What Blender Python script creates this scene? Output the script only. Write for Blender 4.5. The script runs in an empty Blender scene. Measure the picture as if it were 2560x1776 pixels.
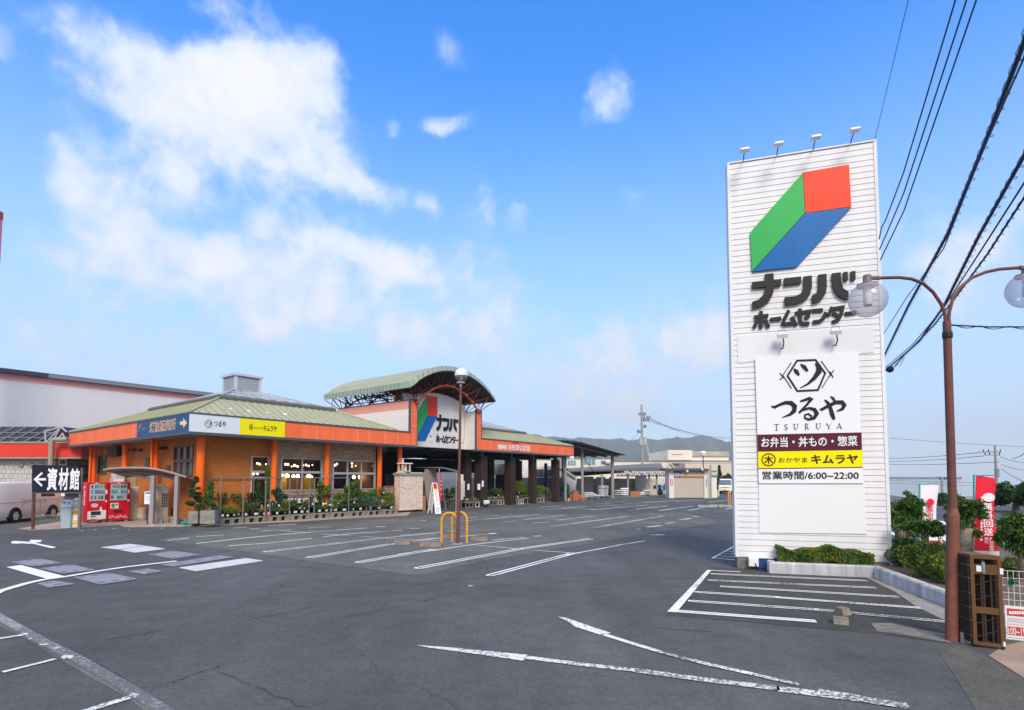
import bpy, math, random
from mathutils import Vector, Matrix
R=random.Random(7)
D=bpy.data; SC=bpy.context.scene; COL=SC.collection
rad=math.radians
SUN_E,SUN_ANG=2.9,24
SKY_S,SKY_SAT,SKY_VAL,SKY_HUE=.14,1.42,1.85,.505
SKY_TINT=(.78,1.0,1.22)
VEIL_TOP,VEIL,VEIL_C=.72,.88,(.60,.74,.90)
CL_A,CL_B=(.56,.68,.86),(.84,.83,.83)
EXPO=0.38
HAZE=0.00028
# ---------------------------------------------------------------- camera model (2560 x 1776 photograph)
H=2.0; F=1360.0; HV=1195.0; TH=rad(3.1)
CY=HV-F*math.tan(TH); CAM=Vector((0,0,H))
def ray(u,v):
    dx=(u-1280)/F; dz=-(v-CY)/F
    return Vector((dx, math.cos(TH)-dz*math.sin(TH), math.sin(TH)+dz*math.cos(TH)))
def G(u,v,z=0.0):                       # where a sight line meets the level z
    r=ray(u,v); return CAM+r*((z-H)/r.z)
def AT(u,v,y):                          # ... meets the distance y
    r=ray(u,v); return CAM+r*(y/r.y)
def PL(u,v,p,n):                        # ... meets a plane
    r=ray(u,v); return CAM+r*((p-CAM).dot(n)/r.dot(n))
def crop(u0,v0,s): return lambda x,y:(u0+x/s, v0+y/s)
c0=crop(0,0,2301/2560); c1=crop(0,880,3.069); c2=crop(400,880,3.47); c3=crop(760,880,3.47); c4=crop(1200,960,3.486)
c5=crop(1800,300,2.85); c6=crop(1800,800,2.417); c7=crop(2160,1100,2.36); c8=crop(2060,560,3.192)
d1=crop(0,1290,2.876); d2=crop(400,1230,3.287); d3=crop(1000,1230,2.6756); d4=crop(1000,1400,1.6436)
d7=crop(540,1130,4.602); d8=crop(1140,1100,6.392)
e1=crop(0,1130,7.6); e2=crop(160,1150,6.392); e3=crop(980,1130,8.85); e4=crop(1380,1120,4.794); e5=crop(780,900,4.794); e6=crop(2080,1150,4.794)

# ---------------------------------------------------------------- mesh builder
class B:
    def __init__(s): s.v=[]; s.f=[]; s.m=[]; s.c=0
    def mat(s,i): s.c=i; return s
    def add(s,vs,fs):
        o=len(s.v); s.v+= [tuple(p) for p in vs]
        for f in fs: s.f.append(tuple(i+o for i in f)); s.m.append(s.c)
        return s
    def poly(s,pts): return s.add(pts,[tuple(range(len(pts)))])
    def box(s,x0,y0,z0,x1,y1,z1):
        return s.add([(x0,y0,z0),(x1,y0,z0),(x1,y1,z0),(x0,y1,z0),(x0,y0,z1),(x1,y0,z1),(x1,y1,z1),(x0,y1,z1)],
            [(0,3,2,1),(4,5,6,7),(0,1,5,4),(1,2,6,5),(2,3,7,6),(3,0,4,7)])
    def bbox(s,x0,y0,z0,x1,y1,z1,b=.03):     # box with chamfered edges (top view and top)
        def ring(i,z): return [(x0+i,y0,z),(x1-i,y0,z),(x1,y0+i,z),(x1,y1-i,z),(x1-i,y1,z),(x0+i,y1,z),(x0,y1-i,z),(x0,y0+i,z)]
        r0=ring(b,z0); r1=ring(b,z1-b)
        r2=[(min(max(p[0],x0+b),x1-b),min(max(p[1],y0+b),y1-b),z1) for p in ring(b,z1)]
        vs=r0+r1+r2; fs=[tuple(range(7,-1,-1)),tuple(range(16,24))]
        for a in (0,8):
            for i in range(8): j=(i+1)%8; fs.append((a+i,a+j,a+8+j,a+8+i))
        return s.add(vs,fs)
    def tbox(s,m,x0,y0,z0,x1,y1,z1):
        o=len(s.v); s.box(x0,y0,z0,x1,y1,z1)
        for i in range(o,len(s.v)): s.v[i]=tuple(m@Vector(s.v[i]))
        return s
    def prism(s,pts,d):                      # planar polygon pushed along d
        n=len(pts); d=Vector(d); a=[Vector(p) for p in pts]; b=[p+d for p in a]
        s.add(a+b,[tuple(range(n)),tuple(range(2*n-1,n-1,-1))]+[(i,i+n,(i+1)%n+n,(i+1)%n) for i in range(n)]); return s
    def tube(s,pts,r,n=8,cap=True):
        pts=[Vector(p) for p in pts]; k=len(pts); rs=r if isinstance(r,(list,tuple)) else [r]*k
        vs=[]; up=None
        for i,p in enumerate(pts):
            t=(pts[min(i+1,k-1)]-pts[max(i-1,0)]).normalized()
            if up is None:
                up=t.orthogonal().normalized()
            else:
                up=(up-t*up.dot(t)); up=up.normalized() if up.length>1e-6 else t.orthogonal().normalized()
            w=t.cross(up)
            vs+=[p+(up*math.cos(2*math.pi*j/n)+w*math.sin(2*math.pi*j/n))*rs[i] for j in range(n)]
        fs=[(i*n+j,i*n+(j+1)%n,(i+1)*n+(j+1)%n,(i+1)*n+j) for i in range(k-1) for j in range(n)]
        if cap: fs+=[tuple(range(n-1,-1,-1)),tuple(range((k-1)*n,k*n))]
        return s.add(vs,fs)
    def lathe(s,prof,c=(0,0,0),n=20,cap=False):
        vs=[(c[0]+r*math.cos(2*math.pi*j/n),c[1]+r*math.sin(2*math.pi*j/n),c[2]+z) for r,z in prof for j in range(n)]
        k=len(prof); fs=[(i*n+j,i*n+(j+1)%n,(i+1)*n+(j+1)%n,(i+1)*n+j) for i in range(k-1) for j in range(n)]
        if cap: fs+=[tuple(range(n-1,-1,-1)),tuple(range((k-1)*n,k*n))]
        return s.add(vs,fs)
    def ball(s,c,r,n=16,sz=1.0):
        k=n//2+1
        return s.lathe([(max(r*math.sin(math.pi*i/(k-1)),1e-4),-r*sz*math.cos(math.pi*i/(k-1))) for i in range(k)],c,n)
    def leaf(s,p,size,asp=.5,up=.25,rr=R):
        d=Vector((rr.gauss(0,1),rr.gauss(0,1),rr.gauss(up,.8))).normalized()
        w=d.cross(Vector((rr.gauss(0,1),rr.gauss(0,1),rr.gauss(0,1)))).normalized()*size*asp*.5
        d=d*size*.5; p=Vector(p); n=d.cross(w).normalized()*size*.12
        return s.add([p-d,p+w+n,p+d,p-w+n],[(0,1,2,3)])
    def build(s,name,mats,parent=None,smooth=False,loc=None,rz=0):
        me=D.meshes.new(name); me.from_pydata(s.v,[],s.f)
        if not isinstance(mats,(list,tuple)): mats=[mats]
        for m in mats: me.materials.append(m)
        if any(s.m): me.polygons.foreach_set('material_index',s.m)
        if smooth: me.polygons.foreach_set('use_smooth',[True]*len(s.f))
        me.update(); o=D.objects.new(name,me); COL.objects.link(o)
        if parent: o.parent=parent
        if loc is not None: o.location=loc; o.rotation_euler=(0,0,rz)
        if smooth and smooth!='all':
            try: me.set_sharp_from_angle(angle=rad(40))
            except Exception: pass
        return o
    def build_each(s,name,mats,parent=None,smooth=False):
        par=list(range(len(s.v)))
        def fd(a):
            while par[a]!=a: par[a]=par[par[a]]; a=par[a]
            return a
        for f in s.f:
            for i in f[1:]: par[fd(i)]=fd(f[0])
        gr={}
        for k,f in enumerate(s.f): gr.setdefault(fd(f[0]),[]).append(k)
        for ks in gr.values():
            b=B(); mp={}
            for k in ks:
                ff=[]
                for i in s.f[k]:
                    if i not in mp: mp[i]=len(b.v); b.v.append(s.v[i])
                    ff.append(mp[i])
                b.f.append(tuple(ff)); b.m.append(s.m[k])
            b.build(name,mats,parent,smooth)
def tag(o,label,cat,group=None,kind=None):
    o['label']=label; o['category']=cat
    if group: o['group']=group
    if kind: o['kind']=kind
    return o
def struct(o,label=None,cat=None,kind='structure'):
    o['kind']=kind
    if label: o['label']=label
    if cat: o['category']=cat
    return o
def thing(name,label,cat,loc=(0,0,0),rz=0,group=None):
    o=D.objects.new(name,None); COL.objects.link(o); o.location=loc; o.rotation_euler=(0,0,rz); o.empty_display_size=.1
    return tag(o,label,cat,group)
def kids(o): return [c for c in D.objects if c.parent==o]
def dup(o,loc=None,rz=None,label=None,parent=None,sc=None):
    ch=kids(o); c=o.copy(); COL.objects.link(c)
    if parent: c.parent=parent
    if loc is not None: c.location=loc
    if rz is not None: c.rotation_euler=(0,0,rz)
    if sc is not None: c.scale=(sc,sc,sc) if not isinstance(sc,tuple) else sc
    if label: c['label']=label
    for k in ch: dup(k,parent=c)
    return c

# ---------------------------------------------------------------- materials
def lin(r,g,b):
    f=lambda c:(c/255/12.92) if c/255<=.04045 else ((c/255+.055)/1.055)**2.4
    return (f(r),f(g),f(b),1)
def M(name,col,rough=.6,metal=0,var=0.0,vs=4.0,bump=0.0,bs=40.0,col2=None,spec=.22,streak=False,emit=None,es=1,coord='Object'):
    m=D.materials.new(name); m.use_nodes=True; nt=m.node_tree; N=nt.nodes; p=N['Principled BSDF']
    col=(*col[:3],1)
    p.inputs['Base Color'].default_value=col; p.inputs['Roughness'].default_value=rough; p.inputs['Metallic'].default_value=metal
    p.inputs['Specular IOR Level'].default_value=spec
    tc=N.new('ShaderNodeTexCoord')
    if var or col2:
        no=N.new('ShaderNodeTexNoise'); no.inputs['Scale'].default_value=vs; no.inputs['Detail'].default_value=6; no.inputs['Roughness'].default_value=.65
        if streak:
            mp=N.new('ShaderNodeMapping'); mp.inputs['Scale'].default_value=(1,1,.12); nt.links.new(tc.outputs[coord],mp.inputs[0]); nt.links.new(mp.outputs[0],no.inputs['Vector'])
        else: nt.links.new(tc.outputs[coord],no.inputs['Vector'])
        rp=N.new('ShaderNodeValToRGB'); rp.color_ramp.elements[0].position=.32; rp.color_ramp.elements[1].position=.68
        if col2: a,b=col,(*col2[:3],1)
        else: a=tuple(c*(1-var) for c in col[:3])+(1,); b=tuple(min(c*(1+var),1) for c in col[:3])+(1,)
        rp.color_ramp.elements[0].color=a; rp.color_ramp.elements[1].color=b
        nt.links.new(no.outputs['Fac'],rp.inputs[0]); nt.links.new(rp.outputs[0],p.inputs['Base Color'])
    if bump:
        nb=N.new('ShaderNodeTexNoise'); nb.inputs['Scale'].default_value=bs; nb.inputs['Detail'].default_value=4
        nt.links.new(tc.outputs[coord],nb.inputs['Vector'])
        bu=N.new('ShaderNodeBump'); bu.inputs['Strength'].default_value=bump; bu.inputs['Distance'].default_value=.02
        nt.links.new(nb.outputs['Fac'],bu.inputs['Height']); nt.links.new(bu.outputs[0],p.inputs['Normal'])
    if emit is not None:
        p.inputs['Emission Color'].default_value=(*emit[:3],1); p.inputs['Emission Strength'].default_value=es
    return m
def brick(name,c1,c2,mortar,w,h,ms=.02,axis='X',rough=.8,bias=0):
    m=D.materials.new(name); m.use_nodes=True; nt=m.node_tree; N=nt.nodes; p=N['Principled BSDF']; p.inputs['Roughness'].default_value=rough
    tc=N.new('ShaderNodeTexCoord'); sx=N.new('ShaderNodeSeparateXYZ'); cx=N.new('ShaderNodeCombineXYZ'); nt.links.new(tc.outputs['Object'],sx.inputs[0])
    if axis=='XY':
        ad=N.new('ShaderNodeMath'); ad.operation='ADD'; nt.links.new(sx.outputs[0],ad.inputs[0]); nt.links.new(sx.outputs[1],ad.inputs[1]); nt.links.new(ad.outputs[0],cx.inputs[0])
    else: nt.links.new(sx.outputs[axis],cx.inputs[0])
    nt.links.new(sx.outputs['Z'],cx.inputs[1])
    b=N.new('ShaderNodeTexBrick'); nt.links.new(cx.outputs[0],b.inputs['Vector'])
    b.inputs['Scale'].default_value=1; b.inputs['Brick Width'].default_value=w; b.inputs['Row Height'].default_value=h; b.inputs['Mortar Size'].default_value=ms; b.inputs['Bias'].default_value=bias
    for k,c in (('Color1',c1),('Color2',c2),('Mortar',mortar)): b.inputs[k].default_value=(*c[:3],1)
    no=N.new('ShaderNodeTexNoise'); no.inputs['Scale'].default_value=3; nt.links.new(tc.outputs['Object'],no.inputs['Vector'])
    mx=N.new('ShaderNodeMix'); mx.data_type='RGBA'; mx.blend_type='MULTIPLY'; mx.inputs['Factor'].default_value=.35
    nt.links.new(b.outputs['Color'],mx.inputs['A']); nt.links.new(no.outputs['Fac'],mx.inputs['B']); nt.links.new(mx.outputs['Result'],p.inputs['Base Color'])
    bu=N.new('ShaderNodeBump'); bu.inputs['Strength'].default_value=.4; bu.inputs['Distance'].default_value=.01; bu.invert=True
    nt.links.new(b.outputs['Fac'],bu.inputs['Height']); nt.links.new(bu.outputs[0],p.inputs['Normal'])
    return m
def glass(name,tint=(.9,.95,1),gloss=.12,rough=.02):
    m=D.materials.new(name); m.use_nodes=True; nt=m.node_tree; N=nt.nodes; N.remove(N['Principled BSDF'])
    t=N.new('ShaderNodeBsdfTransparent'); t.inputs[0].default_value=(*tint,1); g=N.new('ShaderNodeBsdfGlossy'); g.inputs['Roughness'].default_value=rough
    mx=N.new('ShaderNodeMixShader'); fr=N.new('ShaderNodeFresnel'); fr.inputs[0].default_value=1.35
    ad=N.new('ShaderNodeMath'); ad.inputs[1].default_value=gloss; nt.links.new(fr.outputs[0],ad.inputs[0]); nt.links.new(ad.outputs[0],mx.inputs[0])
    nt.links.new(t.outputs[0],mx.inputs[1]); nt.links.new(g.outputs[0],mx.inputs[2]); nt.links.new(mx.outputs[0],N['Material Output'].inputs[0]); return m

def globeglass(name):
    m=D.materials.new(name); m.use_nodes=True; nt=m.node_tree; N=nt.nodes; L=nt.links; N.remove(N['Principled BSDF'])
    t=N.new('ShaderNodeBsdfTransparent'); t.inputs[0].default_value=(.95,.95,.97,1); d=N.new('ShaderNodeBsdfDiffuse'); d.inputs[0].default_value=(.50,.49,.53,1); g=N.new('ShaderNodeBsdfGlossy'); g.inputs['Roughness'].default_value=.05
    lw=N.new('ShaderNodeLayerWeight'); lw.inputs[0].default_value=.25; r=N.new('ShaderNodeMapRange'); r.inputs[3].default_value=.24; r.inputs[4].default_value=.72; L.new(lw.outputs['Facing'],r.inputs[0])
    a=N.new('ShaderNodeMixShader'); L.new(r.outputs[0],a.inputs[0]); L.new(t.outputs[0],a.inputs[1]); L.new(d.outputs[0],a.inputs[2])
    c=N.new('ShaderNodeMixShader'); c.inputs[0].default_value=.04; L.new(a.outputs[0],c.inputs[1]); L.new(g.outputs[0],c.inputs[2]); L.new(c.outputs[0],N['Material Output'].inputs[0]); return m
def asphalt(name,base,blue=1.0):
    m=D.materials.new(name); m.use_nodes=True; nt=m.node_tree; N=nt.nodes; L=nt.links; p=N['Principled BSDF']; p.inputs['Roughness'].default_value=.9; p.inputs['Specular IOR Level'].default_value=.12
    tc=N.new('ShaderNodeTexCoord')
    def noise(sc,det=5,ro=.6):
        n=N.new('ShaderNodeTexNoise'); n.inputs['Scale'].default_value=sc; n.inputs['Detail'].default_value=det; n.inputs['Roughness'].default_value=ro; L.new(tc.outputs['Object'],n.inputs['Vector']); return n
    def ramp(src,p0,v0,p1,v1):
        r=N.new('ShaderNodeMapRange'); r.inputs[1].default_value=p0; r.inputs[2].default_value=p1; r.inputs[3].default_value=v0; r.inputs[4].default_value=v1; L.new(src,r.inputs[0]); return r.outputs[0]
    def mul(a,b):
        k=N.new('ShaderNodeMath'); k.operation='MULTIPLY'; L.new(a,k.inputs[0]); L.new(b,k.inputs[1]); return k.outputs[0]
    big=ramp(noise(.22,6,.65).outputs['Fac'],.34,.76,.66,1.16)
    mid=ramp(noise(1.9,8,.78).outputs['Fac'],.3,.80,.7,1.18); grit=ramp(noise(17,4,.8).outputs['Fac'],.28,.76,.72,1.24)
    fine=ramp(noise(60,3,.8).outputs['Fac'],.25,.55,.75,1.45)
    sp=N.new('ShaderNodeTexVoronoi'); sp.inputs['Scale'].default_value=90; L.new(tc.outputs['Object'],sp.inputs['Vector'])
    spk=ramp(sp.outputs['Distance'],.05,1.5,.22,1.0)
    # tyre-worn streaks along the lanes
    mp=N.new('ShaderNodeMapping'); mp.inputs['Rotation'].default_value=(0,0,rad(-37)); mp.inputs['Scale'].default_value=(1.4,.10,1); L.new(tc.outputs['Object'],mp.inputs[0])
    st=N.new('ShaderNodeTexNoise'); st.inputs['Scale'].default_value=.9; st.inputs['Detail'].default_value=5; L.new(mp.outputs[0],st.inputs['Vector'])
    strk=ramp(st.outputs['Fac'],.3,.9,.7,1.1)
    # cracks: thin lines at warped cell borders
    wp=N.new('ShaderNodeMixRGB'); wp.blend_type='ADD'; wp.inputs[0].default_value=1.6
    L.new(tc.outputs['Object'],wp.inputs[1]); L.new(noise(.5,4).outputs['Color'],wp.inputs[2])
    cr=N.new('ShaderNodeTexVoronoi'); cr.feature='DISTANCE_TO_EDGE'; cr.inputs['Scale'].default_value=.17; L.new(wp.outputs[0],cr.inputs['Vector'])
    crk=ramp(cr.outputs['Distance'],.0,.74,.003,1.0)
    v=mul(mul(mul(mul(big,mid),grit),mul(fine,spk)),mul(strk,crk))
    mx=N.new('ShaderNodeMix'); mx.data_type='RGBA'; mx.blend_type='MULTIPLY'; mx.inputs['Factor'].default_value=1
    mx.inputs['A'].default_value=(base*(1-.02*blue),base,base*(1.0+.10*blue),1)
    cb=N.new('ShaderNodeCombineColor')
    for i in range(3): L.new(v,cb.inputs[i])
    L.new(cb.outputs[0],mx.inputs['B']); L.new(mx.outputs['Result'],p.inputs['Base Color'])
    bu=N.new('ShaderNodeBump'); bu.inputs['Strength'].default_value=.35; bu.inputs['Distance'].default_value=.01
    L.new(noise(70,3).outputs['Fac'],bu.inputs['Height']); L.new(bu.outputs[0],p.inputs['Normal'])
    return m
def paint(name,col,under,wear=.5,sc=26):
    m=D.materials.new(name); m.use_nodes=True; nt=m.node_tree; N=nt.nodes; L=nt.links; p=N['Principled BSDF']; p.inputs['Roughness'].default_value=.8
    tc=N.new('ShaderNodeTexCoord'); n=N.new('ShaderNodeTexNoise'); n.inputs['Scale'].default_value=sc; n.inputs['Detail'].default_value=8; n.inputs['Roughness'].default_value=.75; L.new(tc.outputs['Object'],n.inputs['Vector'])
    n2=N.new('ShaderNodeTexNoise'); n2.inputs['Scale'].default_value=.8; n2.inputs['Detail'].default_value=3; L.new(tc.outputs['Object'],n2.inputs['Vector'])
    a=N.new('ShaderNodeMath'); a.operation='MULTIPLY_ADD'; a.inputs[1].default_value=.55; L.new(n2.outputs['Fac'],a.inputs[0]); L.new(n.outputs['Fac'],a.inputs[2])
    r=N.new('ShaderNodeMapRange'); c=.55+.3*wear; r.inputs[1].default_value=c-.05; r.inputs[2].default_value=c+.07; L.new(a.outputs[0],r.inputs[0])
    mx=N.new('ShaderNodeMix'); mx.data_type='RGBA'; L.new(r.outputs[0],mx.inputs['Factor']); mx.inputs['A'].default_value=(*under,1); mx.inputs['B'].default_value=(*col,1)
    L.new(mx.outputs['Result'],p.inputs['Base Color']); return m

ASPH=asphalt('asphalt',.109,.1); ASPH2=asphalt('asphalt_tan',.146,-.9); ASPH3=asphalt('asphalt_dark',.08,-.5); ASPH4=asphalt('road_asphalt',.10,1.0)
PAINT=paint('line_paint',(.82,.81,.77),(.12,.12,.12),.42); PAINT2=paint('worn_paint',(.78,.77,.73),(.12,.12,.12),.58); PAINT3=paint('faint_paint',(.78,.77,.73),(.12,.12,.12),.80); PAINT4=paint('ghost_paint',(.40,.39,.38),(.13,.13,.13),.95)
PAINT0=paint('fresh_paint',(.82,.80,.76),(.35,.35,.34),.2)
WHITE=M('white_siding',(.76,.75,.76),.55,var=.06,vs=2.2,streak=True)
PANEL=M('white_panel',(.82,.82,.84),.4); PANELB=M('blank_panel',(.80,.80,.80),.45); GROOVE=M('groove_grey',(.60,.58,.60),.8)
RED=M('logo_red',(.86,.045,.008),.35,var=.05,vs=2,streak=True); GREEN=M('logo_green',(.03,.42,.09),.35,var=.06,vs=2,streak=True); BLUE=M('logo_blue',(.003,.13,.40),.35,var=.06,vs=2,streak=True)
BLACK=M('lettering_black',(.02,.018,.018),.45); INK=M('ink_dark',(.016,.014,.018),.5); PURPLE=M('sign_maroon',(.09,.012,.028),.45); YELLOW=M('sign_yellow',(.88,.77,.0),.4)
BROWN=M('pole_brown',(.155,.062,.052),.5,var=.12,vs=6,bump=.1); BROWNL=M('pole_rust',(.205,.075,.05),.6,var=.25,vs=8)
CAPG=M('lamp_cap',(.19,.16,.15),.5); GLOBE=globeglass('lamp_glass'); BULB=M('bulb_white',(.75,.75,.72),.4)
GLOBEF=M('lamp_glass_frosted',(.75,.75,.78),.3)
YEL=M('yellow_steel',(.80,.36,.012),.4,var=.06,vs=8); CONC=M('concrete',(.30,.285,.26),.9,var=.25,vs=5,bump=.3,bs=30); CONCD=M('concrete_dark',(.19,.175,.15),.95,var=.35,vs=6,bump=.4)
KERBW=M('painted_kerb',(.66,.66,.68),.8,col2=(.30,.30,.32),vs=5,streak=True,bump=.2,bs=20)
SOIL=M('soil',(.16,.12,.09),.95,var=.4,vs=9,bump=.6,bs=25)
LF=[M('leaf_%s'%k,c,.55,var=.25,vs=3) for k,c in (('dark',(.017,.055,.013)),('mid',(.045,.115,.020)),('light',(.11,.19,.026)),('yellow',(.21,.23,.02)),('russet',(.13,.055,.018)),('blue',(.065,.125,.075)))]
BARK=M('bark',(.21,.175,.13),.9,var=.4,vs=9,bump=.8,bs=20)
WIRE=M('cable',(.018,.022,.075),.5); STEEL=M('steel',(.42,.42,.43),.35,metal=.6); DARK=M('dark_metal',(.03,.03,.035),.5); GREY=M('grey_metal',(.30,.30,.31),.5)
ORANGE=M('fascia_orange',(.90,.17,.06),.45,var=.09,vs=1.6,streak=True); ORPIPE=M('column_orange',(.88,.14,.01),.38,var=.06,vs=1.2); ORBRICK=brick('orange_brick',(.68,.21,.03),(.58,.17,.024),(.40,.12,.02),.5,.075,.008,'XY')
TANBRICK=brick('stone_brick',(.86,.54,.34),(.56,.34,.20),(.16,.11,.08),.34,.06,.012,'X')
DKBRICK=brick('dark_brick',(.045,.022,.014),(.06,.03,.018),(.008,.005,.004),.24,.085,.014,'XY')
SOFFIT=M('soffit',(.42,.40,.38),.7); TRIM=M('trim_slate',(.075,.095,.115),.5); CREAM=M('cream_wall',(.74,.69,.66),.6,var=.03,vs=1)
ORLIT=M('pink_band',(.82,.36,.26),.5); CEIL=M('dark_ceiling',(.035,.035,.035),.8)  # pink band: the orange with the light on it put into the colour
ROOFG=M('green_roof',(.40,.40,.265),.45,var=.08,vs=.8); ROOFD=M('green_roof_shade',(.30,.32,.20),.5,var=.08,vs=.8)
SKYL=M('skylight_glass',(.36,.43,.48),.12,metal=.35,var=.12,vs=.6); ALU=M('aluminium',(.62,.63,.64),.35,metal=.4)
TEXTB=INK

# ---------------------------------------------------------------- lettering
def text_obj(name,body,mat,parent,x0,z0,x1,z1,y,th=.006,bold=0.0,axis='X',flip=False):
    cu=D.curves.new('t','FONT'); cu.body=body; cu.resolution_u=3; cu.align_x='LEFT'
    o=D.objects.new('t',cu); COL.objects.link(o); bpy.context.view_layer.update()
    me=D.meshes.new_from_object(o.evaluated_get(bpy.context.evaluated_depsgraph_get())); D.objects.remove(o); D.curves.remove(cu)
    xs=[v.co.x for v in me.vertices]; ys=[v.co.y for v in me.vertices]
    a,b,c,d=min(xs),max(xs),min(ys),max(ys); b_=B()
    vs=[]
    for v in me.vertices:
        p=x0+(v.co.x-a)/(b-a)*(x1-x0); q=z0+(v.co.y-c)/(d-c)*(z1-z0)
        vs.append((p,y,q) if axis=='X' else (y,p,q))
    fs=[tuple(p.vertices) for p in me.polygons]; D.meshes.remove(me)
    sx_,sz_=(x1-x0)/(b-a)*bold,(z1-z0)/(d-c)*bold      # heavier letters: shifted copies, each a hair further back
    for i,(p,q) in enumerate([(0,0)]+([(.7,.7),(-.7,.7),(.7,-.7),(-.7,-.7)] if bold else [])):
        b_.add([(v[0]+p*sx_,v[1]+.0005*i,v[2]+q*sz_) if axis=='X' else (v[0]-.0005*i,v[1]+p*sx_,v[2]+q*sz_) for v in vs],fs)
    return b_.build(name,mat,parent)
def strokes(b,lines,w,f,th,closed=False):
    """thick polylines; f maps (x,y) drawing coords to a Vector on the board, w width in drawing units (or per-point)"""
    for ln in lines:
        k=len(ln)
        L_=[];Rr=[]
        for i,p in enumerate(ln):
            a=ln[max(i-1,0)]; c=ln[min(i+1,k-1)]
            tx,ty=c[0]-a[0],c[1]-a[1]; l=math.hypot(tx,ty) or 1
            ww=(p[2] if len(p)>2 else w)/2
            # mitre
            if 0<i<k-1:
                t1=((p[0]-a[0]),(p[1]-a[1])); t2=((c[0]-p[0]),(c[1]-p[1]))
                l1=math.hypot(*t1) or 1; l2=math.hypot(*t2) or 1
                cs=max(.45,math.sqrt(max(0,(1+(t1[0]*t2[0]+t1[1]*t2[1])/(l1*l2))/2))); ww/=cs
                tx,ty=t1[0]/l1+t2[0]/l2,t1[1]/l1+t2[1]/l2; l=math.hypot(tx,ty) or 1
            nx,ny=-ty/l*ww,tx/l*ww
            L_.append((p[0]+nx,p[1]+ny)); Rr.append((p[0]-nx,p[1]-ny))
        for i in range(k-1):
            q=[L_[i],L_[i+1],Rr[i+1],Rr[i]]
            b.prism([f(*z) for z in q],th)
    return b
# ---------------------------------------------------------------- camera, sun, sky
cd=D.cameras.new('camera'); cam=D.objects.new('camera',cd); COL.objects.link(cam); SC.camera=cam
cam.location=CAM; cam.rotation_euler=(rad(90)+TH,0,0); cd.sensor_width=36; cd.lens=36*F/2560
cd.shift_y=(CY-888)/2560; cd.clip_end=20000; cd.clip_start=.05
SUN_EL,SUN_AZ=rad(40),rad(174)          # behind the camera
sd=D.lights.new('sun','SUN'); sun=D.objects.new('sun',sd); COL.objects.link(sun); sd.energy=SUN_E; sd.angle=rad(SUN_ANG); sd.color=(1,.90,.78)
dv=Vector((math.sin(SUN_AZ)*math.cos(SUN_EL),math.cos(SUN_AZ)*math.cos(SUN_EL),math.sin(SUN_EL)))
sun.rotation_euler=dv.to_track_quat('Z','Y').to_euler()
W=D.worlds.new('World'); SC.world=W; W.use_nodes=True; nt=W.node_tree; N=nt.nodes; L=nt.links
bg=N['Background']; bg.inputs['Strength'].default_value=SKY_S
sk=N.new('ShaderNodeTexSky'); sk.sky_type='NISHITA'; sk.sun_disc=False; sk.sun_elevation=SUN_EL; sk.sun_rotation=SUN_AZ; sk.air_density=1.0; sk.dust_density=1.2; sk.ozone_density=2.2
hs=N.new('ShaderNodeHueSaturation'); hs.inputs['Saturation'].default_value=SKY_SAT; hs.inputs['Value'].default_value=SKY_VAL; hs.inputs['Hue'].default_value=SKY_HUE; mu=N.new('ShaderNodeMix'); mu.data_type='RGBA'; mu.blend_type='MULTIPLY'; mu.inputs['Factor'].default_value=1; mu.inputs['B'].default_value=(*SKY_TINT,1); L.new(sk.outputs[0],mu.inputs['A']); L.new(mu.outputs['Result'],hs.inputs['Color'])
tc=N.new('ShaderNodeTexCoord'); sx=N.new('ShaderNodeSeparateXYZ'); L.new(tc.outputs['Generated'],sx.inputs[0])
def mth(op,a,b=None,c=None):
    n=N.new('ShaderNodeMath'); n.operation=op
    for i,x in enumerate((a,b,c)):
        if x is None: continue
        if isinstance(x,(int,float)): n.inputs[i].default_value=x
        else: L.new(x,n.inputs[i])
    return n.outputs[0]
az=mth('ARCTAN2',sx.outputs[0],sx.outputs[1]); el=mth('ARCSINE',sx.outputs[2])
cxy=N.new('ShaderNodeCombineXYZ'); L.new(az,cxy.inputs[0]); L.new(el,cxy.inputs[1])
nz=N.new('ShaderNodeTexNoise'); nz.inputs['Scale'].default_value=5; nz.inputs['Detail'].default_value=5; L.new(tc.outputs['Generated'],nz.inputs['Vector'])
w1=N.new('ShaderNodeVectorMath'); w1.operation='SUBTRACT'; L.new(nz.outputs['Color'],w1.inputs[0]); w1.inputs[1].default_value=(.5,.5,.5)
w2=N.new('ShaderNodeVectorMath'); w2.operation='MULTIPLY_ADD'; L.new(w1.outputs[0],w2.inputs[0]); w2.inputs[1].default_value=(.22,.22,0); L.new(cxy.outputs[0],w2.inputs[2])
def blob(u,v,ru,rv,s,rot=0):
    def ae(u,v):
        d=ray(u*1.1126,v*1.1126).normalized(); return Vector((math.atan2(d.x,d.y),math.asin(d.z),0))
    c=ae(u,v); ra=abs(ae(u+ru,v).x-ae(u-ru,v).x)/2; re=abs(ae(u,v+rv).y-ae(u,v-rv).y)/2
    mp=N.new('ShaderNodeMapping'); mp.vector_type='TEXTURE'; mp.inputs['Location'].default_value=c; mp.inputs['Rotation'].default_value=(0,0,rad(rot)); mp.inputs['Scale'].default_value=(ra,re,1)
    L.new(w2.outputs[0],mp.inputs[0])
    ln=N.new('ShaderNodeVectorMath'); ln.operation='LENGTH'; L.new(mp.outputs[0],ln.inputs[0])
    r=N.new('ShaderNodeMapRange'); r.interpolation_type='SMOOTHSTEP'; r.inputs[1].default_value=1.25; r.inputs[2].default_value=.1; r.inputs[3].default_value=0; r.inputs[4].default_value=s; L.new(ln.outputs['Value'],r.inputs[0])
    return r.outputs[0]
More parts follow.
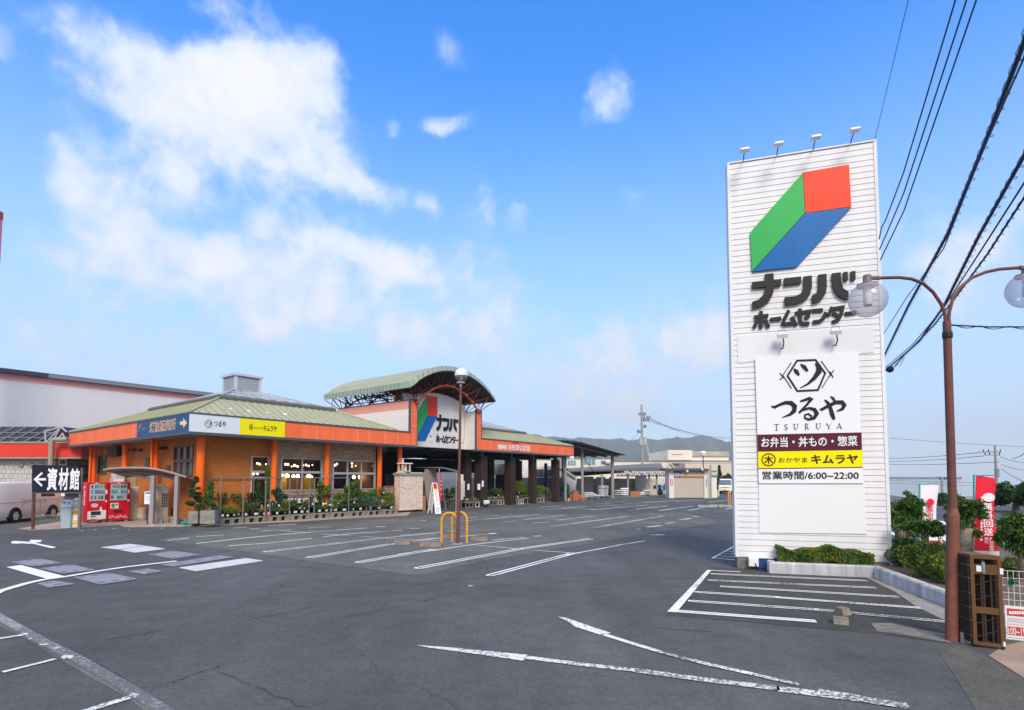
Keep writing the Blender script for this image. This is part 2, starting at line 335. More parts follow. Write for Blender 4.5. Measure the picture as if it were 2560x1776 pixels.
BL=[(480,190,230,190,1.25,0),(640,170,170,150,1.05,0),(720,260,150,110,.75,0),(560,340,270,130,.88,0),(230,90,150,120,.85,0),(40,140,70,60,.45,0),(300,250,150,90,.85,0),
 (430,410,110,60,.9,0),(420,540,140,70,.8,0),(210,460,70,80,.6,0),(600,480,70,60,.65,0),(840,430,170,60,.85,-28),(940,470,40,60,.7,0),(850,610,170,55,.95,-14),
 (560,720,80,45,.85,0),(720,690,55,55,.7,0),(920,790,100,60,.85,0),(1355,200,75,85,.80,15),(1030,240,75,50,.75,0),(905,270,35,35,.5,0),(1210,530,55,60,.45,0),(1470,400,60,40,.35,0),
 (2150,520,260,190,.75,0),(2290,620,160,160,.55,0),(1580,740,170,90,.8,0),(1480,780,260,80,.6,0),(1250,900,520,90,.75,0),(90,770,60,40,.5,0),(480,610,420,170,.50,0),(1000,70,60,50,.3,0),(1100,480,30,60,.3,0),
 (620,680,380,200,.66,0),(960,700,240,160,.66,0),(1250,780,340,130,.62,0),(380,240,320,220,.5,0),(360,470,300,110,.40,0),(150,620,220,170,.5,0),(760,560,200,110,.5,0),(250,780,260,90,.45,0),(1080,560,160,140,.35,0)]
acc=None
for b_ in BL:
    o=blob(*b_); acc=o if acc is None else mth('ADD',acc,o)
nf=N.new('ShaderNodeTexNoise'); nf.inputs['Scale'].default_value=7.5; nf.inputs['Detail'].default_value=13; nf.inputs['Roughness'].default_value=.64; nf.inputs['Distortion'].default_value=.15; L.new(tc.outputs['Generated'],nf.inputs['Vector'])
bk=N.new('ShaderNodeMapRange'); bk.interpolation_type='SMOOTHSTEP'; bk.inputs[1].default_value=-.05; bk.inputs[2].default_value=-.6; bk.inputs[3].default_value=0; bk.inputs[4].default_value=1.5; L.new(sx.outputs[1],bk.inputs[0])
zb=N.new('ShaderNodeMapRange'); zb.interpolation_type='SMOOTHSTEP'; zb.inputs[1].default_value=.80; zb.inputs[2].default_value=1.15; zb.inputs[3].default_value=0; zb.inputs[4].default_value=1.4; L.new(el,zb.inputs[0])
acc=mth('ADD',mth('ADD',acc,zb.outputs[0]),bk.outputs[0])      # unseen cloud added behind the camera and overhead for neutral fill light
n2=N.new('ShaderNodeTexNoise'); n2.inputs['Scale'].default_value=26; n2.inputs['Detail'].default_value=9; n2.inputs['Roughness'].default_value=.6; L.new(tc.outputs['Generated'],n2.inputs['Vector'])
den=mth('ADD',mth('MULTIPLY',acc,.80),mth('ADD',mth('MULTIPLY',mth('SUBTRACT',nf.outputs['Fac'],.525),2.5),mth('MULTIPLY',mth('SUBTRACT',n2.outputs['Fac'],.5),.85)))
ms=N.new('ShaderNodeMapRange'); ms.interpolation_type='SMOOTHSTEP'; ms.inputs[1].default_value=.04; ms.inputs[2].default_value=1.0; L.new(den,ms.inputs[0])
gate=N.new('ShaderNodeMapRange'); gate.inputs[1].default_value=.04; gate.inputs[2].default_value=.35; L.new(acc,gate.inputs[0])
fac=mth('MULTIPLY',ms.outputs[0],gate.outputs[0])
# pale veil towards the horizon
vl=N.new('ShaderNodeMapRange'); vl.interpolation_type='SMOOTHSTEP'; vl.inputs[1].default_value=VEIL_TOP; vl.inputs[2].default_value=-.02; vl.inputs[3].default_value=0; vl.inputs[4].default_value=VEIL; L.new(el,vl.inputs[0])
mv=N.new('ShaderNodeMix'); mv.data_type='RGBA'; L.new(vl.outputs[0],mv.inputs['Factor']); L.new(hs.outputs[0],mv.inputs['A']); mv.inputs['B'].default_value=(*[c/SKY_S for c in VEIL_C],1)
# cloud body: bluish grey when thin, white where thick
cc=N.new('ShaderNodeMix'); cc.data_type='RGBA'
cr=N.new('ShaderNodeMapRange'); cr.inputs[1].default_value=.45; cr.inputs[2].default_value=1.7; L.new(mth('ADD',den,mth('MULTIPLY',mth('SUBTRACT',n2.outputs['Fac'],.5),1.2)),cr.inputs[0]); L.new(cr.outputs[0],cc.inputs['Factor'])
cc.inputs['A'].default_value=(*[c/SKY_S for c in CL_A],1); cc.inputs['B'].default_value=(*[c/SKY_S for c in CL_B],1)
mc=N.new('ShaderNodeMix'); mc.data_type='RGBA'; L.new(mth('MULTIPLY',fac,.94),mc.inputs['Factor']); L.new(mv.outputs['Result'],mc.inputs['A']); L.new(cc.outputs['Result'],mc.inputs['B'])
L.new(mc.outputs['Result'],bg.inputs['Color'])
vs_=SC.view_settings; vs_.view_transform='Standard'; vs_.look='None'; vs_.exposure=EXPO; vs_.gamma=1
SC.cycles.max_bounces=7; SC.cycles.transparent_max_bounces=24; SC.cycles.use_denoising=True; SC.cycles.sample_clamp_indirect=4

# ---------------------------------------------------------------- ground
b=B()
def gz_(x,y):                           # level yard; beyond the road on the right the land falls away
    if y<38 or x<.5*y: return 0.0
    return -min(.055*(y-38),8.9+.036*(y-200))*min(1,(x/y-.5)/.06)
gx=sorted({-6000,-1500,-400,-60,*[k*.5 for k in range(0)],0,*range(18,140,3),*range(140,400,20),600,1000,1500,2500,4000,6000}); gy=sorted({-6000,-1500,-300,-20,20,*range(36,140,3),*range(140,400,20),600,1000,1500,2500,4000,6000})
vs=[(x,y,gz_(x,y)) for y in gy for x in gx]; n=len(gx)
b.add(vs,[(j*n+i,j*n+i+1,(j+1)*n+i+1,(j+1)*n+i) for j in range(len(gy)-1) for i in range(n-1)])
struct(b.build('ground',ASPH),'dark grey worn asphalt of the car park')
def sheet(name,pts,mat,z,label=None):
    b=B(); b.poly([(p[0],p[1],z) for p in pts]); return struct(b.build(name,mat),label)
def gl(c,*pts): return [G(*c(*p)) for p in pts]
sheet('asphalt_patch',gl(d2,(-20,400),(860,515),(1215,570),(1610,620),(2100,690),(2700,560),(4600,250),(4300,170),(2250,200),(1500,250),(300,330)),ASPH2,.004,'older tan grey asphalt under the parking bays')
sheet('bay_asphalt',gl(d4,(1270,30),(1990,52),(2100,140),(2262,262),(2262,345),(1960,305),(1700,280),(1090,228)),ASPH3,.004,'darker asphalt of the bay beside the sign tower')
pv=M('pavement',(.40,.31,.25),.9,var=.18,vs=1.5,bump=.2)
sheet('pavement',gl(e1,(330,1462),(600,1490),(900,1478),(1500,1440),(2280,1392))+gl(e2,(960,1075),(1330,1078),(2300,1062))+gl(d7,(0,845),(1000,795),(2200,735))+[Vector((-6.2,34.5,0)),Vector((-10,36,0)),Vector((-23,40,0)),Vector((-26,30,0)),Vector((-21.5,27.5,0))],pv,.006,'pinkish concrete pavement along the store')
sheet('kerb_line',gl(d7,(0,842),(1000,797),(2110,715),(2110,722),(1000,805),(0,851)),CONC,.012,'pale kerb edge in front of the pallets')
sheet('path',gl(c7,(735,1275),(944,1408),(1100,1500),(1200,1300),(944,1190),(830,1215)),M('path_tan',(.36,.26,.19),.9,var=.2,vs=2,bump=.2),.006,'tan paved footpath outside the gate')
sheet('asphalt_strip',gl(c7,(445,1262),(560,1215),(740,1282),(944,1418),(1250,1700),(800,1720),(660,1600),(560,1430)),asphalt('asphalt_brown',.125,-1.5),.004,'brownish strip of asphalt before the gate')
sheet('concrete_apron',gl(d4,(1890,62),(1990,66),(2120,150),(2262,205),(2262,262),(2125,195),(2030,130)),CONC,.008,'pale concrete apron along the white kerb')
sheet('gutter',gl(d4,(1935,262),(2020,262),(2120,285),(2260,310),(2262,345),(2180,330),(2080,312),(1960,295)),CONCD,.008,'weathered grey concrete gutter slab')
GUT=asphalt('gutter_concrete',.165,-.8)
sheet('gutter_strip',gl(d1,(-60,655),(5,715),(280,870),(560,1020),(900,1215),(1230,1440),(1090,1440),(930,1320),(470,1060),(200,890),(-60,770)),GUT,.004,'paler gutter strip crossing the lower left asphalt')

# ---------------------------------------------------------------- painted markings
def line(b,c,pts,w,f=None):
    P=gl(c,*pts); w=w*1.35
    for i in range(len(P)-1):
        a,q=P[i],P[i+1]; d=(q-a).normalized(); n_=Vector((-d.y,d.x,0))*w/2
        b.poly([a+n_,a-n_,q-n_,q+n_])
    return b
def ring(b,c,p,q,gap,w):                     # a long U-shaped bay line: two parallel stripes joined at the near end
    w*=1.3; gap*=1.1; P=gl(c,p,q); d=(P[1]-P[0]).normalized(); n_=Vector((-d.y,d.x,0))
    for s in (-1,1):
        a=P[0]+n_*s*gap/2; e=P[1]+n_*s*gap/2; m=n_*w/2
        b.poly([a-m,a+m,e+m,e-m][::-1])
    a=P[0]; b.poly([a-n_*gap/2-d*.06,a-n_*gap/2+d*.0,a+n_*gap/2+d*.0,a+n_*gap/2-d*.06])
def place(b,name,mat,z,label):
    for k,f in enumerate(b.f):
        for i in f: b.v[i]=(b.v[i][0],b.v[i][1],z+.00008*(k%50))
    return struct(b.build(name,mat),label)
b=B()
ring(b,d3,(600,562),(1150,415),.13,.055); line(b,d3,[(1110,425),(1330,385),(1480,355),(1640,330)],.055)
ring(b,d3,(118,513),(820,381),.15,.055); ring(b,d3,(820,381),(1280,315),.15,.055)
ring(b,d2,(1630,583),(2250,475),.16,.055); line(b,d3,[(-10,420),(220,385)],.05); line(b,d3,[(155,405),(480,355),(860,312)],.06); line(b,d3,[(620,326),(830,306)],.06)
ring(b,d2,(1225,543),(1900,432),.17,.055); line(b,d2,[(1900,432),(2301,383)],.06)
ring(b,d2,(870,495),(1500,421),.18,.055); line(b,d2,[(1500,420),(1830,382),(2300,338)],.06)
line(b,d2,[(565,447),(880,425),(1250,385)],.08); line(b,d2,[(1345,372),(1560,348),(1990,316)],.08)
line(b,d2,[(300,428),(720,380),(1180,338)],.09); line(b,d2,[(1180,338),(1700,300)],.08)
place(b,'parking_lines',PAINT,.010,'white double bay lines of the nearest row')
b=B()
line(b,d3,[(480,355),(790,383)],.05); line(b,d3,[(850,390),(1200,414)],.05); line(b,d2,[(960,318),(1240,338)],.06); line(b,d2,[(1330,350),(1500,357),(1830,380),(2150,403)],.04); line(b,d2,[(2150,405),(2301,402)],.05)
line(b,d2,[(60,402),(240,382)],.10); line(b,d2,[(300,370),(525,357)],.09); line(b,d2,[(885,282),(1120,268)],.1); line(b,d2,[(600,300),(720,294)],.08); line(b,d2,[(740,306),(820,306)],.12); line(b,d2,[(830,325),(1075,311)],.1)
line(b,d2,[(1225,298),(1400,290)],.06); line(b,d2,[(1770,290),(1860,288)],.12); line(b,d2,[(2050,304),(2130,303)],.12); line(b,d2,[(2140,239),(2190,239)],.1)
line(b,d3,[(0,293),(270,272)],.07); line(b,d3,[(0,330),(270,310),(640,281)],.08); line(b,d3,[(890,299),(945,297)],.1); line(b,d3,[(65,247),(130,246)],.12); line(b,d3,[(320,265),(370,262)],.1); line(b,d3,[(590,281),(645,279)],.12)
for p in ([(340,203),(600,182),(930,152)],[(550,212),(780,196)],[(880,211),(1000,205)],[(455,177),(520,173)],[(1600,209),(1750,210)],[(620,160),(660,158)],[(730,150),(745,149)],[(150,195),(170,194)]): line(b,d3,p,.08)
for p,q in (((835,188),(1110,157)),((1055,192),(1320,160)),((1020,233),(1530,163)),((1295,242),(1765,162))): ring(b,d3,p,q,.13,.05)
for p in ([(1655,238),(1745,228)],[(1775,213),(1840,207)],[(1870,190),(1950,179)],[(1965,168),(2000,165)],[(1580,252),(1612,252)],[(1675,291),(1765,288)]): line(b,d3,p,.16)
for p in ([(930,103),(1080,95)],[(1000,120),(1240,98)],[(1130,103),(1500,89)],[(1270,122),(1660,89)],[(1575,118),(1790,94)],[(1735,127),(1960,95)],[(1930,125),(2040,107)],[(2170,119),(2240,105)],[(1500,83),(1980,52)],[(1630,70),(1790,62)],[(1370,70),(1520,64)],[(1850,68),(2030,60)],[(2060,70),(2240,52)],[(1080,108),(1290,118)],[(1280,82),(1420,77)],[(1530,126),(1560,125)]): line(b,d3,p,.12)
for p in ([(770,1101),(850,1104)],[(1060,1086),(1140,1081)],[(1520,1101),(1600,1096)],[(1025,1124),(1055,1124)],[(1820,1084),(1960,1061)],[(270,1135),(310,1135)],[(480,1122),(520,1122)]): line(b,e2,p,.10)
for p in ([(1340,1074),(1470,1036)],[(1530,1066),(1690,1040)],[(1710,1068),(1800,1048)],[(2080,1066),(2120,1063)]): line(b,e2,p,.07)
line(b,e1,[(910,1468),(1130,1455)],.07)
place(b,'worn_parking_lines',PAINT2,.010,'worn white bay lines further back')
b=B()
P=gl(d4,(1280,44),(1262,44),(1098,216),(1136,219)); b.poly(P)
line(b,d4,[(1275,45),(1400,52)],.05)
for p,q in (((1290,60),(1920,88)),((1280,86),(1955,117)),((1330,112),(2050,155)),((1225,135),(1560,157)),((1200,172),(1720,208)),((1720,208),(2250,258))): ring(b,d4,p,q,.085,.033)
for p in ([(1275,59),(1290,60)],[(1262,85),(1280,86)],[(1212,134),(1225,135)],[(1188,171),(1200,172)]): line(b,d4,p,.05)
ring(b,d4,(1140,214),(1710,256),.08,.05); ring(b,d4,(1560,158),(2140,201),.07,.04)
P=gl(d3,(2225,368),(2080,448),(2098,450),(2240,368)); b.poly(P)
for p in ([(2090,445),(2250,460)],[(2105,430),(2250,440)],[(2130,415),(2250,420)],[(2160,400),(2250,403)],[(2190,385),(2250,386)]): line(b,d3,p,.05)
place(b,'bay_lines',PAINT,.012,'white slanted bay lines beside the sign tower')
b=B()
b.poly(gl(d4,(65,353),(240,366),(525,394),(505,418),(240,380),(130,366))); line(b,d4,[(520,404),(740,432),(965,457)],.075); line(b,d4,[(1550,533),(1850,570),(2090,605)],.11); line(b,d4,[(1720,540),(1850,560),(1980,586)],.06)
b.poly(gl(d4,(648,236),(680,240),(780,275),(868,304),(820,310),(720,278),(690,256))); line(b,d4,[(840,310),(950,345),(1060,378)],.065); line(b,d4,[(1160,406),(1270,433),(1450,473)],.065)
place(b,'direction_arrows',PAINT2,.010,'two long worn white direction arrows in the foreground')
b=B(); line(b,d4,[(965,457),(1100,475),(1180,487),(1400,514),(1560,532)],.09); line(b,d4,[(1060,378),(1160,406)],.06); line(b,d4,[(1450,473),(1640,517)],.06)
place(b,'faded_arrow_lines',PAINT3,.010,'almost worn away stretches of the arrow lines')
b=B(); line(b,d1,[(-60,690),(5,735),(280,890),(560,1032),(900,1228),(1230,1440)],.09)
place(b,'faded_gutter_line',PAINT4,.009,'ghost of a worn white line along the gutter strip')
b=B()
line(b,d1,[(-60,575),(0,545),(200,487),(330,460),(480,440),(680,405),(900,372),(1270,329)],.12)
b.poly(gl(d1,(45,373),(150,358),(460,438),(335,457)))
b.poly(gl(d1,(78,192),(95,184),(120,184),(215,190),(130,204),(85,202))); b.poly(gl(d1,(215,190),(215,176),(305,177),(290,192),(250,197),(400,228),(395,234),(365,236),(235,204),(150,204)))
place(b,'stop_line',PAINT0,.014,'white curved guide line with stop bar and turn arrow on the left')
b=B()
b.poly(gl(d1,(-30,888),(60,872),(140,862),(165,850),(200,848),(196,860),(160,868),(60,884),(-30,898))); line(b,d1,[(205,893),(218,891),(235,887)],.03); line(b,d1,[(285,936),(310,930),(345,932)],.04); line(b,d1,[(380,962),(405,956),(435,950)],.03)
b.poly(gl(d1,(437,1024),(452,1012),(478,1006),(500,1010),(530,1009),(526,1024),(508,1034),(478,1031),(455,1038))); b.poly(gl(d1,(915,1299),(932,1288),(955,1281),(975,1288),(1004,1291),(985,1305),(962,1321),(940,1310)))
place(b,'gutter_marks',PAINT2,.012,'chips of white paint on the gutter strip')
b=B(); line(b,d1,[(930,1312),(760,1365),(560,1430)],.07); line(b,d1,[(20,1130),(400,1035)],.05)
b.poly(gl(d3,(455,632),(468,626),(492,634),(480,640),(462,638)))
place(b,'faded_marks',PAINT2,.011,'faded white marks on the foreground asphalt')

b=B(); rr=random.Random(12)
for c,pts in ((d1,[(760,890),(1000,855),(1200,815)]),(d1,[(1240,1200),(1420,1130),(1600,1075)]),(d1,[(1580,1130),(1780,1210),(1950,1290),(2230,1395)]),(d1,[(700,1060),(760,1110),(1000,1225)]),(d1,[(1750,760),(2100,690),(2290,650)]),(d4,[(0,110),(150,95),(270,60)]),(d4,[(-300,250),(60,180),(260,130)]),(d3,[(560,495),(640,500)]),(d4,[(1050,280),(1180,292),(1290,296)])):
    P=gl(c,*pts); Q=[]
    for i in range(len(P)-1):
        for k in range(9): q=P[i].lerp(P[i+1],k/9); Q.append(q+Vector((rr.uniform(-.03,.03),rr.uniform(-.03,.03),0)))
    for i in range(len(Q)-1):
        d_=(Q[i+1]-Q[i]).normalized(); n_=Vector((-d_.y,d_.x,0))*rr.uniform(.003,.008); b.poly([Q[i]+n_,Q[i]-n_,Q[i+1]-n_,Q[i+1]+n_])
place(b,'asphalt_cracks',M('crack_dark',(.065,.065,.067),.9),.007,'thin dark cracks in the asphalt')
# ---------------------------------------------------------------- steel access covers
PLATE=M('steel_plate',(.29,.29,.32),.55,metal=.15,var=.10,vs=3); PLATEW=M('painted_plate',(.62,.62,.62),.6,var=.12,vs=3)
def cover(c,q,mat,label,rows,slot=(.10,.05)):
    P=gl(c,*q); o=sum(P,Vector())/4; t=thing('access_cover',label,'access cover',o,0,'steel access covers in the asphalt')
    b=B(); b.prism([Vector((p.x-o.x,p.y-o.y,.012)) for p in P],(0,0,.016)); b.build('cover_plate',mat,t)
    b=B(); e=(P[1]-P[0]).normalized(); f=(P[3]-P[0]).normalized()
    for s,u in rows:
        p=P[0]*(1-s)*(1-u)+P[1]*s*(1-u)+P[2]*s*u+P[3]*(1-s)*u-o; a=e*slot[0]/2; n_=f*slot[1]/2
        b.poly([(*(p+k).xy,.032) for k in (-a-n_,a-n_,a+n_,n_-a)])
    if rows: b.build('lifting_slots',DARK,t)
six=[(.12,.12),(.5,.12),(.88,.12),(.12,.88),(.5,.88),(.88,.88)]; two=[(.5,.2),(.5,.8)]; three=[(.2,.5),(.5,.5),(.8,.5)]
cover(d1,[(530,450),(790,420),(985,462),(720,500)],PLATE,'grey six-slot cover just below the curved white line',six)
cover(d1,[(290,385),(510,358),(680,395),(450,420)],PLATE,'grey six-slot cover between the stop bar and the curved line',six)
cover(d1,[(85,340),(290,315),(440,345),(240,368)],PLATE,'grey six-slot cover behind the white stop bar',six)
cover(d1,[(1070,285),(1240,258),(1440,285),(1250,314)],PLATE,'grey six-slot cover beyond the end of the curved line',six)
cover(d1,[(270,495),(380,475),(535,497),(350,523)],PLATE,'small grey two-slot cover below the stop bar',two,(.16,.04))
cover(d1,[(930,408),(1060,388),(1165,405),(1045,427)],PLATE,'small grey two-slot cover right of the large near cover',two,(.16,.04))
cover(d1,[(1160,358),(1580,292),(1680,303),(1250,370)],PLATE,'long narrow grey cover with three slots',three,(.16,.04))
cover(d1,[(1290,380),(1770,312),(1890,330),(1410,404)],PLATEW,'long white painted cover nearest the bay lines',[])
cover(d1,[(730,232),(930,208),(1035,220),(860,247)],PLATEW,'pale cover of the far pair, left one',[])
cover(d1,[(868,250),(1045,222),(1185,243),(970,270)],PLATEW,'pale cover of the far pair, right one',[])
# ---------------------------------------------------------------- sign tower
TA=G(1841,1421); tdir=Vector((.9565,-.2917,0)); tn=Vector((-.2917,-.9565,0)); TRZ=math.atan2(-.2917,.9565)
def TW(u,v,off=0.0):
    p=PL(u,v,TA+tn*off,tn)-TA; return Vector((p.dot(tdir),-off,p.z))
def tw(c,off=0.0): return lambda x,y: TW(*c(x,y),off)
tower=thing('sign_tower','tall white sign tower with red, green and blue emblem at the car park entrance','sign tower',TA,TRZ)
tw_w=TW(2230,1437).x; top_z=(TW(1818,412).z+TW(2181,354).z)/2; tx0=min(0,TW(1818,412).x)
b=B(); b.box(.03,.03,.25,tw_w-.03,.45,top_z-.02); b.build('core',GROOVE,tower)
b=B(); nb=70; z0=.26; hh=(top_z-z0)/nb
for i in range(nb):
    za,zb=z0+i*hh,z0+(i+1)*hh-.009
    b.prism([(0,.0,za),(0,.03,za),(0,.03,zb),(0,.006,zb)],(tw_w,0,0))
b.build('siding',WHITE,tower)
b=B(); b.box(-.012,-.012,.25,.05,.49,top_z); b.box(tw_w-.05,-.012,.25,tw_w+.012,.49,top_z); b.box(-.02,-.02,top_z,tw_w+.02,.50,top_z+.03)
b.build('corner_trim',WHITE,tower)
b=B(); b.box(.02,.01,0,tw_w-.02,.47,.25); b.build('plinth',CONCD,tower)
f=tw(c5,.05)
def logo(f,parent,th,d=(0,.05,0)):
    r=parent
    b=B(); b.prism([f(*p) for p in th['r']],d); b.build('red_emblem_face',RED,r)
    b=B(); b.prism([f(*p) for p in th['g']],d); b.build('green_emblem_face',GREEN,r)
    b=B(); b.prism([f(*p) for p in th['b']],d); b.build('blue_emblem_face',BLUE,r)
logo(f,tower,{'r':[(592,374),(919,318),(936,618),(609,662)],'g':[(590,377),(605,663),(228,1078),(216,800)],'b':[(609,665),(936,621),(545,1048),(231,1080)]})
NB=[[(230,1155),(437,1133),(437,1178),(230,1198)],[(322,1098),(382,1092),(386,1190),(378,1240),(350,1290),(300,1325),(233,1345),(231,1295),(275,1280),(310,1245),(325,1195)],
 [(458,1128),(578,1115),(580,1162),(458,1178)],[(598,1115),(655,1108),(657,1190),(640,1250),(600,1290),(545,1310),(463,1320),(463,1262),(540,1255),(580,1235),(598,1190)],
 [(702,1102),(760,1095),(763,1180),(755,1235),(725,1280),(690,1300),(660,1305),(658,1248),(690,1235),(703,1190)],
 [(800,1092),(862,1085),(866,1150),(880,1200),(918,1222),(918,1280),(870,1270),(830,1240),(808,1195),(800,1140)],[(882,1083),(912,1080),(914,1140),(884,1144)],[(935,1078),(967,1074),(968,1135),(938,1140)]]
HC=[[(245,1405),(345,1393)],[(293,1360),(293,1482)],[(265,1425),(255,1455),(243,1480)],[(322,1420),(335,1450),(350,1475)],[(360,1422),(437,1412)],[(492,1355),(455,1430),(449,1456)],[(447,1456),(546,1444)],[(515,1400),(533,1440),(546,1465)],
 [(538,1378),(640,1362),(630,1400),(608,1412)],[(572,1342),(574,1432),(590,1452),(638,1448)],[(662,1358),(735,1352)],[(665,1440),(715,1432),(742,1408),(757,1368)],[(802,1330),(790,1365),(770,1395)],[(800,1345),(877,1333),(866,1385),(845,1422),(803,1440)],[(805,1372),(858,1402)],[(895,1380),(975,1368)]]
f=tw(c5,.075); b=B()
for i,p in enumerate(NB): b.prism([f(*q)+Vector((0,.0015*i,0)) for q in p],(0,.06,0))
b.build('brand_lettering',BLACK,tower)
f2=tw(c5,.06); b=B()
for i,l in enumerate(HC): strokes(b,[l],25,lambda x,y,i=i:f2(x,y)+Vector((0,.0012*i,0)),(0,.045,0))
b.build('subtitle_lettering',BLACK,tower)
# boards
def board(name,c,q,mat,off,parent=tower,d=.02):
    b=B(); ff=tw(c,off); b.prism([ff(*p) for p in q],(0,d,0)); return b.build(name,mat,parent)
board('blank_upper_board',c6,[(103,95),(926,40),(930,196),(838,205),(212,250),(110,262)],WHITE,.010)
sgn=board('shop_board',c6,[(212,232),(838,196),(852,680),(226,694)],PANEL,.045)
pb=board('maroon_board',c6,[(226,694),(855,680),(858,786),(230,796)],PURPLE,.05)
yb=board('yellow_board',c6,[(230,797),(860,787),(862,889),(232,897)],YELLOW,.05)
board('black_rule',c6,[(232,897),(862,889),(862,894),(232,902)],BLACK,.05)
hb=board('hours_board',c6,[(232,902),(862,894),(868,988),(235,988)],PANEL,.045)
board('blank_lower_board',c6,[(235,988),(872,988),(886,1294),(238,1286)],PANELB,.018)
f=tw(c6,.056); th=(0,.008,0)
HEX=[(408,338),(466,246),(578,242),(636,322),(592,424),(468,430),(408,338)]
b=B(); strokes(b,[HEX],11,f,th)
strokes(b,[[(447,296,10),(462,312,26),(478,335,12)],[(487,268,8),(508,284,26),(530,310,14)],[(575,262,6),(596,280,30),(598,312,34),(570,352,24),(530,388,12),(484,412,4)]],10,lambda x,y:f(x,y)+Vector((0,-.001,0)),th)
strokes(b,[[(431,258),(380,335),(433,415)],[(612,248),(668,328),(616,412)]],5,f,th)
strokes(b,[[(362,322),(388,352)],[(362,362),(376,348)],[(660,344),(688,304)],[(664,312),(684,348)]],6,lambda x,y:f(x,y)+Vector((0,-.002,0)),th)
b.build('hexagon_emblem',INK,sgn)
TSU=[[(310,522,6),(330,528,16),(358,514,16),(395,500,20),(430,502,26),(452,522,28),(448,550,26),(424,572,16),(376,590,4)],
 [(484,492,8),(500,488,14),(540,474,18),(552,480,18),(524,514,14),(478,562,14)],[(478,560,8),(500,545,12),(540,533,14),(572,542,22),(586,566,24),(570,592,20),(535,602,14),(512,592,10),(514,574,10),(534,568,10),(556,584,12)],
 [(602,542,6),(618,540,18),(650,522,18),(700,498,22),(738,498,24),(752,516,24),(740,538,18),(706,552,6)],[(632,482,6),(652,500,18),(668,535,22),(678,570,26),(690,602,16)],[(668,462,5),(684,474,16),(694,490,10)]]
b=B()
for i,l in enumerate(TSU): strokes(b,[l],16,lambda x,y,i=i:f(x,y)+Vector((0,-.0012*i,0)),th)
b.build('brush_lettering',INK,sgn)
def ftext(name,body,c,x0,y1,x1,y0,mat,parent,off=.056,bold=0):
    ff=tw(c,off); xm=(x0+x1)/2; ym=(y0+y1)/2
    a=ff(x0,ym); e=ff(x1,ym); t=ff(xm,y0); l=ff(xm,y1)
    return text_obj(name,body,mat,parent,a.x,l.z,e.x,t.z,-off,bold=bold)
xs=[325,386,445,512,580,644,704]
for ch,x in zip('TSURUYA',xs):
    pass
b=B()
def ser(pts,w=3): strokes(b,[pts],w,f,th)
for x,g in zip(xs,'TSURUYA'):
    y0,y1=(632-(x-325)*.02,668-(x-325)*.03)
    if g=='T': ser([(x,y0),(x+34,y0-1)],2); ser([(x+17,y0),(x+17,y1)],4); ser([(x+10,y1),(x+24,y1)],2)
    if g=='S': ser([(x+22,y0+6,2),(x+14,y0,2),(x+5,y0+6,3),(x+8,y0+15,4),(x+19,y0+21,4),(x+22,y0+29,3),(x+14,y1,2),(x+3,y1-6,2)])
    if g=='U': ser([(x+4,y0,4),(x+4,y0+24,4),(x+14,y1,2),(x+25,y0+24,1.6),(x+25,y0,1.6)]); ser([(x-2,y0),(x+10,y0)],2); ser([(x+20,y0),(x+30,y0)],2)
    if g=='R': ser([(x+5,y0),(x+5,y1)],4); ser([(x,y1),(x+11,y1)],2); ser([(x+1,y0),(x+15,y0),(x+20,y0+8),(x+14,y0+17),(x+6,y0+18)],2.4); ser([(x+12,y0+18),(x+24,y1)],3.5)
    if g=='Y': ser([(x,y0),(x+14,y0+20)],4); ser([(x+28,y0),(x+14,y0+20)],1.8); ser([(x+14,y0+18),(x+14,y1)],4); ser([(x+8,y1),(x+20,y1)],2)
    if g=='A': ser([(x+16,y0),(x+3,y1)],1.8); ser([(x+16,y0),(x+29,y1)],4); ser([(x+8,y0+24),(x+23,y0+24)],1.8); ser([(x-1,y1),(x+7,y1)],2); ser([(x+24,y1),(x+34,y1)],2)
b.build('roman_lettering',INK,sgn)
ftext('menu_lettering','お弁当・丼もの・惣菜',c6,250,766,830,706,PANEL,pb,.058,.022)
b=B(); ff=tw(c6,.057); strokes(b,[[(294+40*math.cos(a*math.pi/16),845+36*math.sin(a*math.pi/16)) for a in range(33)]],6,ff,th); b.build('ring_emblem',M('ink_brown',(.06,.02,.008),.5),yb)
INKB=D.materials['ink_brown']
ftext('emblem_lettering','木',c6,268,870,320,820,INKB,yb,.058,.03)
ftext('small_lettering','おかやま',c6,354,862,528,832,INKB,yb,.058,.0)
ftext('large_lettering','キムラヤ',c6,552,868,832,816,INKB,yb,.058,.035)
ftext('hours_lettering','営業時間/6:00~22:00',c6,256,964,838,914,BLACK,hb,.056,.018)
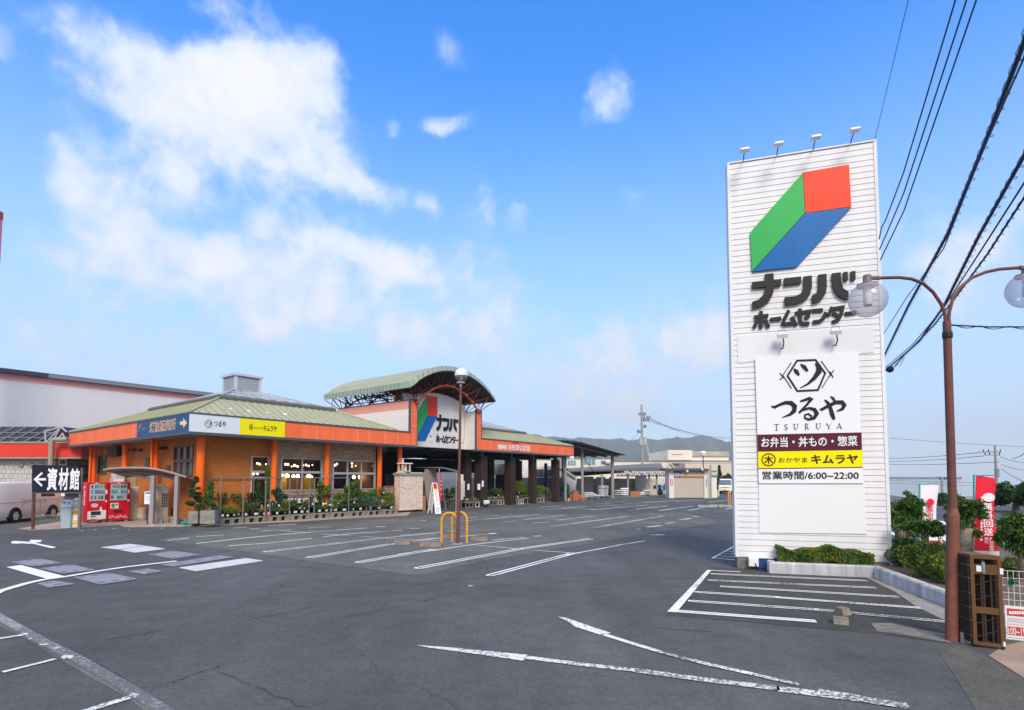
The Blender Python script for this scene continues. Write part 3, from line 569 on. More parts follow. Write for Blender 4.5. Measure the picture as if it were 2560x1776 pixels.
# two swan-neck lamps on the boards and four floodlights on top
for (x,y) in ((366,128),(684,108)):
    p=TW(*c6(x,y),.03); b=B(); b.tube([p+Vector((-.0,0,-.16)),p+Vector((.02,-.10,-.20)),p+Vector((.03,-.20,-.10)),p+Vector((.01,-.22,.02))],.013,6)
    o=b.build('board_lamp',DARK,tower,True); b=B(); b.tbox(Matrix.Translation(p+Vector((0,-.22,.07)))@Matrix.Rotation(.5,4,'X'),-.10,-.05,-.05,.10,.08,.04); b.build('lamp_head',PANEL,o)
    b=B(); b.tube([p+Vector((-.09,-.2,.1)),p+Vector((-.06,-.2,.19)),p+Vector((.06,-.2,.19)),p+Vector((.09,-.2,.1))],.008,5); b.build('lamp_bail',GREY,o)
for (x0,y0,x1,y1) in ((170,302,176,215),(413,258,418,172),(675,213,683,125),(940,166,960,72)):
    p=TW(*c5(x0,y0)); q=TW(*c5(x1,y1)); q.y=-.55; p.z=top_z+.02; p.y=.1; q=TW(*c5(x1,y1),.5)
    b=B(); b.tube([p,(p+q)/2+Vector((0,.1,.02)),q],.011,6); o=b.build('floodlight',DARK,tower,True)
    b=B(); b.bbox(q.x-.095,q.y-.07,q.z-.02,q.x+.095,q.y+.07,q.z+.03,.015); b.build('floodlight_head',PANEL,o)
p=TW(*c6(175,1478)); b=B(); b.bbox(p.x-.02,-.16,.08,p.x+.5,.0,.27,.02); b.mat(1).box(p.x+.18,-.168,.05,p.x+.52,-.162,.265); b.tube([(p.x+.1,-.1,.2),(p.x+.12,-.2,.1),(p.x+.2,-.22,.03),(p.x+.5,-.2,.02)],.012,6)
b.build('junction_box',[PANEL,M('box_blue',(.02,.06,.16),.5)],tower)
for (x,y) in ((1133,855),(1135,930),(1141,1005)):
    q=TW(*c5(x,y)); b=B(); b.tube([(tw_w,.2,q.z),(q.x+.03,.2,q.z)],.012,6); b.lathe([(.02,-.06),(.035,-.05),(.02,-.02),(.035,0),(.02,.03),(.03,.05),(.01,.07)],(q.x,.2,q.z),10); b.build('insulator',GREY,tower,True)
b=B(); b.tube([(tw_w+.012,.25,.5),(tw_w+.03,.25,2.2)],.02,6); b.build('cable_conduit',M('conduit_blue',(.03,.05,.22),.5),tower)

# ---------------------------------------------------------------- street lamps
def lamp_globe(parent,c,r,frost=False,capz=1):
    g=B().ball((c.x,c.y,c.z),r,24); o=g.build('globe',GLOBE,parent,True)
    if frost:
        b=B(); k=9; b.lathe([(r*1.004*math.sin(t),r*1.004*math.cos(t)) for t in [rad(8+10*i) for i in range(k)]]+[(r*1.004*math.sin(rad(100)),r*1.004*math.cos(rad(100)))],c,24); b.build('frosted_top',GLOBEF,o,True)
    b=B(); b.lathe([(.028,-.14),(.05,-.12),(.05,.10),(.03,.13)],(c.x,c.y,c.z+(.05 if capz>0 else -.02)),12,True); b.build('bulb',BULB,o,True)
    return o
base=G(2379,1602); lamp=thing('street_lamp','brown double-armed globe street lamp beside the folding gate','street lamp',base)
zt=AT(2133,0,base.y); 
def LP(x,y,dy=0): p=AT(*c8(x,y),base.y+dy)-base; return p
top=LP(980,780); knee=AT(*c7(524,425),base.y)-base; foot=Vector((0,0,0))
b=B(); b.tube([(0,0,0),(knee.x,0,knee.z-.04)],[.069,.068],14); b.tube([(knee.x,0,knee.z-.04),(knee.x,0,knee.z+.05)],[.068,.047],14); b.mat(1).tube([(knee.x,0,knee.z+.05),(top.x,0,top.z)],[.047,.045],14)
b.build('pole',[BROWNL,BROWN],lamp,True)
b=B(); b.lathe([(.05,0),(.056,.02),(.056,.07),(.05,.09)],(top.x,0,top.z-.22),14); b.tube([(top.x-.05,-.05,top.z-.18),(top.x-.09,-.09,top.z-.18)],.012,6); b.build('clamp_band',DARK,lamp)
A1=[LP(968,790),LP(966,720),LP(935,640),LP(870,545),LP(790,475),LP(700,440),LP(600,428),LP(440,432)]
A2=[LP(993,790,.0),LP(1000,700,.0),LP(1030,590,0),LP(1090,505,0),LP(1180,430,0),LP(1290,385,0),LP(1400,362,0),LP(1560,350,0)]
for A in (A1,A2):
    b=B(); b.tube(A,.020,10); b.build('arm',BROWN,lamp,True)
for gc,ae,ca in ((LP(350,605),A1[-1],LP(348,455)),(LP(1622,530),A2[-1],LP(1620,390))):
    r=.222; o=lamp_globe(lamp,gc,r)
    b=B(); b.lathe([(.125,gc.z+r*.78-gc.z),(.12,r*.90),(.055,r*.98),(.05,r*1.05),(.045,r*1.42),(.001,r*1.44)],(gc.x,gc.y,gc.z),16); b.tube([(gc.x,0,gc.z+r*1.28),(ae.x,ae.y,ae.z)],[.026,.03],8); b.build('cap',CAPG,o,True)
base=G(1144,1361); lamp2=thing('street_lamp','single brown lamp post with clear globe amid the parking bays','street lamp',base)
b=B(); k=AT(*c3(1345,1120),base.y)-base; t=AT(*c3(1360,300),base.y)-base
b.tube([(0,0,0),(k.x,0,k.z)],[.055,.053],12); b.tube([(k.x,0,k.z),(k.x,0,k.z+.05)],[.053,.041],12); b.tube([(k.x,0,k.z+.05),(t.x,0,t.z)],[.041,.037],12); b.build('pole',BROWN,lamp2,True)
b=B(); b.tube([(t.x,0,t.z),(t.x,0,t.z+.1)],[.04,.04],12); b.lathe([(.04,.08),(.13,.10),(.125,.13),(.0,.13)],(t.x,0,t.z),18); b.build('globe_socket',M('socket',(.42,.38,.36),.5),lamp2,True)
gc=AT(*c3(1365,200),base.y)-base; lamp_globe(lamp2,gc,.205,True,0)
b=B(); b.box(-.16,-.16,0,.16,.16,.03); b.build('base_plate',CONC,lamp2)

def hoop(label,p,q,h,r=.034,group='yellow hoop guards'):
    o=(p+q)/2; t=thing('hoop_guard',label,'bollard',o,0,group); d=(q-p); w=d.length/2; d.normalize(); rc=.13*h
    pts=[-d*w]+[-d*w+Vector((0,0,h-rc*2))]
    for i in range(1,9):
        a=math.pi/2*i/8; pts.append(-d*w+d*rc*2*(1-math.cos(a))+Vector((0,0,h-rc*2+rc*2*math.sin(a))))
    for i in range(0,8):
        a=math.pi/2*i/8; pts.append(d*w-d*rc*2*(1-math.sin(a))+Vector((0,0,h-rc*2+rc*2*math.cos(a))))
    pts+=[d*w+Vector((0,0,h-rc*2)),d*w]
    B().tube(pts,r,12).build('hoop_rail',YEL,t,True)
    b=B()
    for s in (-1,1): b.lathe([(.09,.0),(.09,.012),(.036,.014),(.036,.03)],d*w*s,12)
    b.build_each('foot_plate',CONC,t)
hoop('nearer yellow hoop guard in front of the globe lamp post',G(*c3(1192,1560+130)) if False else G(*d3(277,345)),G(*d3(383,347)),.93)
hoop('farther yellow hoop guard behind the globe lamp post',G(*d3(348,332)),G(*d3(447,342)),.93)
hoop('small yellow hoop guard at the left edge of the sign tower',G(*c4(2166,1062)),G(*c4(2200,1056)),1.0)
hoop('yellow hoop guard half hidden by the sign tower',G(*c4(2182,1062)),G(*c4(2230,1054)),1.05)
def block(label,c,x,y,w,d,h,rz,mat=CONC,group='concrete wheel stops'):
    o=G(*c(x,y)); b=B(); b.prism([(-w/2,-d/2,0),(-w/2,d/2,0),(-w/2,d*.3,h),(-w/2,-d*.3,h)],(w,0,0)); ob=b.build('wheel_stop',mat,None,loc=o,rz=rz); tag(ob,label,'wheel stop',group)
SR=math.atan2(.794,.607)
BRK=M('block_brown',(.23,.18,.155),.95,var=.3,vs=8,bump=.5)
block('brown concrete wheel stop just left of the yellow hoops',d3,208,365,.62,.17,.13,-.10,BRK)
block('brown wheel stop at the far left of the lamp post',d3,20,352,.50,.17,.13,-.15,BRK)
block('dark wheel stop right of the yellow hoops',d3,533,327,.52,.17,.13,-.10,BRK)
block('dark wheel stop hidden behind the yellow hoops',d3,340,312,.5,.17,.12,-.10,BRK)
block('far wheel stop left of the small yellow hoop',e4,1860,712,1.3,.2,.15,0); block('far wheel stop right beside the sign tower',e4,2100,710,1.2,.2,.15,0); block('middle far wheel stop near the small yellow hoop',e4,1990,702,1.2,.2,.13,0)
block('broken brown block lying in the slanted bay',d4,1818,224,.15,.18,.10,.3,BRK,'loose concrete blocks'); block('grey half-round block lying in the slanted bay',d4,1812,262,.18,.18,.09,-.5,CONCD,'loose concrete blocks')

# ---------------------------------------------------------------- planter, hedge and trees
P1=G(*c6(298,1532)); P2=G(*c6(930,1560)); P3=G(*c7(500,997)); P4=Vector((6.45,7.1,0)); kh=.235
kt=thing('planter_kerb','weathered white painted kerb around the planting bed','kerb',(0,0,0))
b=B(); pts=[P1+tdir*-.0-tn*.4,P1,P2,P3,P4]; wk=.13
def offs(P,w):
    out=[]
    for i,p in enumerate(P):
        a=(p-P[i-1]).normalized() if i else None; c=(P[i+1]-p).normalized() if i<len(P)-1 else None
        t=((a or c)+(c or a)).normalized(); n_=Vector((-t.y,t.x,0)); cs=n_.dot(Vector((-(a or c).y,(a or c).x,0))); out.append(p+n_*w/max(cs,.4))
    return out
inn=offs(pts,wk)
for i in range(len(pts)-1):
    a,c,d,e=pts[i],pts[i+1],inn[i+1],inn[i]; z=Vector((0,0,kh)); bv=Vector((0,0,kh-.03)); m=.18
    ai,ci=a.lerp(e,m),c.lerp(d,m)
    b.add([a,c,c+bv,a+bv,ci+z,ai+z,d+z,e+z,d,e],[(0,1,2,3),(3,2,4,5),(5,4,6,7),(7,6,8,9)])
    if i==0: b.add([a,a+bv,ai+z,e+z,e],[(0,1,2,3,4)])
b.build('kerb_wall',KERBW,kt)
bed=[inn[0],inn[1],inn[2],inn[3],inn[4],Vector((9.5,7.2,0)),Vector((13,11,0)),Vector((12,15,0)),TA+tdir*(tw_w+.3)-tn*.9,TA+tdir*(tw_w+.15)+tn*.0,TA+tn*.05]
b=B(); bz=kh-.045; b.poly([(p.x,p.y,bz) for p in bed]); struct(b.build('planting_bed',SOIL),'bare brown soil of the planting bed')
b=B(); b.prism([(p.x,p.y,-.05) for p in bed[4:9]],(0,0,kh)); struct(b.build('bed_bank',SOIL),'earth bank behind the planting bed')

def bush(name,label,cat,c,r,n,size,mats,group=None,asp=.5,box=None,noise=.25,stem=True,seed=1):
    rr=random.Random(seed); t=thing(name,label,cat,c,box[3] if box else 0,group); b=B()
    ph=[(rr.uniform(0,6.3),rr.uniform(0,6.3),rr.uniform(2,5),rr.uniform(2,5)) for _ in range(4)]
    for i in range(n):
        if box:
            w,d,h=box[:3]; p=Vector((rr.uniform(-w/2,w/2),rr.uniform(-d/2,d/2),rr.uniform(0,1)**.6*h))
            k=rr.random()
            if k<.45: p.y=-d/2+abs(rr.gauss(0,.05))
            elif k<.75: p.z=h-abs(rr.gauss(0,.04))
            p.z+= .05*math.sin(p.x*5+1)+.03*math.sin(p.x*13); p.y+=.03*math.sin(p.x*9+p.z*8)
            q=.6*math.sin(p.x*6.1+p.z*9)+.5*math.sin(p.x*17+p.y*9)+rr.gauss(0,.5)
        else:
            th=rr.uniform(0,2*math.pi); cz=rr.uniform(-1,1); s=math.sqrt(1-cz*cz)
            dvec=Vector((s*math.cos(th),s*math.sin(th),cz)); wob=sum(math.sin(a+th*round(e))*math.sin(b_+cz*f) for a,b_,e,f in ph)*noise/2
            k=(rr.random()**.28)*(1+wob); p=Vector((dvec.x*r[0]*k,dvec.y*r[1]*k,dvec.z*r[2]*k+r[2]))
            q=wob*6+rr.gauss(0,.7)
        if p.z<0: p.z=rr.uniform(0,.1)
        b.mat((0 if q<-.4 else 1 if q<.6 else 2) if rr.random()<.75 else rr.randrange(len(mats)))
        b.leaf(p,size*rr.uniform(.6,1.3),asp,rr=rr)
    b.build('foliage',mats,t)
    if stem:
        s=B()
        for i in range(6):
            a=rr.uniform(0,6.3); s.tube([(0,0,-.03),(.1*math.cos(a)*(r[0] if r else 1),.1*math.sin(a),(r[2] if r else box[2])*.5),(.5*math.cos(a)*(r[0] if r else .3),.5*math.sin(a)*(r[1] if r else .3),(r[2]*1.2 if r else box[2]*.7))],[.02,.014,.006],5)
        s.build('stems',BARK,t)
    return t
hm=(P1+P2)/2-tn*.30+tdir*.13; hm.z=bz
bush('hedge','low clipped reddish green hedge at the foot of the sign tower','hedge',hm,None,13000,.045,[LF[1],LF[2],LF[3],LF[4],LF[0]],box=(1.78,.36,.33,TRZ),seed=3,stem=True)
def gz(c,x,y,z=bz): return G(*c(x,y),z)
bush('shrub','rounded yellow-green shrub in the middle of the planting bed','shrub',gz(c7,393,808),(.42,.40,.33),5200,.05,[LF[1],LF[2],LF[3],LF[0]],'rounded shrubs in the planting bed',seed=4)
bush('shrub','rounded dark green shrub next to the sign tower corner','shrub',gz(c7,258,748),(.40,.36,.29),4200,.05,[LF[0],LF[1],LF[2],LF[1]],'rounded shrubs in the planting bed',seed=5)
bush('shrub','rounded shrub partly behind the brown lamp post','shrub',gz(c7,500,850),(.30,.30,.27),3000,.05,[LF[1],LF[2],LF[3],LF[0]],'rounded shrubs in the planting bed',seed=6)
bush('shrub','low shrub behind the folding gate at the right','shrub',G(*c7(930,830),.15),(.34,.3,.22),2200,.05,[LF[1],LF[2],LF[4],LF[0]],'rounded shrubs in the planting bed',seed=7)
def pollard(label,c,trunk,crowns,n,seed,leaf=.085):
    """trunk: [(x,y,r_px)...] image outline; crowns: [(x,y,rx,ry)...]; c: crop; dist from base"""
    rr=random.Random(seed); base=trunk[0][3]; t=thing('pollarded_tree',label,'tree',base,0,'pollarded trees along the road')
    y=base.y; s=y/F/2.36
    pts=[];rs=[]
    for x,yy,r,_ in trunk: p=AT(*c7(x,yy),y)-base; pts.append(p); rs.append(r*s)
    pts[0]=Vector((pts[0].x,0,-.05)); b=B(); b.tube(pts,rs,12)
    tp=pts[-1]
    for cx,cy,rx,ry in crowns:
        q=AT(*c7(cx,cy),y)-base
        for i in range(4): b.tube([tp-Vector((0,0,.08)),tp.lerp(q,.5)+Vector((rr.uniform(-.05,.05),rr.uniform(-.05,.05),0)),q+Vector((rr.uniform(-.6,.6)*rx*s,rr.uniform(-.6,.6)*rx*s,rr.uniform(-.3,.5)*ry*s))],[.05,.03,.012],6)
    b.build('trunk',BARK,t,'all')
    b=B(); mats=[LF[0],LF[1],LF[2],LF[3]]
    for cx,cy,rx,ry in crowns:
        q=AT(*c7(cx,cy),y)-base; k=int(n*rx*ry/sum(a[2]*a[3] for a in crowns))
        cl=[(Vector((rr.gauss(0,.55)*rx*s,rr.gauss(0,.55)*rx*s,rr.gauss(0,.5)*ry*s)),rr.uniform(.25,.5)) for _ in range(22)]
        for i in range(k):
            o,rad_=rr.choice(cl); dvec=Vector((rr.gauss(0,1),rr.gauss(0,1),rr.gauss(0,1))).normalized()*rr.random()**.4
            p=q+o+Vector((dvec.x*rx*s*rad_,dvec.y*rx*s*rad_,dvec.z*ry*s*rad_))
            b.mat(rr.choice((0,0,1,1,1,2) if rr.random()<.95 else (3,)))
            out=(p-q); out.z-=.05
            d=(out.normalized()+Vector((rr.gauss(0,.5),rr.gauss(0,.5),rr.gauss(-.25,.5)))).normalized(); L_=leaf*rr.uniform(.6,1.2)
            w=d.cross(Vector((rr.gauss(0,1),rr.gauss(0,1),rr.gauss(0,1)))).normalized()*L_*.15
            m=p+d*L_*.45; b.add([p,m+w,p+d*L_-Vector((0,0,L_*.15)),m-w],[(0,1,2,3)])
    b.build('crown',mats,t)
T=lambda x,y,r,b=None:(x,y,r,b)
pollard('thick-trunked pollard tree right beside the sign tower',c7,[T(208,640,26,AT(*c7(208,700),11.6)*1),T(210,560,24),T(208,480,22),T(205,430,20)],[(205,430,84,52),(270,380,52,42)],3800,21)
pollard('thin pale-trunked pollard tree between sign tower and white banner',c7,[T(268,640,15,AT(*c7(268,690),12.4)*1),T(265,560,16),T(258,490,16)],[(262,430,46,48)],1000,22)
pollard('low umbrella-shaped pollard tree before the white banner',c7,[T(358,640,18,AT(*c7(358,690),10.8)*1),T(358,580,20),T(362,540,22)],[(378,508,88,40)],3600,23)
pollard('pollard tree just right of the brown lamp post',c7,[T(598,670,32,AT(*c7(598,720),9.2)*1),T(598,600,32),T(602,520,34)],[(612,452,56,70)],3600,24)
pollard('large pollard tree at the right edge of the picture',c7,[T(935,760,20,AT(*c7(935,800),8.6)*1),T(930,690,18),T(925,630,20)],[(895,515,95,120),(960,560,65,95)],4200,25)

# ---------------------------------------------------------------- banners
def banner(label,y,pole,quad,mat,group='nobori banners along the road'):
    o=AT(*c7(*pole[0]),y); o.z=bz if y<13.5 else 0; t=thing('nobori_banner',label,'banner',o,0,group)
    X=lambda x,yy:AT(*c7(x,yy),y)-o; X2=lambda x,yy:AT(*c7(x,yy),y-.065)-o
    b=B(); b.tube([(0,0,0),X(*pole[1])],.014,8); a=X(*pole[1]); q=X(*quad[1]); b.tube([a-Vector((0,0,.02)),Vector((q.x,0,X(*quad[0]).z*.5+q.z*.5+.02))],.008,6); b.build('banner_pole',M('pole_teal',(.02,.33,.30),.4),t)
    n=14; m=8; q0,q1,q2,q3=[X(*p) for p in quad]; vs=[]
    for i in range(n+1):
        for j in range(m+1):
            l=q0.lerp(q3,i/n); r=q1.lerp(q2,i/n); p=l.lerp(r,j/m); p.y+=.035*math.sin(j/m*5+i/n*6)*(j/m)-.0; vs.append(p)
    b=B(); fs=[(i*(m+1)+j,i*(m+1)+j+1,(i+1)*(m+1)+j+1,(i+1)*(m+1)+j) for i in range(n) for j in range(m)]
    o_=len(b.v); b.add(vs,fs); b.add([Vector(v)+Vector((0,.004,0)) for v in vs],[f[::-1] for f in fs])
    k=n-1
    for fi in range(len(b.f)):
        if (fi%(n*m))//m>=n-(1 if mat is RED2 else 1): b.m[fi]=1
    c=b.build('banner_cloth',[mat,CLOTHW if mat is RED2 else RED2],t,True)
    return t,c,X2
RED2=M('banner_red',(.74,.018,.045),.7); CLOTHW=M('banner_white',(.80,.78,.80),.7)
LG=M('oval_pale',(.80,.74,.76),.7)
def vtext(parent,body,mat,X,x,y0,y1,w,n,off=-.06,bold=.03):
    hgt=(y1-y0)/len(body)
    for i,ch in enumerate(body):
        a=X(x-w/2+ (i*hgt)*0,y0+(i+.92)*hgt); e=X(x+w/2,y0+(i+.06)*hgt)
        yield ch,a,e
def column(name,parent,body,mat,X,x,y0,y1,w,off=.06,bold=.03,lean=0.0):
    vs=[];fs=[];b=B()
    hgt=(y1-y0)/len(body)
    for i,ch in enumerate(body):
        xx=x+lean*i/len(body); a=X(xx-w/2,y0+(i+.94)*hgt); e=X(xx+w/2,y0+(i+.05)*hgt)
        o=text_obj('t',ch,mat,None,a.x,a.z,e.x,e.z,a.y-off,bold=bold); b.add([tuple(v.co) for v in o.data.vertices],[tuple(p.vertices) for p in o.data.polygons]); me=o.data; D.objects.remove(o); D.meshes.remove(me)
    return b.build(name,mat,parent)
t,cl,X=banner('red banner with white lettering behind the folding gate',9.4,[(636,720),(649,205)],[(662,205),(768,228),(790,690),(640,690)],RED2)
b=B(); q=X(735,340); b.lathe([(.001,0),(1,0)],(0,0,0),24); b.v=[(q.x+x*.105,-.07,q.z+y*.075) for x,y,z in b.v]; b.build('oval_patch',LG,cl)
column('large_lettering',cl,'無料回送',PANEL,X,730,368,568,50,.002,.03,6); column('small_lettering',cl,'受付',PANEL,X,722,575,612,22,.002,.02); column('end_lettering',cl,'実施中!!',PANEL,X,750,572,660,22,.004,.02,4)
b=B()
for k in range(14): p=X(690-k*.3,335+k*19); q=X(702-k*.3,348+k*19); b.box(p.x,p.y-.002,q.z,q.x,p.y,p.z)
b.build('side_print',PANEL,cl)
t,cl,X=banner('white banner with red lettering between the pollard trees',13.6,[(318,660),(327,258)],[(335,258),(434,268),(430,620),(330,620)],CLOTHW)
b=B(); q=X(392,368); b.lathe([(.001,0),(1,0)],(0,0,0),24); b.v=[(q.x+x*.09,-.07,q.z+y*.09) for x,y,z in b.v]; b.build('oval_patch',RED2,cl)
column('large_lettering',cl,'取付',RED2,X,392,388,470,32,.002,.03)
def strip_bollard(label,x,y0,y1,yd):
    o=AT(*c7(x,y0),yd); o.z=0; t=thing('striped_post',label,'bollard',o,0,'red and white striped road posts'); b=B(); h=(AT(*c7(x,y1),yd)-o).z; k=9
    for i in range(k): b.mat(i%2).tube([(0,0,h*i/k),(0,0,h*(i+1)/k)],.05,10)
    b.build('post',[M('stripe_red',(.75,.08,.03),.5) if 'stripe_red' not in D.materials else D.materials['stripe_red'],PANEL],t)
    B().lathe([(.14,0),(.12,.05),(.06,.07)],(0,0,0),12,True).build('rubber_base',DARK,t)
strip_bollard('red and white striped post right of the white banner',452,640,578,15.5); strip_bollard('red and white striped post left of the white banner',236,640,580,16.5)

# ---------------------------------------------------------------- folding gate, mesh fence, notice
GB=M('gate_bronze',(.17,.085,.036),.45,metal=.25,var=.12,vs=5); GBD=M('gate_dark',(.055,.038,.030),.5,metal=.2)
gA=G(*c7(648,1222)); gB=G(*c7(836,1245)); gd=(gB-gA); gw=gd.length; gd.normalize(); gn=Vector((-gd.y,gd.x,0)); gh=1.075
gt=thing('folding_gate','folded bronze accordion gate standing beside the brown lamp post','gate',gA,math.atan2(gd.y,gd.x))
fr=.036
b=B(); b.box(0,0,.03,fr,.05,gh); b.box(gw-fr,0,.03,gw,.05,gh); b.box(fr,.004,gh-fr,gw-fr,.046,gh-.002); b.box(fr,.004,.03,gw-fr,.046,.03+fr)
b.box(fr,.006,.40,gw-fr,.044,.475); b.box(fr,.006,gh-.215,gw-fr,.044,gh-.10); b.build('front_frame',GB,gt)
b=B(); b.box(.09,.02,.06,.105,.035,gh-.2); b.box(.18,.02,.06,.195,.035,gh-.2)
for z in (.12,.27,.55,.72): b.tube([(fr,.03,z),(gw-fr,.03,z+.1)],.006,5)
b.build_each('inner_bar',GBD,gt)
b=B(); b.box(.105,-.008,gh-.205,.135,.004,gh-.07); b.box(.112,-.02,gh-.19,.128,-.006,gh-.1); b.build('latch',STEEL,gt)
b=B(); b.box(fr+.02,-.003,gh-.185,fr+.07,.004,gh-.115); b.box(gw-.018,-.004,gh-.2,gw+.012,.0,gh-.13); b.box(gw-.018,-.004,.05,gw+.002,.0,.10); b.build_each('reflector_sticker',PANEL,gt)
b=B(); nf_=15; dl=Vector((gA-G(*c7(528,1170)))).length
back=G(*c7(530,1175))-gA; bx=back.dot(gd); by=back.dot(gn)
for i in range(nf_):
    k=(i+1)/nf_; x=bx*k; y=by*k
    b.box(x-.012,y,.05,x+.008,y+.014,gh-.01); b.box(x+.12,y,.05,x+.14,y+.014,gh-.015); b.box(x+.235,y,.05,x+.255,y+.014,gh-.02)
b.mat(1)
for i in range(nf_):
    k0,k1=i/nf_,(i+1)/nf_
    for z in (.12,.30,.45,.62,.80,.95): b.tube([(bx*k0,by*k0+.02,z),(bx*(k0+k1)/2-.015,by*(k0+k1)/2,z+.012),(bx*k1,by*k1,z)],.005,4)
b.build('folded_lattice',[GBD,STEEL],gt)
b=B(); b.box(bx-.02,by,gh-.012,bx+.26,by+.03,gh+.012); b.prism([(0,.05,gh-.012),(gw,.05,gh-.012),(bx+.26,by,gh-.012),(bx-.02,by,gh-.012)],(0,0,.02)); b.build('top_rail',GB,gt)
b=B()
for x,y in ((.02,.02),(gw-.02,.02),(bx+.05,by),(bx*.5+.1,by*.5)): b.tube([(x-.015,y,.03),(x+.015,y,.03)],.03,12)
b.build_each('castor',DARK,gt); b=B(); b.bbox(-.10,.12,.0,.0,.34,.13,.02); b.build('anchor_block',GREY,gt)
fA=G(2512,1618)+Vector((.12,.45,0)); fB=Vector((8.6,5.6,0)); fd=(fB-fA); fl=fd.length; ft=thing('mesh_fence','white wire mesh fence right of the folding gate','fence',fA,math.atan2(fd.y,fd.x))
fz0=.50; fz1=.84
WM=M('fence_white',(.72,.72,.70),.5); b=B()
x=0
while x<fl: b.tube([(x,0,.30),(x,0,fz1)],.0035,4); x+=.055
for i in range(7): z=.30+i*.09; b.tube([(0,.006,z),(fl,.006,z)],.004,4)
b.build('wire_mesh',WM,ft); b=B()
for x in (0,1.4,2.6): b.tube([(x,.03,0),(x,.03,fz1+.03)],.02,8)
b.build_each('fence_post',WM,ft)
ntc=thing('notice_board','white and red notice board hanging on the mesh fence','notice board',fA,math.atan2(fd.y,fd.x))
sc_=fA.y/F
def NX(x,y): p=PL(*c7(x,y),fA-Vector((math.sin(-math.atan2(fd.y,fd.x)),0,0))*0,Vector((fd.y,-fd.x,0)).normalized())-fA; return Vector((p.dot(fd.normalized()),-.03,p.z))
a=NX(836,1198); e=NX(836,975); b=B(); b.box(a.x,-.03,a.z,a.x+.75,-.012,e.z); nb_=b.build('board',PANEL,ntc)
def NB_(y0,y1,mat,x0=838,w=.74):
    b=B(); b.box(NX(x0,y0).x,-.034,NX(x0,y1).z,NX(x0,y0).x+w,-.0305,NX(x0,y0).z); b.build('colour_band',mat,ntc)
RDN=M('notice_red',(.60,.06,.05),.6); NB_(990,1032,RDN); NB_(1095,1145,RDN)
p=NX(834,1142); q=NX(990,1115); text_obj('hours_lettering','8:00~19:00',PANEL,ntc,p.x,p.z,q.x,q.z,-.037,bold=.02)
b=B()
for k in range(9): p=NX(850+k*15,1026 if k%2 else 1024); q=NX(861+k*15,1008); b.box(p.x,-.037,p.z,q.x,-.0345,q.z)
b.build('title_print',PANEL,ntc)
b=B()
for y in (1048,1058,1068,1082,1160,1172,1184): p=NX(842,y); b.box(p.x,-.034,p.z-.004,p.x+.6,-.0305,p.z+.004)
b.build('print_lines',M('print_grey',(.5,.45,.45),.7),ntc)
o=NX(868,838); b=B(); rr=random.Random(4)
for i in range(26): b.leaf((o.x+rr.gauss(0,.018),-.02+rr.gauss(0,.015),o.z+rr.gauss(0,.025)),.05,.6,rr=rr)
cn=b.build('plastic_bag_knot',M('tarp_green',(.0,.22,.06),.5),None,loc=fA,rz=math.atan2(fd.y,fd.x)); tag(cn,'small green plastic knot tied to the mesh fence','plastic tie')

# ---------------------------------------------------------------- overhead cables
def cable(label,c,pts,z,r,coil=False,group='overhead cables on the right',zs=None):
    P=[]
    for i,p in enumerate(pts): P.append(G(*c(*p),zs[i] if zs else z))
    b=B(); Q=[]
    for i in range(len(P)-1):
        for k in range(6): Q.append(P[i].lerp(P[i+1],k/6))
    Q.append(P[-1]); o=Q[0].copy(); Q=[q-o for q in Q]
    b.tube(Q,r,6); ob=b.build('overhead_cable',WIRE,None,True,loc=o); tag(ob,label,'cable',group)
    if coil:
        h=[]; rr=r*1.9; tot=0; step=r*1.2; 
        L_=[(Q[i+1]-Q[i]).length for i in range(len(Q)-1)]
        for i in range(len(Q)-1):
            n_=max(2,int(L_[i]/.06))
            for k in range(n_):
                q=Q[i].lerp(Q[i+1],k/n_); tot+=L_[i]/n_; a=tot/.42*2*math.pi; d=(Q[i+1]-Q[i]).normalized(); u=d.cross(Vector((0,0,1))).normalized(); w=u.cross(d)
                h.append(q+(u*math.cos(a)+w*math.sin(a))*rr-w*rr*.6)
        B().tube(h,.006,4).build('binding_wire',WIRE,ob)
    return ob
cable('thinnest single wire running up behind the tower top',c0,[(2045,-30),(2041,0),(1963,325),(1938,430)],10.5,.006)
cable('left one of three wires tied to the tower insulators',c5,[(1690,-960),(1678,-855),(1310,370),(1180,715),(1150,770),(1134,850)],7.8,.011,zs=[8.6,8.5,7.4,7.0,6.9,6.62])
cable('middle one of three wires tied to the tower insulators',c5,[(1780,-960),(1757,-855),(1310,520),(1185,815),(1136,925)],7.4,.011,zs=[8.4,8.3,7.0,6.6,6.32])
cable('right one of three wires tied to the tower insulators',c5,[(1855,-960),(1827,-855),(1310,650),(1142,1000)],7.0,.011,zs=[8.2,8.1,6.7,6.05])
cable('thick cable with spiral binding, left of the thick pair',c0,[(2330,0),(2301,95),(2230,280),(2130,525),(2040,690),(1987,800),(1960,850)],8.2,.036,True)
cable('thin cable sagging below the left thick cable',c0,[(2330,30),(2301,130),(2210,335),(2120,560),(2040,665),(1985,752),(1960,790)],8.0,.014)
cable('thick cable with spiral binding, right of the thick pair',c0,[(2330,290),(2301,350),(2200,530),(2120,690),(2065,768),(1990,832),(1970,850)],7.6,.034,True)
cable('plain medium cable right of the right thick cable',c0,[(2330,365),(2301,412),(2200,570),(2115,700),(2050,775),(1990,826)],7.5,.018)
cable('steel-grey cable with ties reaching the lamp post',c0,[(2330,405),(2301,445),(2220,570),(2150,665),(2100,730),(2030,800),(2010,825)],7.3,.022,True)
ob=cable('horizontal cable running right from the lamp post top',c0,[(2137,731),(2220,735),(2301,735),(2400,735)],4.2,.010,True,zs=[4.1,4.1,4.1,4.1])
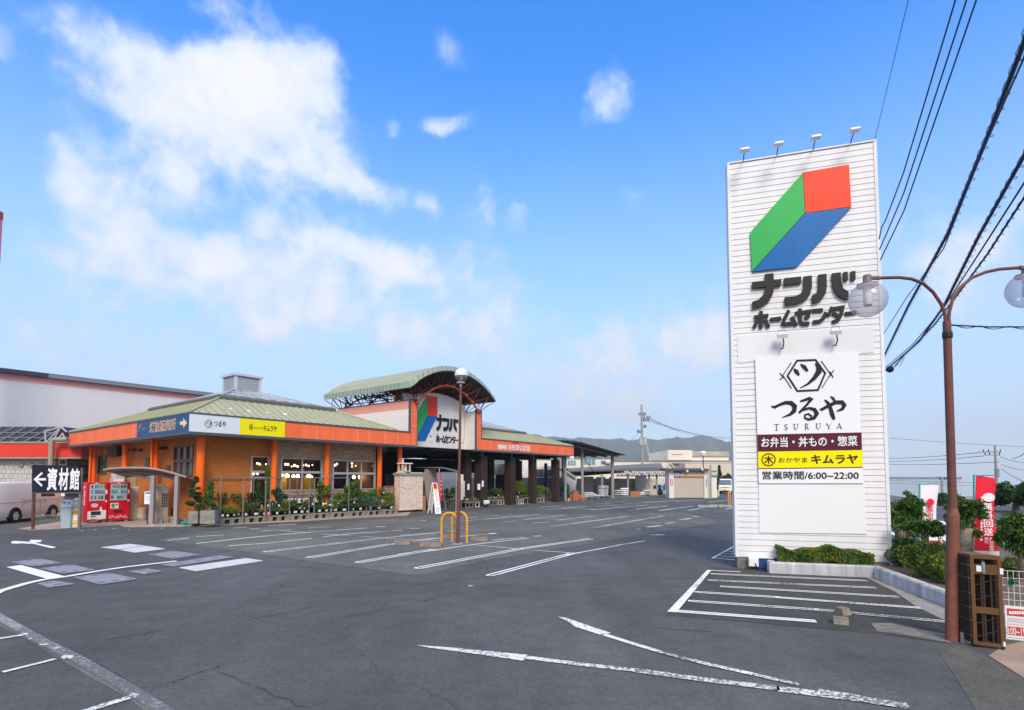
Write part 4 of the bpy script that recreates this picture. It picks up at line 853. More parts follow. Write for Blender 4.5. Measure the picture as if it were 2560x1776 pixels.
p=G(*c0(2000,830),7.3); b=B(); b.ball((0,0,0),.17,14); b.tube([(0,0,.15),(.2,-.1,.3),(.35,-.2,.1),(.5,-.3,.5)],.014,6); ob=b.build('cable_closure',WIRE,None,True,loc=p); tag(ob,'dark round cable joint hanging beside the sign tower','cable joint')
# ---------------------------------------------------------------- the store (local x runs along its front, y goes into it)
C=Vector((-13.2,22.2,0)); SX=Vector((.607,.794,0)).normalized(); SY=Vector((-SX.y,SX.x,0)); SR=math.atan2(SX.y,SX.x)
def loc(p): q=p-C; return Vector((q.dot(SX),q.dot(SY),q.z))
def wld(x,y,z=0): return C+SX*x+SY*y+Vector((0,0,z))
def FR(c,x,y,off=0.0): return loc(PL(*c(x,y),wld(0,off),SY))       # front-parallel plane y=off
def SD(c,x,y,off=0.0): return loc(PL(*c(x,y),wld(off,0),SX))       # side-parallel plane x=off
def GLO(c,x,y): return loc(G(*c(x,y)))
def fx(c,x,y,off): return FR(c,x,y,off).x
store=thing('home_center_store','orange brick home improvement store with green hipped roofs and arched sign gable','store building',C,SR)
LEN=30.4; WID=16.5; ZB,ZT=3.90,4.63
xp0,xp1=11.96,12.46; xq0,xq1=17.82,18.29
def S(b,name,mats,smooth=False,parent=None): return b.build(name,mats,parent or store,smooth)
# fascias with raised panel joints
b=B(); b.box(xq0,0,ZB,LEN,.12,ZT); b.box(LEN-.12,.12,ZB,LEN,WID,ZT); b.box(xq0,0,ZT,xq1,.12,6.5); S(b,'fascia',ORANGE)
b=B(); b.box(0,0,ZB,xp1,.12,ZT); b.box(0,.12,ZB,.12,WID,ZT); b.box(xp0,0,ZT,xp1,.12,6.55)
fas=S(b,'fascia',ORANGE)
JT=M('panel_joint',(.86,.42,.30),.5); b=B()
for x in (5.85,6.75,8.25,9.0,10.1,11.0,12.2): b.box(x-.012,-.003,ZB,x+.012,0.0,ZT)
for x in (19.3,21.2,23.1,25,26.9,28.8): b.box(x-.012,-.003,ZB,x+.012,0,ZT)
for z in (5.05,5.75): b.box(xp0,-.003,z-.01,xp1,0,z+.01); b.box(xq0,-.003,z-.01,xq1,0,z+.01)
for y in (4.6,6.2,7.8,9.4,11,12.6,14.2): b.box(-.003,y-.012,ZB,0,y+.012,ZT)
S(b,'panel_joints',JT,parent=fas)
b=B()
b.box(-.04,-.04,ZT,xp0,.16,ZT+.07); b.box(-.04,.16,ZT,.16,WID+.04,ZT+.07); b.box(xq1,-.04,ZT,LEN+.04,.16,ZT+.07); b.box(LEN-.16,.16,ZT,LEN+.04,WID,ZT+.07)
b.box(-.04,-.04,ZB-.12,xp1+.02,.2,ZB); b.box(-.04,.2,ZB-.12,.2,WID,ZB); b.box(xq0-.02,-.04,ZB-.12,LEN+.04,.2,ZB); b.box(LEN-.2,.2,ZB-.12,LEN+.04,WID,ZB)
b.box(xp0-.05,-.04,6.55,xp1+.04,.16,6.62); b.box(xq0-.04,-.04,6.5,xq1+.05,.16,6.57); b.box(xp1,-.03,ZB,xp1+.035,.13,6.55); b.box(xp0-.05,-.03,ZT,xp0,.13,6.55); b.box(xq1,-.03,ZT,xq1+.05,.13,6.5); b.box(xq0-.03,-.03,ZB,xq0,.13,6.5)
S(b,'fascia_trim',TRIM)
b=B(); b.box(.2,.2,ZB-.06,xp0,1.15,ZB-.02); b.box(.2,1.15,ZB-.06,1.05,WID,ZB-.02); S(b,'soffit',SOFFIT)
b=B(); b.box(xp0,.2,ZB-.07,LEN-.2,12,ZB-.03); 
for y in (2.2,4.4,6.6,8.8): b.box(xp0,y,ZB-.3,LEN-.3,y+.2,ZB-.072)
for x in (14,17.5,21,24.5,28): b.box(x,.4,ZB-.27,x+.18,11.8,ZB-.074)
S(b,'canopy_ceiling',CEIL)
# roofs --------------------------------------------------------
def seams(b,a0,a1,b0,b1,n,h=.05,w=.035):
    for i in range(n+1):
        k=i/n; p=a0.lerp(a1,k); q=b0.lerp(b1,k); 
        if (p-q).length<.15: continue
        t=(a1-a0).normalized()*w/2; nrm=(a1-a0).cross(q-p).normalized(); nrm=nrm if nrm.z>0 else -nrm
        b.add([p-t,p+t,q+t,q-t,p-t+nrm*h,p+t+nrm*h,q+t+nrm*h,q-t+nrm*h],[(4,5,6,7),(0,4,7,3),(1,2,6,5),(0,1,5,4),(3,7,6,2)])
V=lambda x,y,z:Vector((x,y,z))
E0=ZT+.075
def hip(x0,x1,ix0,ix1,iy0,iy1,zi,nseam):
    A=[V(x0,0,E0),V(x1,0,E0),V(x1,WID,E0),V(x0,WID,E0)]; I=[V(ix0,iy0,zi),V(ix1,iy0,zi),V(ix1,iy1,zi),V(ix0,iy1,zi)]
    b=B(); b.poly([A[0],A[1],I[1],I[0]]); b.mat(0).poly([A[1],A[2],I[2],I[1]]); b.poly([A[2],A[3],I[3],I[2]]); b.mat(0).poly([A[3],A[0],I[0],I[3]])
    r=S(b,'roof',[ROOFG,ROOFD])
    b=B()
    # seams run straight up the slopes and stop at the hips
    for i in range(nseam+1):
        x=x0+(x1-x0)*i/nseam
        if x<ix0: k=(x-x0)/(ix0-x0)
        elif x>ix1: k=(x1-x)/(x1-ix1)
        else: k=1
        seams(b,V(x,0,E0),V(x+.01,0,E0),V(x,iy0*k,E0+(zi-E0)*k),V(x+.01,iy0*k,E0+(zi-E0)*k),1,.045,.03) if k>.05 else None
    ns=int(WID/.38)
    for i in range(ns+1):
        y=WID*i/ns; k=min(1,y/iy0 if y<iy0 else (WID-y)/(WID-iy1))
        if k>.05: seams(b,V(x0,y,E0),V(x0,y+.01,E0),V(x0+(ix0-x0)*k,y,E0+(zi-E0)*k),V(x0+(ix0-x0)*k,y+.01,E0+(zi-E0)*k),1,.045,.03)
    S(b,'standing_seams',[ROOFG,ROOFD],parent=r)
    b=B()
    for p,q in zip(A,I): b.tube([p+V(0,0,.03),q+V(0,0,.04)],.055,6)
    b.build_each('hip_cap',ROOFG,r)
    b=B(); g=.14
    for p,q in ((I[0],I[1]),(I[1],I[2]),(I[2],I[3]),(I[3],I[0])): b.tube([p+V(0,0,.06),q+V(0,0,.06)],g,6)
    S(b,'ridge_gutter',M('gutter_dark',(.13,.135,.13),.6) if 'gutter_dark' not in D.materials else D.materials['gutter_dark'],parent=r)
    return I
def skylight(I,ap0,ap1,za,lant=None):
    T_=[V(ap0[0],ap0[1],za),V(ap1[0],ap0[1],za),V(ap1[0],ap1[1],za),V(ap0[0],ap1[1],za)]; I=[p+V(0,0,.08) for p in I]
    b=B()
    for i in range(4): b.poly([I[i],I[(i+1)%4],T_[(i+1)%4],T_[i]])
    b.poly(T_); r=S(b,'skylight_roof',SKYL); b=B()
    for i in range(4):
        p,q,u,w=I[i],I[(i+1)%4],T_[i],T_[(i+1)%4]
        n_=7
        for k in range(n_+1): b.tube([p.lerp(q,k/n_)+V(0,0,.03),u.lerp(w,k/n_)+V(0,0,.03)],.035,4)
        for k in (.33,.66): b.tube([p.lerp(u,k)+V(0,0,.03),q.lerp(w,k)+V(0,0,.03)],.03,4)
    S(b,'glazing_bars',ALU,parent=r); return r
zi=5.68
I=hip(0,11.0,2.04,8.2,2.04,10.2,zi,30)
lc=loc(AT(*c2(712,260),30.2)); lw=.66; zl=lc.z-.75
lx,ly=lc.x,lc.y
skylight(I,(lx-.7,ly-.7),(lx+.7,ly+.7),zl+.12)
LZ0,LZ1=zl,AT(*c2(712,232),30.2).z
b=B(); b.box(lx-lw,ly-lw,LZ0,lx+lw,ly+lw,LZ1); lan=S(b,'roof_lantern',GREY)
b=B(); n_=14
for i in range(n_):
    z=LZ0+.08+(LZ1-LZ0-.14)*i/n_
    for s in (-1,1):
        b.box(lx-lw+.08,ly+s*(lw+.02)-.02,z,lx+lw-.08,ly+s*(lw+.02)+.02,z+.03); b.box(lx+s*(lw+.02)-.02,ly-lw+.08,z,lx+s*(lw+.02)+.02,ly+lw-.08,z+.03)
S(b,'louvre_slats',ALU,parent=lan); b=B()
for sx_ in (-1,1):
    for sy_ in (-1,1): b.box(lx+sx_*lw-.07,ly+sy_*lw-.07,LZ0-.1,lx+sx_*lw+.07,ly+sy_*lw+.07,LZ1)
b.box(lx-lw-.15,ly-lw-.15,LZ1,lx+lw+.15,ly+lw+.15,LZ1+.12); k=lw+.15
b.add([(lx-k,ly-k,LZ1+.122),(lx+k,ly-k,LZ1+.122),(lx+k,ly+k,LZ1+.122),(lx-k,ly+k,LZ1+.122),(lx,ly,LZ1+.32)],[(0,1,4),(1,2,4),(2,3,4),(3,0,4)])
S(b,'lantern_frame',ALU,parent=lan)
I2=hip(xq1+.05,LEN,20.4,26.2,2.04,10.2,5.55,30); skylight(I2,(22.8,5.4),(23.8,6.4),6.75)
# roof spotlights on stalks
for x,y in ((590,508),(757,525),(920,540),(1072,548),(405,482)):
    q=FR(c2,x,y,.9 if x!=405 else 1.2); z0=E0+.42; b=B(); b.tube([(q.x-.35,.55,E0+.30),(q.x,q.y-.1,q.z)],.018,5); o=S(b,'spotlight_arm',ALU); b=B(); b.bbox(q.x-.08,q.y-.2,q.z-.07,q.x+.08,q.y+.02,q.z+.08,.02); S(b,'spotlight_head',PANEL,parent=o)
# outer walls --------------------------------------------------
WY=1.1; WX=1.05
def wall_with_holes(name,mat,x0,x1,z0,z1,y,holes,th=.2,axis='X'):
    xs=sorted({x0,x1,*[h[0] for h in holes],*[h[1] for h in holes]}); zs=sorted({z0,z1,*[h[2] for h in holes],*[h[3] for h in holes]}); b=B()
    for i in range(len(xs)-1):
        for j in range(len(zs)-1):
            mx,mz=(xs[i]+xs[i+1])/2,(zs[j]+zs[j+1])/2
            if any(h[0]<mx<h[1] and h[2]<mz<h[3] for h in holes): continue
            if axis=='X': b.box(xs[i],y,zs[j],xs[i+1],y+th,zs[j+1])
            else: b.box(y,xs[i],zs[j],y+th,xs[i+1],zs[j+1])
    return S(b,name,mat)
xc=[fx(c2,995,800,.75),fx(c2,1452,800,.75),fx(c3,657,850,.75),fx(c3,832,850,.75)]
def win(c,x0,y0,x1,y1):
    a=FR(c,x0,(y0+y1)/2,WY); e=FR(c,x1,(y0+y1)/2,WY); t=FR(c,(x0+x1)/2,y0,WY); l=FR(c,(x0+x1)/2,y1,WY); return a.x,e.x,l.z,t.z
wA=win(c2,790,915,940,1330); wA=(wA[0],wA[1],.45,wA[3]); wB=win(c2,1050,932,1407,1195); wC0=win(c2,1500,945,1735,1190); wC=(wC0[0],win(c3,250,950,615,1190)[1],*win(c3,250,952,615,1187)[2:])
wall_with_holes('brick_wall',ORBRICK,WX,xc[0],0,ZB-.06,WY,[wA])
wall_with_holes('stone_wall',TANBRICK,xc[0],xc[2],1.0,ZB-.06,WY,[wB,wC])
b=B(); b.box(xc[0],WY+.01,0,xc[2],WY+.2,.74); S(b,'dark_base',M('navy_base',(.012,.016,.04),.5)); b=B(); b.box(xc[0],WY-.03,.74,xc[2],WY+.2,.985); S(b,'white_sill_band',PANEL)
def window(w,cols,rows,frame=GREY,y=WY,fw=.06,mull=None,rowz=None):
    x0,x1,z0,z1=w; b=B(); b.box(x0-.03,y-.03,z1,x1+.03,y+.12,z1+.05); b.box(x0-.03,y-.03,z0-.05,x1+.03,y+.12,z0); b.box(x0-.03,y-.03,z0,x0+fw*.7,y+.12,z1); b.box(x1-fw*.7,y-.03,z0,x1+.03,y+.12,z1)
    for k in (cols if isinstance(cols,list) else [i/cols for i in range(1,cols)]): x=x0+(x1-x0)*k; b.box(x-fw/2,y-.02,z0,x+fw/2,y+.1,z1)
    for z in (rowz or []): b.box(x0+fw*.7,y-.03,z-.06,x1-fw*.7,y+.11,z+.06)
    o=S(b,'window',frame); b=B(); b.box(x0,y+.05,z0,x1,y+.06,z1); S(b,'pane',WGL,parent=o); return o
WGL=glass('window_glass',(.92,.92,.92),-.02)
WFR=M('window_frame_grey',(.42,.42,.43),.45)
zm=FR(c2,1230,1045,WY).z
window(wA,1,1,WFR,rowz=[zm,FR(c2,860,1095,WY).z]); window(wB,2,1,WFR,rowz=[zm]); window(wC,[.33,.66],1,WFR,rowz=[FR(c3,430,1055,WY).z])
# shop interior behind the windows
INT=M('interior_brown',(.36,.20,.10),.7,var=.3,vs=1.2); INF=M('interior_floor',(.05,.04,.035),.5)
b=B(); b.box(WX+.25,5.2,0,xc[2]-.2,5.35,ZB-.1); b.box(WX+.25,WY+.25,.02,xc[2]-.2,5.2,.06); b.box(xc[2]-.2,WY+.21,0,xc[2]-.05,5.35,ZB-.1)
b.mat(1).box(WX+.25,WY+.25,ZB-.2,xc[2]-.2,5.2,ZB-.1); S(b,'interior_room',[INT,INF])
b=B(); 
for (c,x0,y0,x1,y1,m,d) in ((c2,1048,1055,1100,1200,0,2.3),(c2,1255,1070,1335,1200,0,2.6),(c2,1050,1095,1250,1200,1,3),(c2,1330,960,1372,1195,2,2.9),(c3,258,970,292,1200,3,2.2),(c3,500,1060,610,1190,2,3.0),(c2,800,975,930,1025,1,3),(c3,300,1070,480,1190,2,3.4)):
    a=FR(c,x0,y1,d); e=FR(c,x1,y0,d); b.mat(m).box(a.x,d,max(a.z,.1),e.x,d+.35,max(e.z,a.z+.2))
S(b,'shelf_display',[M('display_yellow',(.75,.48,.02),.5),M('display_wood',(.42,.20,.06),.6),M('display_dark',(.03,.025,.025),.6),M('display_maroon',(.12,.01,.02),.6)])
WARM=M('warm_lamp',(1,.8,.5),.4,emit=(1,.72,.38),es=7); WARM2=M('warm_globe',(1,.85,.6),.4,emit=(1,.80,.45),es=7)
pend=[(c2,845,968,.045),(c2,865,975,.05),(c2,920,975,.035),(c2,1090,975,.06),(c2,1110,978,.055),(c2,1142,995,.03),(c2,1167,985,.06),(c2,1193,994,.05),(c2,1240,985,.04),(c2,1267,982,.055),(c2,1290,990,.045),(c2,1322,982,.03),(c2,1393,990,.025),(c2,1508,985,.03),(c2,1522,982,.045),(c2,1535,972,.05),
      (c2,1665,968,.05),(c2,1665,995,.035),(c3,415,968,.04),(c3,448,988,.03),(c3,470,1000,.03),(c3,490,1005,.02),(c3,540,997,.04),(c3,570,1000,.03),(c3,598,990,.02),(c3,268,985,.05)]
for c,x,y,r in pend:
    q=FR(c,x,y,2.2+R.uniform(-.3,.8)); b=B(); b.ball((q.x,q.y,q.z),r,8); o=S(b,'pendant_lamp',WARM,'all'); b=B(); b.tube([(q.x,q.y,q.z+r),(q.x,q.y,ZB-.21)],.008,4); S(b,'lamp_cord',DARK,parent=o)
for c,x,y,r in ((c2,1105,1076,.10),(c2,1158,1080,.085),(c2,1196,1078,.09),(c2,1290,1080,.10),(c2,1308,1085,.08),(c2,1683,1088,.09),(c2,1733,1090,.09),(c3,432,1087,.09),(c3,484,1087,.09),(c2,1060,1070,.06),(c2,810,1058,.06),(c2,845,1058,.05)):
    q=FR(c,x,y,2.0); b=B(); b.ball((q.x,q.y,q.z),r,12); S(b,'globe_lamp',WARM2,'all')
# columns
for x in [.78]+xc:
    b=B(); b.tube([(x,.75,0),(x,.75,ZB-.06)],.14 if x>1 else .165,20); S(b,'column',ORPIPE,True)
# side wall with its openings
sw=[SD(c1,*p,WX) for p in ((1340,725),(1480,955),(757,797),(818,940),(1128,815),(1155,885),(1287,868),(1310,910),(860,735),(932,800))]
def srect(i): a,e=sw[i],sw[i+1]; return min(a.y,e.y),max(a.y,e.y),e.z,a.z
holes=[srect(0),srect(2)]
holes=[(h[0],h[1],min(h[2],h[3]),max(h[2],h[3])) for h in holes]
wall_with_holes('side_brick_wall',ORBRICK,1.3,WID-.6,0,ZB-.06,WX,holes,.2,'Y')
SWF=M('dark_window_frame',(.10,.075,.065),.5); SWP=M('dark_pane',(.10,.11,.115),.12,metal=.2)
for i,h in enumerate(holes):
    y0,y1,z0,z1=h; b=B(); t=.07
    b.box(WX-.04,y0,z0,WX+.1,y0+t,z1); b.box(WX-.04,y1-t,z0,WX+.1,y1,z1); b.box(WX-.04,y0+t,z1-t,WX+.1,y1-t,z1); b.box(WX-.04,y0+t,z0,WX+.1,y1-t,z0+t)
    if i==0:
        for k in (.34,.67): y=y0+(y1-y0)*k; b.box(WX-.03,y-.05,z0+t,WX+.09,y+.05,z1-t)
        b.box(WX-.035,y0+t,(z0+z1)/2-.08,WX+.095,y1-t,(z0+z1)/2+.08)
    o=S(b,'window',SWF); b=B(); b.box(WX+.04,y0+t*.5,z0+t*.5,WX+.06,y1-t*.5,z1-t*.5); S(b,'pane',SWP,parent=o)
for i in (4,6):
    y0,y1,z0,z1=srect(i); z0,z1=min(z0,z1),max(z0,z1); b=B(); b.bbox(WX-.10,y0,z0,WX-.002,y1,z1,.02); S(b,'meter_box',SWF)
y0,y1,z0,z1=srect(8); b=B(); b.box(WX-.2,y0,min(z0,z1),WX-.003,y1,max(z0,z1))
for k in range(8): z=min(z0,z1)+(abs(z1-z0))*(k+.3)/8; b.box(WX-.24,y0+.03,z,WX-.201,y1-.03,z+.04)
S(b,'vent_louvre',DARK)
for x,r in ((960,.14),(1195,.14),(720,.14)):
    q=SD(c1,x,850,.75); b=B(); b.tube([(.75,q.y,0),(.75,q.y,ZB-.06)],r,18); S(b,'column',ORPIPE,True)
for x in (1163,692):
    q=SD(c1,x,850,.55); b=B(); b.tube([(.55,q.y,0),(.55,q.y,ZB-.06)],.06,10)
    for z in (1,2,3): b.tube([(.55,q.y,z),(.55,q.y,z+.06)],.075,10)
    S(b,'downpipe',ORPIPE,True)
b=B()
for x in (1003,1048,1095,1230,1257,1285): q=SD(c1,x,745 if x<1200 else 730,WX); b.lathe([(.05,0),(.09,-.05),(.085,-.12),(.01,-.13)],(WX-.12,q.y,q.z),8); b.tube([(WX,q.y,q.z),(WX-.12,q.y,q.z+.02)],.02,5)
b.build_each('wall_spotlight',DARK,store)
# side fascia kerosene sign (a sign board of its own on the fascia)
ya=SD(c1,1448,560,-.03).y; yb=SD(c1,1050,600,-.03).y
b=B(); b.box(-.03,ya,ZB+.0,0.0-.002,yb,ZT+.02); SBL=M('sign_navy',(.015,.085,.21),.45,var=.1,vs=2); sb=S(b,'kerosene_sign',SBL)
SGN=M('sign_peach',(.85,.62,.42),.5)
def stext(body,x0,x1,y0,y1,mat,par,bold=.03,off=-.036):
    a=SD(c1,x0,y1,off); e=SD(c1,x1,y0,off); lo,hi=min(a.y,e.y),max(a.y,e.y)
    # readable from outside: letters run from the far end towards the corner
    o=text_obj('sign_lettering',body,mat,par,0,0,1,1,off,axis='Y',bold=bold)
    zs_=(SD(c1,(x0+x1)/2,y1,off).z,SD(c1,(x0+x1)/2,y0,off).z)
    for v in o.data.vertices: v.co=(off,hi-(hi-lo)*v.co.y,zs_[0]+(zs_[1]-zs_[0])*v.co.z)
    return o
stext('灯油販売所',1148,1350,527,607,SGN,sb,.05)
def sp(x,y,off=-.04): q=SD(c1,x,y,off); return V(off,q.y,q.z)
b=B(); b.poly([sp(*p) for p in ((1380,535),(1405,532),(1405,508),(1436,545),(1405,585),(1405,560),(1380,562))]); S(b,'sign_arrow',SGN,parent=sb)
b=B(); b.mat(0).poly([sp(*p) for p in ((1072,560),(1085,550),(1085,575),(1072,580))]); b.mat(1).poly([sp(*p) for p in ((1062,590),(1071,562),(1071,582),(1062,605))]); b.mat(2).poly([sp(*p) for p in ((1063,620),(1072,584),(1084,577),(1076,612))]); S(b,'sign_emblem',[RED,GREEN,BLUE],parent=sb)
stext('ナンバ',1084,1108,583,600,PANEL,sb,.02)
# front fascia boards
xw1=fx(c2,692,640,-.03); xy1=fx(c2,1084,680,-.03); XW=M('sign_pale_blue',(.70,.73,.77),.45)
b=B(); b.box(-.028,-.028,ZB,xw1,-.002,ZT+.015); wbd=S(b,'shop_sign_board',XW); b=B(); b.box(xw1+.002,-.028,ZB,xy1,-.002,ZT+.015); ybd=S(b,'bakery_sign_board',YELLOW)
def ft(body,c,x0,x1,y0,y1,mat,par,bold=.02,off=-.034):
    xm,ym=(x0+x1)/2,(y0+y1)/2
    return text_obj('sign_lettering',body,mat,par,fx(c,x0,ym,off),FR(c,xm,y1,off).z,fx(c,x1,ym,off),FR(c,xm,y0,off).z,off,bold=bold)
ft('つるや',c2,470,572,600,652,INK,wbd,.03)
def fpl(c,off): return lambda x,y:FR(c,x,y,off)
f=fpl(c2,-.034); b=B(); strokes(b,[[(396,624),(409,592),(436,590),(449,622),(438,658),(411,660),(396,624)]],4,f,(0,.004,0)); strokes(b,[[(408,608,3),(414,622,8)],[(420,600,3),(426,614,8)],[(440,602,3),(441,622,9),(420,652,3)]],5,f,(0,.004,0)); strokes(b,[[(392,600),(384,624),(393,650)],[(452,598),(461,626),(453,650)]],2,f,(0,.004,0)); S(b,'hexagon_emblem',INK,parent=wbd)
b=B(); strokes(b,[[(791+15*math.cos(a*math.pi/12),654+25*math.sin(a*math.pi/12)) for a in range(25)]],4,f,(0,.004,0)); S(b,'ring_emblem',INK,parent=ybd)
ft('木',c2,781,802,638,670,INK,ybd,.04); ft('おかやま',c2,817,890,652,672,INK,ybd,0); ft('キムラヤ',c2,898,1012,642,690,INK,ybd,.03)
# right fascia lettering
b=B(); q=FR(c4,312,545,-.006); b.box(fx(c4,283,550,-.006),-.008,ZB+.03,fx(c4,338,550,-.006),-.004,ZT-.0); S(b,'red_number_patch',M('patch_red',(.75,.02,.03),.5),parent=fas)
ft('営業時間',c4,156,231,530,570,PANEL,fas,.05,-.02); ft('あさ',c4,250,287,532,574,PANEL,fas,.04,-.02); ft('8:00',c4,287,338,528,580,PANEL,fas,.03,-.02); ft('→',c4,339,352,540,568,PANEL,fas,.05,-.02); ft('よる',c4,352,388,538,582,PANEL,fas,.04,-.02); ft('7:00',c4,388,436,538,586,PANEL,fas,.03,-.02)
# gable sign wall between the two wing walls ---------------------------------
GY=1.0; xm_=(xp1+xq0)/2
ga=[FR(e5,x,y,GY) for x,y in ((1165,455),(1230,425),(1320,402),(1420,395),(1520,405),(1620,430),(1700,462),(1780,512),(1840,570))]
gz0=ZB-.02
pts=[V(xp1-.2,GY,gz0),V(xp1-.2,GY,ga[1].z+.05)]+[V(p.x,GY,p.z) for p in ga if p.x>xp1-.19]+[V(xq0+.02,GY,ga[-1].z-.1),V(xq0+.02,GY,gz0)]
b=B(); b.prism(pts,(0,.18,0)); b.prism([V(ga[0].x-.1,GY+.002,6.62),V(xp1-.2,GY+.002,6.62),V(xp1-.2,GY+.002,ga[1].z+.05),V(ga[1].x,GY+.002,ga[1].z),V(ga[0].x,GY+.002,ga[0].z)],(0,.17,0)); gab=S(b,'gable_sign_wall',CREAM)
b=B(); b.box(xp1+.0,GY-.03,gz0-.14,xq0,GY+.16,gz0-.002); b.box(xq0-.03,.13,gz0-.14,xq0+.12,GY-.03,gz0-.002); S(b,'gable_trim',TRIM)
zw=6.5
b=B(); b.box(xp0,.125,E0-.3,xp0+.25,7.1,6.05); S(b,'wing_wall',M('wing_cream',(.80,.74,.70),.6,var=.03,vs=1)); b=B(); b.box(xp0-.003,.125,6.053,xp0+.253,7.1,6.55); S(b,'wing_band',ORLIT); b=B(); b.box(xp0-.03,.16,6.552,xp0+.28,7.12,6.60); S(b,'wing_coping',TRIM)
b=B(); b.box(xp1-.25,.122,ZB,xp1-.004,GY,6.5); b.box(xq0+.004,.122,ZB,xq0+.25,7,6.44); b.build_each('wing_wall',CREAM,store)
b=B(); b.box(xp0-.6,7.1,5.3,xp0+.25,9,6.35); S(b,'rear_parapet',ORLIT)
f=lambda x,y:FR(c3,x,y,GY-.05)
logo(f,gab,{'r':[(1072,380),(1157,392),(1157,555),(1074,552)],'g':[(1070,382),(1071,552),(984,738),(978,540)],'b':[(1074,556),(1157,558),(1052,770),(976,772),(985,742)]})
def mapquad(f0,box,q):
    x0,y0,x1,y1=box
    def g(x,y):
        s=(x-x0)/(x1-x0); t=(y-y0)/(y1-y0)
        return f0(q[0][0]*(1-s)*(1-t)+q[1][0]*s*(1-t)+q[2][0]*s*t+q[3][0]*(1-s)*t, q[0][1]*(1-s)*(1-t)+q[1][1]*s*(1-t)+q[2][1]*s*t+q[3][1]*(1-s)*t)
    return g
f=lambda x,y:FR(e5,x,y,GY-.06)
g=mapquad(f,(230,1106,968,1345),[(1498,650),(1758,690),(1756,862),(1498,850)])
# the gable lettering is drawn flat: undo the slant of the tower drawing
b=B()
for i,p in enumerate(NB): b.prism([g(x,y+(x-230)*.09)+V(0,.0015*i,0) for x,y in p],(0,.05,0))
S(b,'brand_lettering',M('lettering_navy',(.012,.02,.035),.5),parent=gab)
g=mapquad(f,(240,1358,978,1484),[(1492,885),(1758,915),(1756,998),(1492,985)])
b=B()
for i,l in enumerate(HC): strokes(b,[[(x,y+(x-240)*.082) for x,y in l]],17,lambda x,y,i=i:g(x,y)+V(0,.0012*i,0),(0,.04,0))
S(b,'subtitle_lettering',D.materials['lettering_navy'],parent=gab)
a=FR(e5,1405,975,GY-.02); e=FR(e5,1434,895,GY-.02); b=B(); b.box(a.x,GY-.025,a.z,e.x,GY-.003,e.z); o=S(b,'small_plate',PANEL,parent=gab)
b=B(); b.box(a.x+.03,GY-.03,(a.z+e.z)/2,e.x-.03,GY-.026,e.z-.03); S(b,'plate_print',GREY,parent=gab)
q=FR(e5,1840,640,GY-.03); b=B(); b.tube([(q.x-.1,GY-.04,q.z),(q.x-.1,GY-.04,gz0+.9),(q.x-.2,GY-.04,gz0+.5),(q.x-.5,GY-.04,gz0+.45)],.012,5); S(b,'wall_cable',GREY,parent=gab)
# arched canopy roof ---------------------------------------------------------
YF,YB=-.75,7.8; xl,xr=11.33,18.95; zlow=7.16
def prof(t,dz=0):                          # t 0..1 across: flared feet, round crown
    x=xl+(xr-xl)*t; s=abs(2*t-1); h=1.42*(1-s**2.15)
    if s>.86: h=1.42*(1-.86**2.15)*(1-(s-.86)/.14)**1.6*.62+ (1.42*(1-.86**2.15)*.38)*(1-(s-.86)/.14)
    return x,zlow+h+dz
n_=40; b=B(); ps=[prof(i/n_) for i in range(n_+1)]; TK=.36
top=[(x,z+TK) for x,z in ps]
for i in range(n_):
    (x0,z0),(x1,z1)=ps[i],ps[i+1]; t0,t1=top[i],top[i+1]
    b.mat(0).poly([(t0[0],YF+.12,t0[1]),(t1[0],YF+.12,t1[1]),(t1[0],YB,t1[1]),(t0[0],YB,t0[1])])
    b.mat(1).poly([(x0,YF,z0+.06),(x1,YF,z1+.06),(t1[0],YF+.12,t1[1]),(t0[0],YF+.12,t0[1])])
    b.mat(2).poly([(x0,YF,z0),(x1,YF,z1),(x1,YF,z1+.06),(x0,YF,z0+.06)])
    b.mat(2).poly([(x0,YF,z0),(x0,YB,z0),(x1,YB,z1),(x1,YF,z1)])
    b.mat(1).poly([(x0,YB,z0),(t0[0],YB,t0[1]),(t1[0],YB,t1[1]),(x1,YB,z1)])
for k in (0,n_):
    (x0,z0),t0=ps[k],top[k]; s=-.0 if k else .0
    b.mat(1).poly([(x0,YF,z0),(x0,YB,z0),(t0[0],YB,t0[1]),(t0[0],YF+.12,t0[1]),(x0,YF,z0+.06)])
arch=S(b,'arched_roof',[ROOFG,M('arch_fascia',(.30,.37,.29),.4,var=.08,vs=1),M('arch_underside',(.07,.065,.06),.8)])
b=B()
for i in range(1,n_,2):
    (x0,z0),t0=ps[i],top[i]; b.tube([(x0,YF-.006,z0+.05),(t0[0],YF+.112,t0[1])],.014,4)
for y in [YB*i/22 for i in range(1,22)]: b.tube([(xl-.005,y,zlow+.02),(xl-.005,y,zlow+TK)],.012,4)
S(b,'fascia_seams',M('seam_dark',(.09,.11,.10),.5),parent=arch)
b=B()
for i in range(0,26):
    y=YF+.3+i*(YB-YF-.4)/26
    for k in range(n_): p,q=top[k],top[k+1]; b.poly([(p[0],y,p[1]+.02),(q[0],y,q[1]+.02),(q[0],y+.04,q[1]+.02),(p[0],y+.04,p[1]+.02)])
S(b,'roof_seams',ROOFG,parent=arch)
TR=M('truss_red',(.33,.065,.04),.5,var=.15,vs=5); TRD=M('truss_dark',(.05,.03,.035),.5)
def low(t,y): x,z=prof(t); x=xl+1.05+(xr-xl-2.1)*t; s=abs(2*t-1); return V(x,y,zlow-.72+1.35*(1-s**2.0))
nt_=9; ys_=[-.1,2.4,4.9,7.2]; b=B(); bw=B(); bn=B()
